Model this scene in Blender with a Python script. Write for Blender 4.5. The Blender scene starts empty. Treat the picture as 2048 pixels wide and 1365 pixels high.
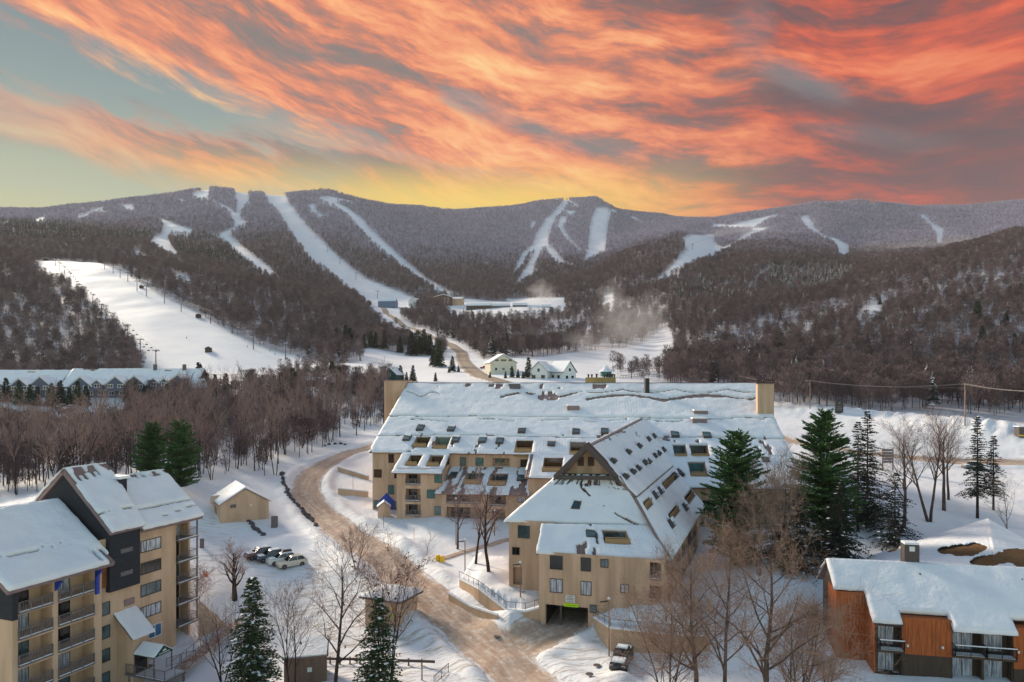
import bpy, math, random
import numpy as np
from mathutils import Vector, Matrix
random.seed(7); RNG = np.random.default_rng(11)
R = math.radians
sc = bpy.context.scene
COL = sc.collection
# ------------------------------------------------------------------ camera
FPX, YH, CX = 1400.0, 760.0, 1024.0
cam = bpy.data.cameras.new('camera'); camo = bpy.data.objects.new('camera', cam); COL.objects.link(camo)
camo.rotation_euler = (R(90), 0, 0)
cam.sensor_width = 36; cam.lens = 36 * FPX / 2048
cam.shift_y = (YH - 682.5) / 2048
cam.clip_start = 1; cam.clip_end = 20000
sc.camera = camo
# ------------------------------------------------------------------ light
SUN_AZ, SUN_EL = -43.0, 22.0       # degrees left of the view direction, elevation
sun = bpy.data.lights.new('sun', 'SUN'); sun.energy = 3.9; sun.angle = R(12.0); sun.color = (1.0, 0.85, 0.65)
suno = bpy.data.objects.new('sun', sun); COL.objects.link(suno)
sd = Vector((math.sin(R(SUN_AZ)) * math.cos(R(SUN_EL)), math.cos(R(SUN_AZ)) * math.cos(R(SUN_EL)), math.sin(R(SUN_EL))))
suno.rotation_euler = sd.to_track_quat('Z', 'Y').to_euler()
sc.view_settings.view_transform = 'Standard'; sc.view_settings.look = 'None'
sc.view_settings.exposure = 0.75; sc.view_settings.gamma = 1.0; sc.view_settings.use_curve_mapping = False
sc.cycles.use_denoising = True
sc.cycles.max_bounces = 5; sc.cycles.diffuse_bounces = 2; sc.cycles.glossy_bounces = 2
sc.cycles.transmission_bounces = 2; sc.cycles.volume_bounces = 0; sc.cycles.transparent_max_bounces = 4
# ------------------------------------------------------------------ world: sunset clouds over a daylight sky
W = bpy.data.worlds.new('World'); sc.world = W; W.use_nodes = True
nt = W.node_tree; nt.nodes.clear()
class NG:
    """small helper to write shader maths"""
    def __init__(s, tree): s.t = tree; s.n = tree.nodes; s.l = tree.links
    def node(s, typ, **kw):
        n = s.n.new(typ)
        for k, v in kw.items(): setattr(n, k, v)
        return n
    def put(s, sock, v):
        if hasattr(v, 'is_output') or isinstance(v, bpy.types.NodeSocket): s.l.new(v, sock)
        else: sock.default_value = v
    def m(s, op, a, b=0.0, c=None, clamp=False):
        n = s.node('ShaderNodeMath', operation=op, use_clamp=clamp)
        s.put(n.inputs[0], a); s.put(n.inputs[1], b)
        if c is not None: s.put(n.inputs[2], c)
        return n.outputs[0]
    def vec(s, x, y, z=0.0):
        n = s.node('ShaderNodeCombineXYZ'); s.put(n.inputs[0], x); s.put(n.inputs[1], y); s.put(n.inputs[2], z); return n.outputs[0]
    def noise(s, v, scale, det=4.0, rough=0.55, dist=0.0):
        n = s.node('ShaderNodeTexNoise'); s.put(n.inputs['Vector'], v); n.inputs['Scale'].default_value = scale
        n.inputs['Detail'].default_value = det; n.inputs['Roughness'].default_value = rough; n.inputs['Distortion'].default_value = dist
        return n.outputs['Fac']
    def ss(s, v, a, b):
        n = s.node('ShaderNodeMapRange', interpolation_type='SMOOTHSTEP'); s.put(n.inputs[0], v)
        n.inputs[1].default_value = a; n.inputs[2].default_value = b; return n.outputs[0]
    def ramp(s, f, stops):
        n = s.node('ShaderNodeValToRGB'); s.put(n.inputs[0], f); e = n.color_ramp.elements
        while len(e) < len(stops): e.new(0.5)
        for i, (p, c) in enumerate(stops): e[i].position = p; e[i].color = (*c, 1)
        return n.outputs[0]
    def mix(s, f, a, b, blend='MIX'):
        n = s.node('ShaderNodeMix', data_type='RGBA', blend_type=blend); s.put(n.inputs[0], f)
        for k, v in ((6, a), (7, b)):
            if isinstance(v, tuple): v = (*v, 1) if len(v) == 3 else v
            s.put(n.inputs[k], v)
        return n.outputs[2]
def L(r, g, b):   # sRGB 0-255 -> linear
    return tuple((c / 255 / 12.92) if c / 255 <= 0.04045 else ((c / 255 + 0.055) / 1.055) ** 2.4 for c in (r, g, b))
g = NG(nt)
tc = g.node('ShaderNodeTexCoord'); sep = g.node('ShaderNodeSeparateXYZ'); nt.links.new(tc.outputs['Generated'], sep.inputs[0])
X, Y, Z = sep.outputs
az = g.m('ARCTAN2', X, Y)                      # radians, 0 = north (view axis), right positive
el = g.m('ARCSINE', Z)
# streak coordinates: bands fall to the right, a little steeper on the left
th = R(12.5)
al = g.m('SUBTRACT', g.m('MULTIPLY', az, math.cos(th)), g.m('MULTIPLY', el, math.sin(th)))
ac = g.m('ADD', g.m('MULTIPLY', az, math.sin(th)), g.m('MULTIPLY', el, math.cos(th)))
bend = g.m('MULTIPLY', g.m('MULTIPLY', az, az), 0.10)
ac = g.m('SUBTRACT', ac, bend)
w1 = g.m('MULTIPLY', g.m('SUBTRACT', g.noise(g.vec(al, ac, 3.1), 2.6, 2.0), 0.5), 0.11)
w2 = g.m('MULTIPLY', g.m('SUBTRACT', g.noise(g.vec(al, ac, 9.7), 9.0, 2.0), 0.5), 0.016)
acw = g.m('ADD', g.m('ADD', ac, w1), w2)
alw = g.m('ADD', al, g.m('MULTIPLY', w1, 1.3))
n1 = g.noise(g.vec(g.m('MULTIPLY', alw, 1.0), g.m('MULTIPLY', acw, 5.5), 1.7), 2.6, 5.0, 0.55)
n2 = g.noise(g.vec(g.m('MULTIPLY', alw, 1.6), g.m('MULTIPLY', acw, 7.0), 5.2), 6.5, 5.0, 0.62)
n3 = g.noise(g.vec(g.m('ADD', g.m('MULTIPLY', alw, 3.0), g.m('MULTIPLY', acw, 4.0)), g.m('MULTIPLY', acw, 9.0), 2.2), 14.0, 3.0, 0.6)
lum = g.m('ADD', g.m('ADD', g.m('MULTIPLY', n1, 0.52), g.m('MULTIPLY', n2, 0.52)), g.m('MULTIPLY', g.m('SUBTRACT', n3, 0.5), 0.13))   # ~0.52 mean
def gb(px, py, rx, ry, slope=0.22):     # soft cloud feature in a given direction of the sky
    a0 = math.atan((px - CX) / FPX); e0 = math.atan((YH - py) / FPX * math.cos(a0)); q = math.atan(slope); cq, sq = math.cos(q), math.sin(q)
    da = g.m('SUBTRACT', g.m('ADD', az, g.m('MULTIPLY', w1, 0.5)), a0); de = g.m('SUBTRACT', g.m('ADD', el, g.m('ADD', g.m('MULTIPLY', w1, 0.35), g.m('MULTIPLY', g.m('SUBTRACT', n2, 0.5), 0.035))), e0)
    u = g.m('DIVIDE', g.m('SUBTRACT', g.m('MULTIPLY', da, cq), g.m('MULTIPLY', de, sq)), rx / FPX); v = g.m('DIVIDE', g.m('ADD', g.m('MULTIPLY', da, sq), g.m('MULTIPLY', de, cq)), ry / FPX)
    return g.ss(g.m('ADD', g.m('MULTIPLY', u, u), g.m('MULTIPLY', v, v)), 1.0, 0.0)
def addm(a, *bs):
    for k, b in bs: a = g.m('ADD', a, g.m('MULTIPLY', b, k))
    return a
lum = addm(lum, (-0.104, gb(520, 62, 420, 62)), (-0.052, gb(980, 40, 300, 40)), (-0.083, gb(760, 260, 260, 26, .25)), (-0.088, gb(1250, 310, 300, 34, .22)), (-0.094, gb(1640, 190, 260, 44, .3)), (-0.104, gb(1960, 300, 240, 90, .25)), (-0.062, gb(1560, 350, 260, 26, .15)), (-0.052, gb(560, 340, 240, 18, .12)),
           (0.067, gb(330, 150, 330, 46, .33)), (0.063, gb(950, 140, 260, 44, .4)), (0.055, gb(1180, 180, 300, 40, .25)), (0.063, gb(1740, 90, 300, 60, .25)), (0.042, gb(1300, 60, 260, 40, .2)), (0.059, gb(500, 250, 360, 20, .16)))
teal = g.m('MINIMUM', addm(0.0, (.9, gb(925, 205, 70, 22, .3)), (.6, gb(1010, 235, 150, 24, .25)), (.75, gb(1600, 165, 120, 34, .45)), (.45, gb(1500, 60, 60, 60, .2)), (.40, gb(1180, 290, 150, 22, .2)), (.35, gb(1740, 270, 160, 26, .25))), 1.0)
lumA = g.ss(lum, 0.30, 0.76)
# clear sky colour in front (teal above, yellow-green low)
skyc = g.ramp(g.m('MULTIPLY', el, 2.3), [(0.0, L(214, 196, 98)), (0.30, L(206, 200, 122)), (0.52, L(176, 184, 156)), (0.78, L(132, 154, 154)), (1.0, L(110, 134, 144))])
# cloud colours
cl_l = g.ramp(lumA, [(0.0, L(112, 116, 116)), (0.24, L(146, 116, 110)), (0.42, L(200, 124, 100)), (0.58, L(236, 140, 100)), (0.80, L(252, 172, 116)), (1.0, L(255, 204, 140))])
cl_r = g.ramp(lumA, [(0.0, L(88, 72, 82)), (0.28, L(128, 74, 74)), (0.50, L(182, 78, 62)), (0.74, L(222, 92, 62)), (1.0, L(244, 128, 80))])
rt = g.ss(g.m('SUBTRACT', az, g.m('MULTIPLY', g.m('SUBTRACT', n1, 0.5), 0.8)), -0.02, 0.55)
cloud = g.mix(rt, cl_l, cl_r)
# lower centre glows yellow, far right low sky is dull
glow = g.m('MULTIPLY', g.ss(el, 0.315, 0.245), g.m('MULTIPLY', g.ss(az, -0.75, -0.12), g.ss(az, 0.42, -0.02)))
cloud = g.mix(g.m('MULTIPLY', glow, 0.85), cloud, L(250, 214, 96))
dull = g.m('MULTIPLY', g.ss(az, 0.25, 0.60), g.ss(el, 0.40, 0.22))
cloud = g.mix(g.m('MULTIPLY', dull, 0.32), cloud, L(120, 78, 78))
# coverage
dn = g.m('MULTIPLY', g.m('SUBTRACT', n2, 0.5), 0.10)
dn1 = g.m('MULTIPLY', g.m('SUBTRACT', n1, 0.5), 0.12)
def band(az0, el0, az1, el1):       # signed height above the line through two directions
    k = (el1 - el0) / (az1 - az0)
    return g.m('SUBTRACT', el, g.m('ADD', g.m('MULTIPLY', az, k), el0 - k * az0))
hi = g.m('ADD', band(-0.63, 0.405, -0.21, 0.315), dn)     # above: the big cloud deck
lo = g.m('ADD', band(-0.63, 0.335, -0.21, 0.300), dn)     # below: the second thin bank
lo2 = g.m('ADD', band(-0.63, 0.272, -0.10, 0.238), dn1)
deck = g.ss(hi, -0.012, 0.03)
bank = g.m('MULTIPLY', g.m('MULTIPLY', g.ss(lo, 0.012, -0.02), g.ss(lo2, -0.03, 0.03)), g.m('ADD', 0.35, g.m('MULTIPLY', g.ss(az, -0.68, -0.38), 0.6)))
rightc = g.ss(g.m('ADD', az, g.m('MULTIPLY', dn1, 1.5)), -0.42, -0.20)
lowr = g.m('MULTIPLY', rightc, g.ss(lo, 0.06, -0.02))
cov = g.m('MAXIMUM', g.m('MAXIMUM', deck, bank), lowr)
holes = g.m('MULTIPLY', g.ss(g.noise(g.vec(alw, g.m('MULTIPLY', acw, 3.5), 8.8), 3.4, 4.0, 0.6), 0.58, 0.78), 0.55)
holes = g.m('MULTIPLY', holes, g.m('MULTIPLY', g.ss(az, 0.0, -0.2), 0.6))
cov = g.m('MULTIPLY', cov, g.m('SUBTRACT', 1.0, holes))
cloud = g.mix(g.m('MULTIPLY', teal, 0.62), cloud, L(128, 136, 142))
front0 = g.mix(cov, skyc, cloud)
fs = g.node('ShaderNodeVectorMath', operation='SCALE'); nt.links.new(front0, fs.inputs[0]); fs.inputs['Scale'].default_value = 0.585; front = fs.outputs[0]
# daylight sky everywhere else (behind the camera and overhead)
nish = g.node('ShaderNodeTexSky', sky_type='NISHITA'); nish.sun_disc = False
nish.sun_elevation = R(SUN_EL); nish.sun_rotation = R(SUN_AZ); nish.altitude = 600; nish.air_density = 1.2; nish.dust_density = 1.0
nsc = g.node('ShaderNodeVectorMath', operation='SCALE'); nt.links.new(nish.outputs[0], nsc.inputs[0]); nsc.inputs['Scale'].default_value = 0.142
fm = g.m('MULTIPLY', g.ss(g.m('ABSOLUTE', az), 1.35, 0.85), g.ss(el, 0.95, 0.55))
hazy = g.node('ShaderNodeVectorMath', operation='MULTIPLY'); nt.links.new(nsc.outputs[0], hazy.inputs[0]); hazy.inputs[1].default_value = (1.03, 1.0, 0.85)
col = g.mix(fm, hazy.outputs[0], front)
bg = g.node('ShaderNodeBackground'); nt.links.new(col, bg.inputs[0]); bg.inputs[1].default_value = 1.0
wo = g.node('ShaderNodeOutputWorld'); nt.links.new(bg.outputs[0], wo.inputs[0])
W.cycles.sampling_method = 'MANUAL'; W.cycles.sample_map_resolution = 512

# ------------------------------------------------------------------ materials
MATS = {}
def mat(name, base, rough=0.8, spec=0.3, metal=0.0, noise=None, bump=None, fn=None):
    """noise=(scale, other colour, amount, stretch)"""
    if name in MATS: return MATS[name]
    m = bpy.data.materials.new(name); m.use_nodes = True; t = m.node_tree; b = t.nodes['Principled BSDF']
    h = NG(t); b.inputs['Roughness'].default_value = rough; b.inputs['Specular IOR Level'].default_value = spec; b.inputs['Metallic'].default_value = metal
    b.inputs['Base Color'].default_value = (*base, 1)
    geo = h.node('ShaderNodeNewGeometry')
    c = (*base, 1)
    if noise:
        ns, oc, am, st = noise
        v = h.node('ShaderNodeVectorMath', operation='MULTIPLY'); h.l.new(geo.outputs['Position'], v.inputs[0]); v.inputs[1].default_value = st
        f = h.ss(h.noise(v.outputs[0], ns, 5.0, 0.6), 0.35, 0.68)
        c = h.mix(h.m('MULTIPLY', f, am), base, oc); h.l.new(c, b.inputs['Base Color'])
    if bump:
        bs, bd, st = bump
        v = h.node('ShaderNodeVectorMath', operation='MULTIPLY'); h.l.new(geo.outputs['Position'], v.inputs[0]); v.inputs[1].default_value = st
        bn = h.node('ShaderNodeBump'); bn.inputs['Distance'].default_value = bd; bn.inputs['Strength'].default_value = 1.0
        h.l.new(h.noise(v.outputs[0], bs, 5.0, 0.6), bn.inputs['Height']); h.l.new(bn.outputs[0], b.inputs['Normal'])
    if fn: fn(h, b, geo, c)
    MATS[name] = m
    return m
SNOWC = (0.80, 0.81, 0.84)
M_snow = mat('snow', SNOWC, 0.65, 0.25, noise=(0.35, (0.72, 0.74, 0.80), 0.8, (1, 1, 1)), bump=(2.2, 0.10, (1, 1, 1)))
def rsnow(h, b, geo, c):
    v = h.node('ShaderNodeAttribute', attribute_name='rib'); f = h.m('FRACT', v.outputs['Fac'])
    k = h.ss(h.m('ABSOLUTE', h.m('SUBTRACT', f, 0.5)), 0.30, 0.5); am = h.ss(h.noise(geo.outputs['Position'], 0.10, 3.0), 0.42, 0.62)
    bn = h.node('ShaderNodeBump'); bn.inputs['Distance'].default_value = 0.04
    h.l.new(h.m('ADD', h.m('MULTIPLY', h.m('MULTIPLY', k, am), 0.4), h.m('MULTIPLY', h.noise(geo.outputs['Position'], 1.6, 5.0), 1.6)), bn.inputs['Height']); h.l.new(bn.outputs[0], b.inputs['Normal'])
    h.l.new(h.mix(h.m('MULTIPLY', h.m('MULTIPLY', k, am), 0.12), c, (0.50, 0.50, 0.56)), b.inputs['Base Color'])
M_rsnow = mat('roof_snow', SNOWC, 0.65, 0.25, noise=(0.35, (0.72, 0.74, 0.80), 0.8, (1, 1, 1)), fn=rsnow)
M_tan = mat('tan_stucco', L(206, 174, 148), 0.9, 0.2, noise=(0.6, L(172, 144, 120), 0.9, (1, 1, 0.12)), bump=(14, 0.01, (1, 1, 1)))
M_tan2 = mat('warm_stucco', L(204, 172, 144), 0.9, 0.2, noise=(0.5, L(176, 146, 120), 0.8, (1, 1, 0.2)), bump=(14, 0.01, (1, 1, 1)))
M_olive = mat('olive_board', L(158, 136, 92), 0.85, 0.2, noise=(2.0, L(132, 114, 78), 0.7, (1, 1, 0.2)))
M_dark = mat('dark_trim', L(82, 74, 72), 0.6, 0.3, noise=(3.0, L(84, 74, 72), 0.7, (1, 1, 1)))
M_black = mat('charcoal_siding', L(46, 47, 52), 0.8, 0.2, noise=(1.6, L(54, 57, 64), 0.8, (1, 1, 6)))
M_fascia = mat('mauve_fascia', L(140, 118, 116), 0.7, 0.3, noise=(2.0, L(116, 100, 98), 0.7, (1, 1, 1)))
def ribs(h, b, geo, c):
    v = h.node('ShaderNodeAttribute', attribute_name='rib'); 
    f = h.m('FRACT', v.outputs['Fac'])
    k = h.ss(h.m('ABSOLUTE', h.m('SUBTRACT', f, 0.5)), 0.36, 0.5)
    bn = h.node('ShaderNodeBump'); bn.inputs['Distance'].default_value = 0.06; h.l.new(k, bn.inputs['Height']); h.l.new(bn.outputs[0], b.inputs['Normal'])
M_metal = mat('brown_metal_roof', L(128, 102, 98), 0.5, 0.5, noise=(0.8, L(140, 118, 116), 0.8, (1, 1, 1)), fn=ribs)
M_glass = mat('window_glass', (0.02, 0.045, 0.055), 0.08, 0.8, noise=(0.45, (0.10, 0.16, 0.18), 0.9, (1, 1, 1)))
M_glassd = mat('dark_window_glass', (0.008, 0.01, 0.012), 0.08, 0.7)
M_teal = mat('teal_window_glass', (0.03, 0.13, 0.13), 0.1, 0.7, noise=(0.6, (0.10, 0.2, 0.2), 0.8, (1, 1, 1)))
M_curt = mat('curtained_glass', (0.55, 0.56, 0.62), 0.25, 0.5, noise=(2.2, (0.10, 0.12, 0.15), 0.9, (3, 3, 0.3)))
M_frame = mat('window_frame', L(70, 64, 60), 0.6, 0.3)
M_white = mat('white_paint', (0.72, 0.72, 0.70), 0.6, 0.3, noise=(1.5, (0.6, 0.6, 0.6), 0.6, (1, 1, 1)))
M_rail = mat('weathered_rail', L(120, 112, 112), 0.8, 0.2, noise=(4, L(92, 86, 88), 0.8, (1, 1, 1)))
M_railtan = mat('tan_rail', L(170, 142, 108), 0.85, 0.2)
M_black2 = mat('black_metal', (0.02, 0.02, 0.022), 0.5, 0.4)
M_orange = mat('rust_orange_siding', L(182, 100, 56), 0.85, 0.2, noise=(1.2, L(128, 72, 44), 0.9, (6, 6, 0.35)), bump=(9, 0.02, (3, 3, 0.05)))
M_brown = mat('brown_siding', L(84, 70, 60), 0.85, 0.2, noise=(1.4, L(66, 56, 50), 0.8, (4, 4, 0.3)))
M_grey = mat('slate_blue_siding', L(100, 104, 122), 0.8, 0.2, noise=(1.0, L(84, 88, 104), 0.7, (1, 1, 6)))
M_wood = mat('pole_wood', L(160, 134, 120), 0.9, 0.1, noise=(3, L(120, 100, 90), 0.8, (1, 1, 0.3)))
M_bark = mat('grey_bark', L(74, 62, 58), 0.95, 0.1, noise=(3.0, L(104, 90, 84), 0.9, (1, 1, 0.3)))
M_bark2 = mat('dark_bark', L(50, 42, 40), 0.95, 0.1, noise=(3.0, L(78, 66, 60), 0.9, (1, 1, 0.3)))
def twig_fn(h, b, geo, c):
    oi = h.node('ShaderNodeObjectInfo')
    cc = h.ramp(oi.outputs['Random'], [(0, L(142, 116, 110)), (0.5, L(156, 130, 122)), (1, L(128, 110, 106))]); h.l.new(cc, b.inputs['Base Color'])
M_twig = mat('twigs', L(110, 84, 74), 0.95, 0.1, fn=twig_fn)
M_twig2 = mat('reddish_twigs', L(158, 132, 118), 0.95, 0.1, noise=(0.5, L(128, 104, 94), 0.8, (1, 1, 1)))
M_deadleaf = mat('dead_leaves', L(92, 54, 44), 0.9, 0.1)
def leaf(name, a, b2): return mat(name, a, 0.8, 0.2, noise=(0.7, b2, 0.9, (1, 1, 1)))
M_spruce = leaf('spruce_needles', (0.022, 0.042, 0.020), (0.055, 0.085, 0.035))
M_pine = leaf('pine_needles', (0.03, 0.085, 0.03), (0.07, 0.14, 0.04))
M_fir = leaf('dark_fir_needles', (0.014, 0.022, 0.018), (0.03, 0.042, 0.03))
M_sand = mat('sanded_snow_road', L(186, 152, 124), 0.9, 0.15)
M_rubber = mat('tyre_rubber', (0.015, 0.015, 0.016), 0.8, 0.3)
M_signy = mat('yellow_green_sign', (0.50, 0.78, 0.02), 0.6, 0.3)
M_yellow = mat('yellow_paint', (0.75, 0.45, 0.03), 0.6, 0.3)
M_blue = mat('blue_tarp', (0.02, 0.06, 0.42), 0.5, 0.4, noise=(3.0, (0.01, 0.03, 0.2), 0.8, (1, 1, 1)))
M_green = mat('dark_green_board', (0.008, 0.06, 0.05), 0.6, 0.3)
M_rock = mat('boulder_stone', (0.12, 0.10, 0.10), 0.9, 0.2, noise=(2, (0.06, 0.055, 0.06), 0.8, (1, 1, 1)))
M_cream = mat('pale_cream_paint', L(206, 200, 182), 0.8, 0.2, noise=(0.4, L(190, 184, 164), 0.6, (1, 1, 1)))
M_steel = mat('galvanised_steel', L(96, 92, 96), 0.5, 0.4, 0.3)
M_cone = mat('cone_orange', (0.8, 0.10, 0.02), 0.6, 0.3)

# ------------------------------------------------------------------ mesh helpers
class MB:
    def __init__(s): s.v = []; s.f = []; s.mi = []
    def add(s, vs, fs, mi=0):
        o = len(s.v); s.v += [tuple(p) for p in vs]; s.f += [tuple(i + o for i in f) for f in fs]; s.mi += [mi] * len(fs)
    def quad(s, a, b, c, d, mi=0): s.add([a, b, c, d], [(0, 1, 2, 3)], mi)
    def hexa(s, p, mi=0):   # p: 4 bottom, 4 top
        s.add(p, [(3, 2, 1, 0), (4, 5, 6, 7), (0, 1, 5, 4), (1, 2, 6, 5), (2, 3, 7, 6), (3, 0, 4, 7)], mi)
    def box(s, x0, x1, y0, y1, z0, z1, fr=None, mi=0):
        p = [(x0, y0, z0), (x1, y0, z0), (x1, y1, z0), (x0, y1, z0), (x0, y0, z1), (x1, y0, z1), (x1, y1, z1), (x0, y1, z1)]
        if fr: p = [fr(*q) for q in p]
        s.hexa(p, mi)
    def prism(s, poly, off, mi=0):    # polygon of 3D points, extruded by off
        n = len(poly); off = Vector(off); a = [Vector(p) for p in poly]; b = [p + off for p in a]
        s.add(a + b, [tuple(range(n))[::-1], tuple(range(n, 2 * n))] + [(i, (i + 1) % n, n + (i + 1) % n, n + i) for i in range(n)], mi)
    def tube(s, a, b, r0, r1=None, n=6, mi=0, cap=True):
        a = Vector(a); b = Vector(b); r1 = r0 if r1 is None else r1
        d = (b - a); 
        if d.length < 1e-6: return
        d.normalize(); u = d.orthogonal().normalized(); w = d.cross(u)
        vs = [a + (u * math.cos(2 * math.pi * i / n) + w * math.sin(2 * math.pi * i / n)) * r0 for i in range(n)] + \
             [b + (u * math.cos(2 * math.pi * i / n) + w * math.sin(2 * math.pi * i / n)) * r1 for i in range(n)]
        fs = [(i, (i + 1) % n, n + (i + 1) % n, n + i) for i in range(n)]
        if cap: fs += [tuple(range(n))[::-1], tuple(range(n, 2 * n))]
        s.add(vs, fs, mi)
    def lathe(s, c, prof, n=10, mi=0):
        c = Vector(c); vs = []; fs = []
        for r, z in prof: vs += [c + Vector((r * math.cos(2 * math.pi * i / n), r * math.sin(2 * math.pi * i / n), z)) for i in range(n)]
        for k in range(len(prof) - 1):
            fs += [(k * n + i, k * n + (i + 1) % n, (k + 1) * n + (i + 1) % n, (k + 1) * n + i) for i in range(n)]
        fs += [tuple(range(n))[::-1], tuple(range((len(prof) - 1) * n, len(prof) * n))]
        s.add(vs, fs, mi)
    def blob(s, c, rx, ry, rz, seed=0, n=9, m=6, rough=0.2, mi=0):
        rr = random.Random(seed); vs = []; fs = []
        for j in range(m + 1):
            p = math.pi * j / m
            for i in range(n):
                q = 2 * math.pi * i / n; k = 1 + rr.uniform(-rough, rough)
                vs.append((c[0] + rx * k * math.sin(p) * math.cos(q), c[1] + ry * k * math.sin(p) * math.sin(q), c[2] + rz * k * math.cos(p)))
        for j in range(m):
            for i in range(n): fs.append((j * n + i, (j + 1) * n + i, (j + 1) * n + (i + 1) % n, j * n + (i + 1) % n))
        s.add(vs, fs, mi)
    def mesh(s, name, mats, org=(0, 0, 0), smooth=False):
        me = bpy.data.meshes.new(name)
        v = np.array(s.v, dtype=np.float64).reshape(-1, 3) - np.array(org)
        me.from_pydata(v.tolist(), [], s.f)
        for m in (mats if isinstance(mats, (list, tuple)) else [mats]): me.materials.append(m)
        if any(s.mi): me.polygons.foreach_set('material_index', s.mi)
        if smooth: me.polygons.foreach_set('use_smooth', [True] * len(me.polygons))
        me.update(); return me
def np_mesh(name, v, f, mats, mi=None, smooth=False):
    """v (n,3) f (m,k) arrays"""
    me = bpy.data.meshes.new(name); k = f.shape[1]
    me.vertices.add(len(v)); me.vertices.foreach_set('co', np.ascontiguousarray(v, dtype=np.float32).ravel())
    me.loops.add(f.size); me.loops.foreach_set('vertex_index', np.ascontiguousarray(f, dtype=np.int32).ravel())
    me.polygons.add(len(f)); me.polygons.foreach_set('loop_start', np.arange(0, f.size, k, dtype=np.int32))
    me.polygons.foreach_set('loop_total', np.full(len(f), k, dtype=np.int32))
    for m in (mats if isinstance(mats, (list, tuple)) else [mats]): me.materials.append(m)
    if mi is not None: me.polygons.foreach_set('material_index', np.asarray(mi, dtype=np.int32))
    me.polygons.foreach_set('use_smooth', np.full(len(f), bool(smooth)))
    me.update(calc_edges=True); return me
def tag(o, label=None, cat=None, group=None, kind=None):
    if label: o['label'] = label
    if cat: o['category'] = cat
    if group: o['group'] = group
    if kind: o['kind'] = kind
    return o
def thing(name, loc, label, cat, group=None, rz=0):
    o = bpy.data.objects.new(name, None); COL.objects.link(o); o.location = loc; o.rotation_euler = (0, 0, rz)
    o.empty_display_size = 0.5
    return tag(o, label, cat, group)
def part(name, mb, mats, parent, smooth=False, label=None, local=False):
    """mb in world coordinates (or in the thing's own if local); parent is a thing or a part"""
    root = parent
    while root.parent: root = root.parent
    org = (0, 0, 0) if local else tuple(root.location)
    me = mb if isinstance(mb, bpy.types.Mesh) else mb.mesh(name, mats, org, smooth)
    o = bpy.data.objects.new(name, me); COL.objects.link(o); o.parent = parent
    if label: o['label'] = label
    return o
def solo(name, mb, mats, label, cat, group=None, kind=None, org=(0, 0, 0), smooth=False):
    me = mb if isinstance(mb, bpy.types.Mesh) else mb.mesh(name, mats, org, smooth)
    o = bpy.data.objects.new(name, me); COL.objects.link(o); o.location = org
    return tag(o, label, cat, group, kind)
def copy_tree(o, parent=None):
    c = o.copy(); COL.objects.link(c); c.parent = parent
    for ch in list(o.children): copy_tree(ch, c)
    return c
def P(px, py, d): return Vector(((px - CX) / FPX * d, d, (YH - py) / FPX * d))
def PXY(px, d): return ((px - CX) / FPX * d, d)
# value noise
_H = np.random.default_rng(5).random((256, 256))
def vnoise(x, y):
    x = np.asarray(x, float); y = np.asarray(y, float)
    xi = np.floor(x).astype(int); yi = np.floor(y).astype(int); fx = x - xi; fy = y - yi
    fx = fx * fx * (3 - 2 * fx); fy = fy * fy * (3 - 2 * fy)
    a = _H[xi & 255, yi & 255]; b = _H[(xi + 1) & 255, yi & 255]; c = _H[xi & 255, (yi + 1) & 255]; d = _H[(xi + 1) & 255, (yi + 1) & 255]
    return (a * (1 - fx) + b * fx) * (1 - fy) + (c * (1 - fx) + d * fx) * fy
def fbm(x, y, o=4):
    r = 0; a = 0.5; 
    for k in range(o): r = r + a * (vnoise(x * 2 ** k + 17.3 * k, y * 2 ** k + 9.1 * k) - 0.5); a *= 0.5
    return r * 2
def inpoly(px, py, poly):
    px = np.asarray(px); py = np.asarray(py); r = np.zeros(px.shape, bool); n = len(poly); j = n - 1
    for i in range(n):
        xi, yi = poly[i]; xj, yj = poly[j]
        if yi != yj:
            c = ((yi > py) != (yj > py)) & (px < (xj - xi) * (py - yi) / (yj - yi) + xi)
            r ^= c
        j = i
    return r
def sstep(x, a, b):
    t = np.clip((x - a) / (b - a), 0, 1); return t * t * (3 - 2 * t)
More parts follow.
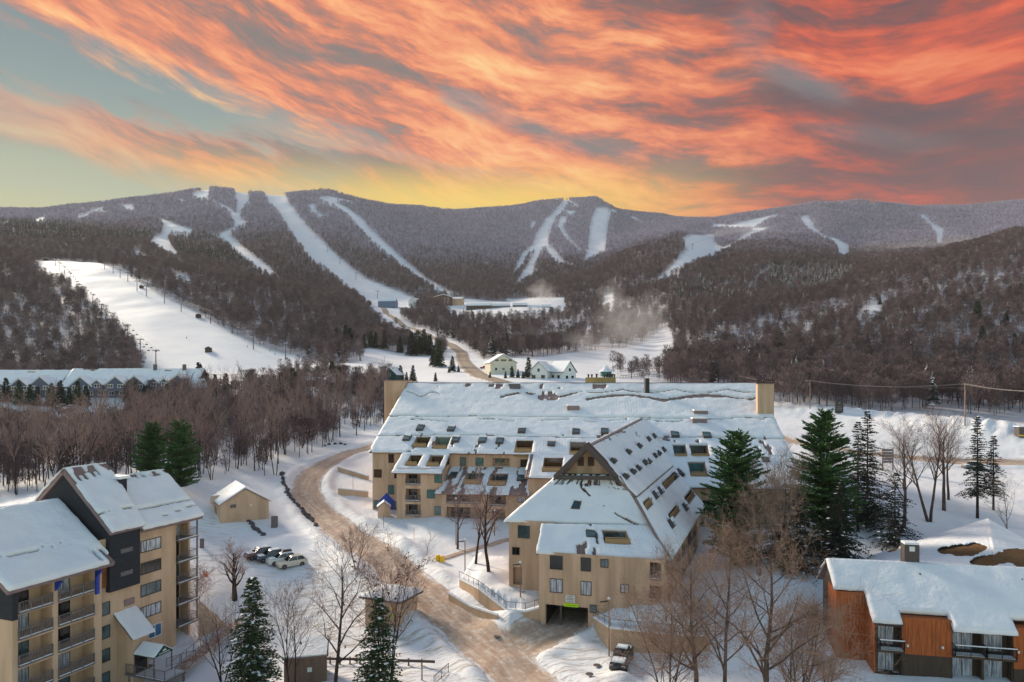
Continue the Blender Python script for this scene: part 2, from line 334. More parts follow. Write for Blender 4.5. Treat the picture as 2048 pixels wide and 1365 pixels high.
# ================================================================== TERRAIN
NEAR = [(1100,1250,88),(1245,1345,74),(560,1150,108),(500,1120,112),(480,1032,133),(410,1012,135),(600,960,158),(735,895,190),(660,915,182),
 (640,1030,137),(700,1085,118),(800,1140,106),(870,1220,92),(980,1310,80),(1020,1365,76),(737,1024,136.5),(860,1037,132),(1000,1047,127),
 (1450,1105,110),(1600,1170,90),(1680,1250,86),(1600,1120,100),(1870,1060,115),(1950,1000,135),(1945,932,178),(2060,920,185),(1640,900,185),(1700,850,230),(1560,810,275),
 (1680,822,270),(1800,835,250),(1950,860,215),(2060,880,200),(100,960,150),(0,1000,130),(300,885,200),(200,832,260),(0,832,260),(200,802,285),(-100,802,285),
 (400,792,300),(600,792,300),(700,802,280),(770,855,230),(820,772,300),(1000,762,335),(1200,766,325),(1400,790,300),(1550,800,285),(1900,830,258),(2060,850,240),
 (600,1362,80),(400,1380,78),(700,1310,86),(790,1238,91),(850,1340,78),(1400,1365,72),(1600,1300,80),(1760,1345,75),(2060,1370,71),(330,1370,82),(250,1400,80),
 (420,1200,99),(400,1060,125),(150,1000,120),(1700,1040,118),(1200,935,160),(1000,925,165),(1500,940,150),(900,1320,82),(1000,1190,96),(900,1150,104),(960,1110,112),(1300,1290,82),
 (1500,1300,78),(380,1290,92),(460,1255,97),(340,1300,88),(1750,960,150),(1850,1000,130),(-300,900,200),(-300,1050,120),(2400,1000,140),(2400,1350,72),(2400,860,230),
 (-300,1500,70),(50,1500,66),(700,1600,55),(1500,1600,52),(2300,1600,50),(1000,1500,62),(1024,2400,28),(2400,2400,28),(-400,2400,28)]
_np = np.array([[*PXY(a, d), (YH - b) / FPX * d] for a, b, d in NEAR])
def _tpsk(r2): return 0.5 * r2 * np.log(r2 + 1e-9)
_n = len(_np); _sc = 100.0
_XY = _np[:, :2] / _sc
_K = _tpsk(((_XY[:, None] - _XY[None]) ** 2).sum(-1)) + np.eye(_n) * 0.004
_Pm = np.hstack([np.ones((_n, 1)), _XY]); _A = np.zeros((_n + 3, _n + 3)); _A[:_n, :_n] = _K; _A[:_n, _n:] = _Pm; _A[_n:, :_n] = _Pm.T
_w = np.linalg.solve(_A, np.concatenate([_np[:, 2], np.zeros(3)]))
def near_z(x, y):
    q = np.stack([np.ravel(x), np.ravel(y)], -1) / _sc; out = np.empty(len(q))
    for i in range(0, len(q), 20000):
        qq = q[i:i + 20000]
        out[i:i + 20000] = _tpsk(((qq[:, None] - _XY[None]) ** 2).sum(-1)) @ _w[:_n] + _w[_n] + qq @ _w[_n + 1:]
    return out.reshape(np.shape(x))
COLS = {
 -900:[(350,800),(500,760),(1000,480),(1150,490),(1500,445),(1700,460),(2100,430),(2500,415),(3300,470)],
 -300:[(350,800),(500,745),(1000,490),(1150,510),(1500,450),(1700,465),(2100,440),(2500,425),(3200,470)],
 0:[(350,793),(450,765),(1000,497),(1150,515),(1500,450),(1650,462),(2100,435),(2400,420),(3000,460)],
 80:[(350,793),(450,765),(1000,516),(1150,520),(1500,452),(1650,462),(2100,436),(2400,421),(3000,460)],
 150:[(350,793),(450,765),(1000,515),(1150,522),(1500,455),(1650,465),(2100,436),(2400,413),(3000,455)],
 300:[(350,790),(450,755),(1000,520),(1150,532),(1500,470),(1650,474),(2100,425),(2450,395),(3000,450)],
 430:[(350,788),(460,748),(950,545),(1100,552),(1500,488),(1650,490),(2100,420),(2500,373),(3100,430)],
 560:[(350,786),(480,742),(900,567),(1100,576),(1500,500),(1700,490),(2200,425),(2600,383),(3200,430)],
 650:[(350,780),(500,722),(900,590),(1100,600),(1400,560),(1700,510),(2200,440),(2650,378),(3200,430)],
 740:[(350,775),(550,700),(950,640),(1150,610),(1350,590),(1700,540),(2300,450),(2750,400),(3300,450)],
 820:[(350,768),(600,702),(900,655),(1200,606),(1400,590),(1800,535),(2500,450),(3000,412),(3600,440)],
 900:[(350,760),(600,702),(900,652),(1150,611),(1350,597),(1800,545),(2600,460),(3100,421),(3700,450)],
 1040:[(350,752),(600,692),(900,640),(1150,606),(1400,594),(1900,548),(2700,470),(3300,411),(3900,440)],
 1100:[(350,752),(600,694),(880,645),(1150,607),(1450,575),(1750,560),(2750,465),(3420,399),(3950,430)],
 1150:[(350,752),(600,696),(850,650),(1150,609),(1500,553),(1700,560),(2800,462),(3500,392),(4100,430)],
 1190:[(350,753),(600,700),(850,655),(1200,600),(1550,538),(1800,546),(2800,462),(3500,390),(4100,430)],
 1240:[(350,756),(550,706),(850,650),(1200,585),(1600,505),(1850,518),(2900,468),(3450,418),(4100,450)],
 1300:[(350,762),(520,716),(800,640),(1200,575),(1700,480),(1950,490),(2800,460),(3400,427),(4000,450)],
 1360:[(350,768),(500,718),(800,622),(1200,560),(1750,464),(2000,473),(2700,455),(3300,436),(3900,460)],
 1430:[(350,775),(480,725),(800,603),(950,608),(1700,500),(1850,505),(2600,470),(3100,437),(3700,460)],
 1480:[(350,780),(460,735),(830,596),(980,600),(1750,484),(1900,490),(2600,460),(3100,427),(3700,460)],
 1560:[(350,786),(450,742),(850,588),(1000,594),(1750,480),(1950,488),(2600,455),(3200,415),(3800,450)],
 1640:[(350,790),(450,742),(870,572),(1000,577),(1700,498),(1900,500),(2550,455),(3250,402),(3800,440)],
 1720:[(350,792),(450,742),(920,550),(1050,556),(1650,513),(1900,510),(2500,470),(3300,398),(3900,440)],
 1824:[(350,800),(450,747),(1000,523),(1150,532),(1700,505),(1900,500),(2500,470),(3300,412),(3900,450)],
 1928:[(350,808),(450,752),(1100,489),(1250,498),(1700,500),(1900,495),(2500,468),(3300,412),(3900,450)],
 2048:[(350,815),(450,757),(1200,456),(1400,466),(1800,478),(2000,478),(2600,450),(3300,402),(3900,440)],
 2400:[(350,830),(450,770),(1300,400),(1500,410),(1900,440),(2200,450),(2700,430),(3400,400),(3900,440)],
 3000:[(350,850),(450,790),(1300,380),(1500,400),(1900,440),(2200,450),(2700,430),(3400,400),(3900,440)]}
_cx = np.array(sorted(COLS)); _ck = np.array([COLS[k] for k in _cx], float)
for ci in range(len(_cx)):
    for k in (2, 4, 7):
        if k == 2 and 700 < _cx[ci] < 1260: continue
        _ck[ci, k, 1] += 1400 * 9.0 / _ck[ci, k, 0] * (0.6 if k == 7 else 1)
def _smooth_cols(px):
    """catmull-like smooth interpolation across columns -> knots (n,K,2)"""
    px = np.clip(px, _cx[0], _cx[-1] - 1e-3); i = np.searchsorted(_cx, px, 'right') - 1; i = np.clip(i, 0, len(_cx) - 2)
    t = ((px - _cx[i]) / (_cx[i + 1] - _cx[i]))[:, None, None]; ts = 0.5 * t + 0.5 * t * t * (3 - 2 * t)
    return _ck[i] * (1 - ts) + _ck[i + 1] * ts
SD = np.concatenate([np.linspace(-2.0, -0.95, 40, endpoint=False), np.linspace(-0.95, 0.95, 661), np.linspace(0.95, 2.0, 41)[1:]])
DD = np.exp(np.linspace(math.log(20), math.log(4000), 560))
_kn = _smooth_cols(CX + FPX * SD)
FARZ = np.empty((len(SD), len(DD)))
for i in range(len(SD)):
    kd = _kn[i, :, 0]; kz = (YH - _kn[i, :, 1]) / FPX * kd
    FARZ[i] = np.interp(DD, kd, kz)
k5 = np.array([1, 4, 6, 4, 1]) / 16.
def _blur(a, ax, n):
    for _ in range(n):
        p = np.pad(a, [(2, 2) if q == ax else (0, 0) for q in range(2)], mode='edge'); s = 0
        for j in range(5): s = s + k5[j] * (p[j:j + a.shape[0]] if ax == 0 else p[:, j:j + a.shape[1]])
        a = s
    return a
FARZ = _blur(FARZ, 1, 2); FARZ = _blur(FARZ, 0, 3)
SS, DG = np.meshgrid(SD, DD, indexing='ij'); XG = SS * DG; YG = DG
ROAD = [(760,888),(735,897),(690,910),(645,932),(618,957),(614,988),(640,1024),(678,1056),(722,1088),(780,1130),(838,1178),(895,1228),(950,1272),(1010,1322),(1060,1375),(1110,1430),(1170,1500)]
nearmask = DG < 400
ZN = np.zeros_like(XG); ZN[nearmask] = near_z(XG[nearmask], YG[nearmask])
bl = sstep(DG, 290, 375)
ZG = ZN * (1 - bl) + FARZ * bl
def grid_at(Zs, x, y):
    x = np.asarray(x, float); y = np.maximum(np.asarray(y, float), DD[0]); s = x / y
    i = np.clip(np.searchsorted(SD, s, 'right') - 1, 0, len(SD) - 2); t = np.clip((s - SD[i]) / (SD[i + 1] - SD[i]), 0, 1)
    j = np.clip(np.searchsorted(DD, y, 'right') - 1, 0, len(DD) - 2); u = np.clip((y - DD[j]) / (DD[j + 1] - DD[j]), 0, 1)
    return (Zs[i, j] * (1 - t) + Zs[i + 1, j] * t) * (1 - u) + (Zs[i, j + 1] * (1 - t) + Zs[i + 1, j + 1] * t) * u
def gz(x, y): return grid_at(ZG, x, y)
def G(px, py, d0=50, d1=340, lift=0.0):
    """where the line of sight through a photo point meets the ground between two distances"""
    ds = np.linspace(d0, d1, 1200); x = (px - CX) / FPX * ds; zr = (YH - py) / FPX * ds; gr = gz(x, ds) + lift
    k = np.where(zr <= gr)[0]; d = ds[k[0]] if len(k) else d1
    x = (px - CX) / FPX * d
    return Vector((x, d, float(gz(x, d))))
road_c = [G(a, b, 55, 260) for a, b in ROAD[:-2]]
road_c += [Vector((road_c[-1].x + (k + 1) * 4.5, road_c[-1].y - (k + 1) * 6.5, 0)) for k in range(5)]
def dense(pts, step=1.0):
    out = []
    n = len(pts)
    for i in range(n - 1):
        p0 = pts[max(i - 1, 0)]; p1 = pts[i]; p2 = pts[i + 1]; p3 = pts[min(i + 2, n - 1)]
        m = max(1, int((Vector(p2[:2]) - Vector(p1[:2])).length / step))
        for k in range(m):
            t = k / m
            q = [0.5 * ((2 * p1[j]) + (-p0[j] + p2[j]) * t + (2 * p0[j] - 5 * p1[j] + 4 * p2[j] - p3[j]) * t * t + (-p0[j] + 3 * p1[j] - 3 * p2[j] + p3[j]) * t ** 3) for j in range(2)]
            out.append(q)
    out.append([pts[-1][0], pts[-1][1]])
    return np.array(out)
def poly_dist(x, y, pl):
    out = np.full(np.shape(x), 1e9)
    for i in range(0, len(pl) - 1):
        ax, ay = pl[i]; bx, by = pl[i + 1]; dx, dy = bx - ax, by - ay
        t = np.clip(((x - ax) * dx + (y - ay) * dy) / (dx * dx + dy * dy + 1e-9), 0, 1)
        out = np.minimum(out, np.hypot(x - ax - t * dx, y - ay - t * dy))
    return out
RC = dense(road_c, 3.0)
drive_c = [G(a, b, 55, 200) for a, b in [(1012, 1306), (1052, 1288), (1090, 1268), (1127, 1250)]] + [Vector((*PXY(1150, 97), 0))]
DC = dense(drive_c, 2.0)
rr_c = [G(a, b, 100, 260) for a, b in [(1540, 872), (1620, 893), (1700, 905), (1800, 916), (1900, 924), (2000, 927), (2100, 928), (2300, 930)]]
RR = dense(rr_c, 5.0)
vr_c = [G(a, b, 300, 1200) for a, b in [(1060, 775), (1010, 768), (972, 757), (942, 740), (926, 722), (922, 706), (900, 692), (872, 678), (838, 664), (805, 650), (782, 636), (770, 622), (762, 610)]]
VR = dense(vr_c, 8.0)
dmask = (DG < 300) & (np.abs(SS) < 1.2)
dr = poly_dist(XG[dmask], YG[dmask], RC); dd_ = poly_dist(XG[dmask], YG[dmask], DC); drr = poly_dist(XG[dmask], YG[dmask], RR)
DROAD = np.full_like(XG, 99.); DROAD[dmask] = np.minimum(np.minimum(dr, dd_ + 0.3), drr)
# snow banks, drifts, gentle lumps
BASEZ = ZG.copy()
bank = 0.55 * np.exp(-((DROAD - 4.6) / 1.1) ** 2) * (0.5 + 1.1 * vnoise(XG * 0.35, YG * 0.35)) - 0.18 * (DROAD < 3.4)
near_l = (1 - sstep(DG, 240, 330))
ZG = ZG + near_l * (bank + 0.30 * fbm(XG * 0.12, YG * 0.12, 4) + 0.16 * fbm(XG * 0.45, YG * 0.45, 3))
# lumpy bank in front of the main building, mounds of ploughed snow
def mound(px, py, r, h, d0=60, d1=300):
    global ZG
    p = G(px, py, d0, d1); q = ((XG - p.x) ** 2 + (YG - p.y) ** 2) / r ** 2
    ZG = ZG + h * np.exp(-q) * (0.75 + 0.5 * vnoise(XG * 0.5, YG * 0.5))
for a, b, r, h in [(1035, 1252, 3.0, 1.1), (1000, 1245, 2.2, .7), (700, 1135, 4, .7), (870, 1048, 5, .8), (950, 1055, 5, .7), (560, 1085, 3.0, 1.0), (1205, 1262, 2.0, .5), (1235, 1362, 1.6, .8), (820, 1090, 4, .8), (760, 1040, 4, .6)]: mound(a, b, r, h)
for a in range(1550, 2060, 22): mound(a, 812 + (a - 1550) * 0.10, 8.0, 0.75 + 0.5 * math.sin(a * 1.7) * math.sin(a * .37), 150, 300)
# terraces held by the retaining walls beside the garage
def terrace(poly, pts):
    global ZG
    Q = np.array([P(*p) for p in pts]); W_ = [(P(a, b, d).x, d) for a, b, d in poly]; m = (DG > 60) & (DG < 125); m &= inpoly(XG, YG, W_); idx = np.where(m)
    x, y = XG[idx], YG[idx]; w = 1 / (((x[:, None] - Q[None, :, 0]) ** 2 + (y[:, None] - Q[None, :, 1]) ** 2) ** 1.5 + .3); ZG[idx] = (w * Q[None, :, 2]).sum(1) / w.sum(1) + .12 * fbm(x * .5, y * .5, 3)
terrace([(921,1164,99),(958,1186,94.6),(1012,1221,90.3),(1051,1225,88.9),(1085,1220,89.5),(1090,1215,95),(1020,1170,97),(1020,1120,104),(960,1110,110)],
        [(919,1159,98),(957,1180,93),(1012,1222,88.7),(1051,1226,87.5),(1086,1216,88.5),(1040,1188,92),(1018,1172,94),(1060,1170,95),(985,1140,98.6),(1015,1115,104),(965,1112,107)])
terrace([(1087,1262,86.5),(1135,1262,85.5),(1181,1262,84.6),(1190,1220,104),(1080,1220,106)], [(1090,1251.6,88),(1120,1253,87.5),(1150,1255,87),(1180,1256,86.4),(1100,1181,103),(1180,1179,102.5),(1140,1217,94)])
terrace([(1189,1237,86.2),(1220,1257,82),(1341,1270,80.2),(1420,1275,80),(1430,1220,92),(1330,1200,86),(1250,1205,88)],
        [(1187,1236,85),(1220,1256,80.7),(1341,1270,79),(1415,1276,79),(1194,1223,86.6),(1240,1216,85.3),(1282,1210,84.4),(1330,1205,83.6),(1400,1215,88)])
# mountain relief
rel = sstep(DG, 450, 900)
ZG = ZG + rel * (fbm(XG / 260, YG / 260, 4) * 14 * sstep(DG, 900, 2000) + fbm(XG / 70, YG / 70, 3) * 5)
# ---- cleared ground (pistes, fields) as areas of the hills; traced where they show
def c1(z): return [(a / 2.926, 340 + b / 2.926) for a, b in z]
def c2(z): return [(660 + a / 2.926, 340 + b / 2.926) for a, b in z]
def c3(z): return [(1340 + a / 2.893, 340 + b / 2.893) for a, b in z]
CLEAR = [
 ([(70,526),(95,518),(180,522),(240,540),(300,580),(380,620),(460,665),(540,700),(640,722),(720,728),(700,775),(250,775),(290,745),(270,700),(220,650),(170,600),(130,570),(80,552)], 400, 1100),
 ([(345,550),(366,548),(380,560),(387,580),(372,578),(352,570)], 700, 1100), ([(265,505),(283,486),(285,500),(276,528)], 900, 1300),
 (c1([(1120,140),(1230,108),(1225,140),(1215,175),(1300,205),(1350,230),(1380,260),(1385,200),(1370,120),(1455,118),(1458,200),(1415,235),(1410,290),(1470,325),(1400,350),(1345,380),(1370,410),(1450,480),(1560,560),(1645,655),(1560,632),(1490,585),(1400,510),(1310,425),(1265,385),(1370,335),(1345,265),(1270,208),(1210,182),(1130,168)]), 1150, 2700),
 (c1([(890,278),(940,285),(1000,308),(1060,330),(1145,350),(1115,388),(1050,382),(1005,385),(985,400),(1005,450),(1062,530),(990,515),(900,455),(862,432),(895,400),(945,375),(955,335),(930,300)]), 1150, 2400),
 (c1([(425,302),(530,243),(600,218),(630,222),(545,268),(480,305)]), 1400, 2500), (c1([(685,208),(778,205),(778,248),(740,245)]), 1400, 2500),
 (c1([(190,290),(330,262),(330,275),(215,318)]), 1400, 2500), (c1([(0,310),(60,300),(40,330),(0,335)]), 1400, 2500), (c1([(1030,180),(1060,170),(1080,185),(1040,192)]), 1400, 2500), (c1([(920,200),(960,198),(950,212)]), 1400, 2500),
 ([(524,381),(567,381),(577,405),(601,436),(632,470),(670,507),(700,533),(735,560),(785,578),(845,602),(760,612),(735,610),(690,578),(655,548),(620,522),(598,492),(573,457),(555,427),(533,400)], 1200, 2800),
 ([(640,393),(665,400),(700,420),(727,440),(737,455),(762,478),(802,514),(848,555),(882,575),(916,594),(900,600),(868,582),(828,556),(778,516),(742,486),(716,456),(696,434),(668,415),(640,403)], 1200, 2900),
 ([(616,412),(630,408),(634,426),(652,436),(640,438),(622,427)], 1500, 2900), ([(650,392),(700,402),(712,412),(660,402)],1500,2900),
 (c2([(1335,220),(1375,170),(1395,190),(1370,240),(1325,285),(1300,340),(1280,400),(1280,440),(1330,490),(1360,530),(1420,572),(1360,566),(1295,522),(1255,458),(1235,485),(1215,530),(1195,590),(1190,625),(1140,655),(1070,705),(1105,640),(1135,590),(1165,550),(1195,485),(1180,478),(1145,530),(1115,590),(1055,645),(1085,580),(1125,490),(1185,440),(1205,380),(1262,300),(1245,300),(1305,260)]), 1250, 3700),
 (c2([(1348,278),(1398,272),(1365,330),(1395,400),(1485,482),(1440,468),(1378,410),(1330,340)]), 1500, 3700),
 (c2([(1560,222),(1632,225),(1645,260),(1628,340),(1612,480),(1475,560),(1510,470),(1518,350),(1535,280)]), 1600, 3700),
 (c2([(1150,268),(1175,298),(1208,308),(1185,355),(1162,342),(1182,315)]), 1500, 3700), (c2([(1105,220),(1118,222),(1118,245),(1108,240)]), 1500, 3700),
 (c2([(1740,278),(1780,273),(1835,318),(1800,308)]), 1900, 3700), (c2([(1860,280),(1990,332),(1900,302)]), 1900, 3700), (c2([(1640,232),(1670,238),(1685,262),(1650,255)]), 1900, 3700), (c2([(1385,170),(1455,215),(1440,222),(1390,190)]), 1900, 3700), (c2([(1370,240),(1440,240),(1430,262),(1395,268)]), 1900, 3700),
 (c3([(-150,668),(-80,640),(0,570),(60,500),(95,460),(60,400),(130,375),(200,380),(238,365),(262,340),(262,420),(300,452),(380,420),(430,375),(480,350),(600,295),(720,280),(600,340),(480,390),(400,440),(330,470),(230,520),(100,570),(0,622),(-100,680)]), 1000, 2600),
 (c3([(235,308),(330,325),(480,288),(600,262),(690,235),(570,290),(485,348),(420,350),(340,338),(262,345)]), 1500, 3400),
 (c3([(745,278),(795,260),(835,330),(875,375),(965,400),(1040,440),(1038,515),(970,515),(968,455),(930,412),(850,382),(785,340)]), 1500, 3400),
 (c3([(1432,262),(1472,260),(1505,300),(1585,348),(1575,450),(1545,450),(1535,365),(1480,305)]), 1500, 3500), (c3([(1150,175),(1185,180),(1195,205),(1165,200)]), 1900, 3500),
 (c3([(470,650),(590,550),(570,600),(500,655)]), 1000, 1850), (c3([(1120,820),(1185,775),(1220,810),(1215,900),(1150,905),(1130,870)]), 350, 900),
 ([(700,690),(780,672),(815,690),(872,705),(880,745),(870,775),(720,775),(745,735),(715,715)], 300, 560),
 ([(1080,715),(1150,705),(1250,696),(1330,680),(1350,690),(1350,735),(1250,745),(1240,770),(900,775),(1000,742),(1080,740)], 300, 620),
 ([(725,592),(830,595),(830,612),(805,630),(790,655),(765,655),(748,635),(730,610)], 700, 1500), ([(880,598),(1130,596),(1130,632),(1000,640),(900,636)], 800, 1400),
 ([(755,655),(790,640),(830,660),(880,672),(925,690),(960,715),(1000,745),(1000,790),(900,790),(880,720),(900,700),(850,690),(800,675)], 300, 900),
 ([(1085,655),(1120,648),(1180,650),(1200,655),(1150,662),(1100,665)], 600, 1000), ([(1203,592),(1228,588),(1228,625),(1208,622)], 500, 1300),
 ([(1010,598),(1090,596),(1080,612),(1020,614)], 900, 1500), ([(1280,690),(1330,655),(1345,670),(1345,700)], 300, 800)]
SPARSE = [(c3([(-200,1110),(-30,1050),(300,970),(560,870),(900,790),(1380,720),(1400,760),(900,840),(700,910),(500,960),(340,1030),(0,1110),(-180,1150)]), 350, 1000, 0.35),
          (c3([(1680,600),(2060,590),(2060,700),(1850,720)]), 600, 1300, 0.5), ([(1000,620),(1330,600),(1330,700),(1000,700)], 500, 1200, 0.55), ([(1340,560),(2100,470),(2100,800),(1340,800)], 260, 1400, 0.94),
          ([(30,640),(180,600),(210,720),(60,740)], 400, 900, 0.7)]
def clear_mask(px, py, d):
    m = np.zeros(px.shape, bool)
    for poly, a, b in CLEAR:
        xs = [q[0] for q in poly]; ys = [q[1] for q in poly]
        k = (d >= a) & (d <= b) & (px >= min(xs)) & (px <= max(xs)) & (py >= min(ys)) & (py <= max(ys))
        idx = np.where(k.ravel())[0]
        if len(idx): 
            r = inpoly(px.ravel()[idx], py.ravel()[idx], poly); m.ravel()[idx] |= r
    return m
def forest_allowed(px, py, d):
    """1 where the woods stand"""
    f = np.ones(px.shape); f[d < 395] = 0
    f[(px > 1330) & (d > 292)] = 1
    f[(px > 1545) & (d > 262 + (px - 1545) * -0.04) & (d < 400)] = 1
    f[(px > 380) & (px < 1330) & (d < 470)] = 0
    f[(px >= 1330) & (px < 1545) & (d < 315)] = 0
    f[(px <= 380) & (d < 410)] = 0
    return f
PXG = CX + FPX * SS; PYG = YH - FPX * ZG / DG
FOR = forest_allowed(PXG, PYG, DG); CM = clear_mask(PXG, PYG, DG); FOR[CM] = 0
FOR[(poly_dist(XG, YG, VR[::4]) < 9) & (DG > 250) & (DG < 1300)] = 0
v = np.stack([XG, YG, ZG], -1).reshape(-1, 3); nj = len(DD)
ii, jj = np.meshgrid(np.arange(len(SD) - 1), np.arange(nj - 1), indexing='ij'); a0 = (ii * nj + jj).ravel()
f = np.stack([a0, a0 + nj, a0 + nj + 1, a0 + 1], -1)
def terr_fn(h, b, geo, c):
    fa = h.node('ShaderNodeAttribute', attribute_name='forest').outputs['Fac']; pk = h.node('ShaderNodeAttribute', attribute_name='packed').outputs['Fac']
    pos = geo.outputs['Position']
    nn = h.noise(pos, 0.09, 5.0, 0.65); sp = h.node('ShaderNodeSeparateXYZ'); h.l.new(pos, sp.inputs[0])
    snow = h.mix(h.ss(h.noise(pos, 0.05, 4.0, 0.6), 0.35, 0.7), (0.80, 0.80, 0.82), (0.72, 0.73, 0.78))
    fine = h.noise(pos, 0.9, 5.0, 0.7)
    snow = h.mix(h.m('MULTIPLY', h.ss(fine, 0.55, 0.75), 0.25), snow, (0.62, 0.62, 0.68))
    # packed and lightly sanded snow where people drive: long faint tracks
    trk = h.node('ShaderNodeVectorMath', operation='MULTIPLY'); h.l.new(pos, trk.inputs[0]); trk.inputs[1].default_value = (0.35, 1.8, 0.0)
    tn = h.ss(h.noise(trk.outputs[0], 0.8, 6.0, 0.7), 0.48, 0.68)
    snow = h.mix(h.m('MULTIPLY', pk, h.m('MULTIPLY', tn, 0.75)), snow, L(178, 158, 140))
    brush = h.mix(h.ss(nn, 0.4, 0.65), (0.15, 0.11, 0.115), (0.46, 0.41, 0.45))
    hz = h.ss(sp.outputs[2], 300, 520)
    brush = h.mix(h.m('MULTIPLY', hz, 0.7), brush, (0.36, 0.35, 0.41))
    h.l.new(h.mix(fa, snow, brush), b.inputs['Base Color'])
    bn = h.node('ShaderNodeBump'); bn.inputs['Distance'].default_value = 0.16
    h.l.new(h.m('ADD', h.noise(pos, 0.6, 6.0, 0.65), h.m('MULTIPLY', pk, h.m('MULTIPLY', tn, 0.5))), bn.inputs['Height']); h.l.new(bn.outputs[0], b.inputs['Normal'])
M_terr = mat('snow_ground', SNOWC, 0.7, 0.2, fn=terr_fn)
me = np_mesh('snowy_ground', v, f, M_terr, smooth=True)
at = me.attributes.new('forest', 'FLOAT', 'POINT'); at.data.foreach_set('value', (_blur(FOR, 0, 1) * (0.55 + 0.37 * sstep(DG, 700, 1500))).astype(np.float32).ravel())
PK = np.zeros_like(XG)
for poly, amt in [([(640,1120),(760,1110),(870,1190),(1000,1290),(1230,1330),(1240,1400),(640,1400),(560,1200)], 1.0), ([(420,1040),(480,1060),(520,1110),(640,1120),(700,1200),(520,1180),(400,1180)], 0.45), ([(960,1240),(1200,1240),(1230,1400),(900,1400)], 1.0), ([(390,1020),(430,1030),(470,1130),(440,1200),(400,1180)], 0.8)]:
    PK = np.maximum(PK, inpoly(PXG, PYG, poly) * (DG < 180) * amt)
PK = np.maximum(PK, 0.7 * np.exp(-((DROAD - 3) / 2.5) ** 2)); PK = _blur(PK, 0, 3)
at = me.attributes.new('packed', 'FLOAT', 'POINT'); at.data.foreach_set('value', PK.astype(np.float32).ravel())
solo('snowy_ground', me, None, 'snow covered valley floor and ski mountains with cleared pistes', 'ground', kind='structure')
# ---- roads as draped ribbons
def road_fn_maker(c0, c1_, c2_):
    def fn(h, b, geo, c):
        ua = h.node('ShaderNodeAttribute', attribute_name='across').outputs['Fac']; va = h.node('ShaderNodeAttribute', attribute_name='along').outputs['Fac']
        p = h.vec(h.m('MULTIPLY', ua, 5.0), h.m('MULTIPLY', va, 0.10), 0)
        n1 = h.noise(p, 1.4, 6.0, 0.65); n2 = h.noise(geo.outputs['Position'], 1.3, 5.0, 0.7)
        cc = h.mix(h.ss(n1, 0.28, 0.70), c0, c1_)
        cc = h.mix(h.m('MULTIPLY', h.ss(n2, 0.46, 0.68), 0.7), cc, c2_)
        rut = h.ss(h.m('ABSOLUTE', h.m('SUBTRACT', h.m('ABSOLUTE', ua), 0.42)), 0.20, 0.02)
        cc = h.mix(h.m('MULTIPLY', rut, 0.45), cc, c0)
        e = h.m('ADD', h.m('ABSOLUTE', ua), h.m('MULTIPLY', h.m('SUBTRACT', h.noise(h.vec(h.m('MULTIPLY', ua, 2.0), h.m('MULTIPLY', va, 0.16)), 1.6, 6.0, 0.75), 0.5), 1.3))
        cc = h.mix(h.ss(e, 0.70, 0.98), cc, (0.76, 0.75, 0.77))
        h.l.new(cc, b.inputs['Base Color'])
        bn = h.node('ShaderNodeBump'); bn.inputs['Distance'].default_value = 0.08; h.l.new(n1, bn.inputs['Height']); h.l.new(bn.outputs[0], b.inputs['Normal'])
    return fn
M_road = mat('sanded_road', (0.4, 0.3, 0.2), 0.9, 0.15, fn=road_fn_maker(L(164, 136, 118), L(194, 172, 154), L(214, 204, 196)))
M_road2 = mat('salted_road', (0.4, 0.3, 0.2), 0.85, 0.2, fn=road_fn_maker(L(128, 112, 100), L(164, 148, 132), L(188, 172, 156)))
def ribbon(name, cl, w, m, lift, label, nw=9, z=None):
    cl = np.asarray(cl); t = np.gradient(cl, axis=0); t /= np.linalg.norm(t, axis=1)[:, None]; nrm = np.stack([-t[:, 1], t[:, 0]], -1)
    us = np.linspace(-1, 1, nw); w = np.broadcast_to(w, len(cl))
    pts = cl[:, None, :] + nrm[:, None, :] * us[None, :, None] * w[:, None, None] / 2
    zz = gz(pts[..., 0], pts[..., 1]) 
    vv = np.concatenate([pts, (zz + lift - (lift + 0.22) * np.abs(us)[None, :] ** 8)[..., None]], -1).reshape(-1, 3)
    i, j = np.meshgrid(np.arange(len(cl) - 1), np.arange(nw - 1), indexing='ij'); a = (i * nw + j).ravel()
    ff = np.stack([a, a + nw, a + nw + 1, a + 1], -1)
    me = np_mesh(name, vv, ff, m, smooth=True)
    s = np.concatenate([[0], np.cumsum(np.linalg.norm(np.diff(cl, axis=0), axis=1))])
    at = me.attributes.new('across', 'FLOAT', 'POINT'); at.data.foreach_set('value', np.tile(us, len(cl)).astype(np.float32))
    at = me.attributes.new('along', 'FLOAT', 'POINT'); at.data.foreach_set('value', np.repeat(s, nw).astype(np.float32))
    return solo(name, me, None, label, 'road', kind='structure')
ribbon('road', dense(road_c, 0.5), 7.2, M_road, 0.13, 'curving resort road covered in brown sanded snow', 17)
ribbon('driveway', dense(drive_c, 0.5), 7.6, M_road, 0.09, 'short sanded drive running into the garage opening', 13)
ribbon('far_road', dense(vr_c, 2.0), 11.0, M_road2, 0.5, 'winding two lane road climbing the valley', 9)
ribbon('footpath', dense([G(a, b, 80, 140) for a, b in [(872, 1121), (905, 1112), (950, 1099), (990, 1088), (1024, 1079)]], .5), 1.9, M_road, 0.10, 'narrow cleared footpath leading to the wing', 7)
ribbon('side_road', dense(rr_c, 1.0), 9.0, M_road, 0.16, 'sanded access road beside the snowy car park', 11)
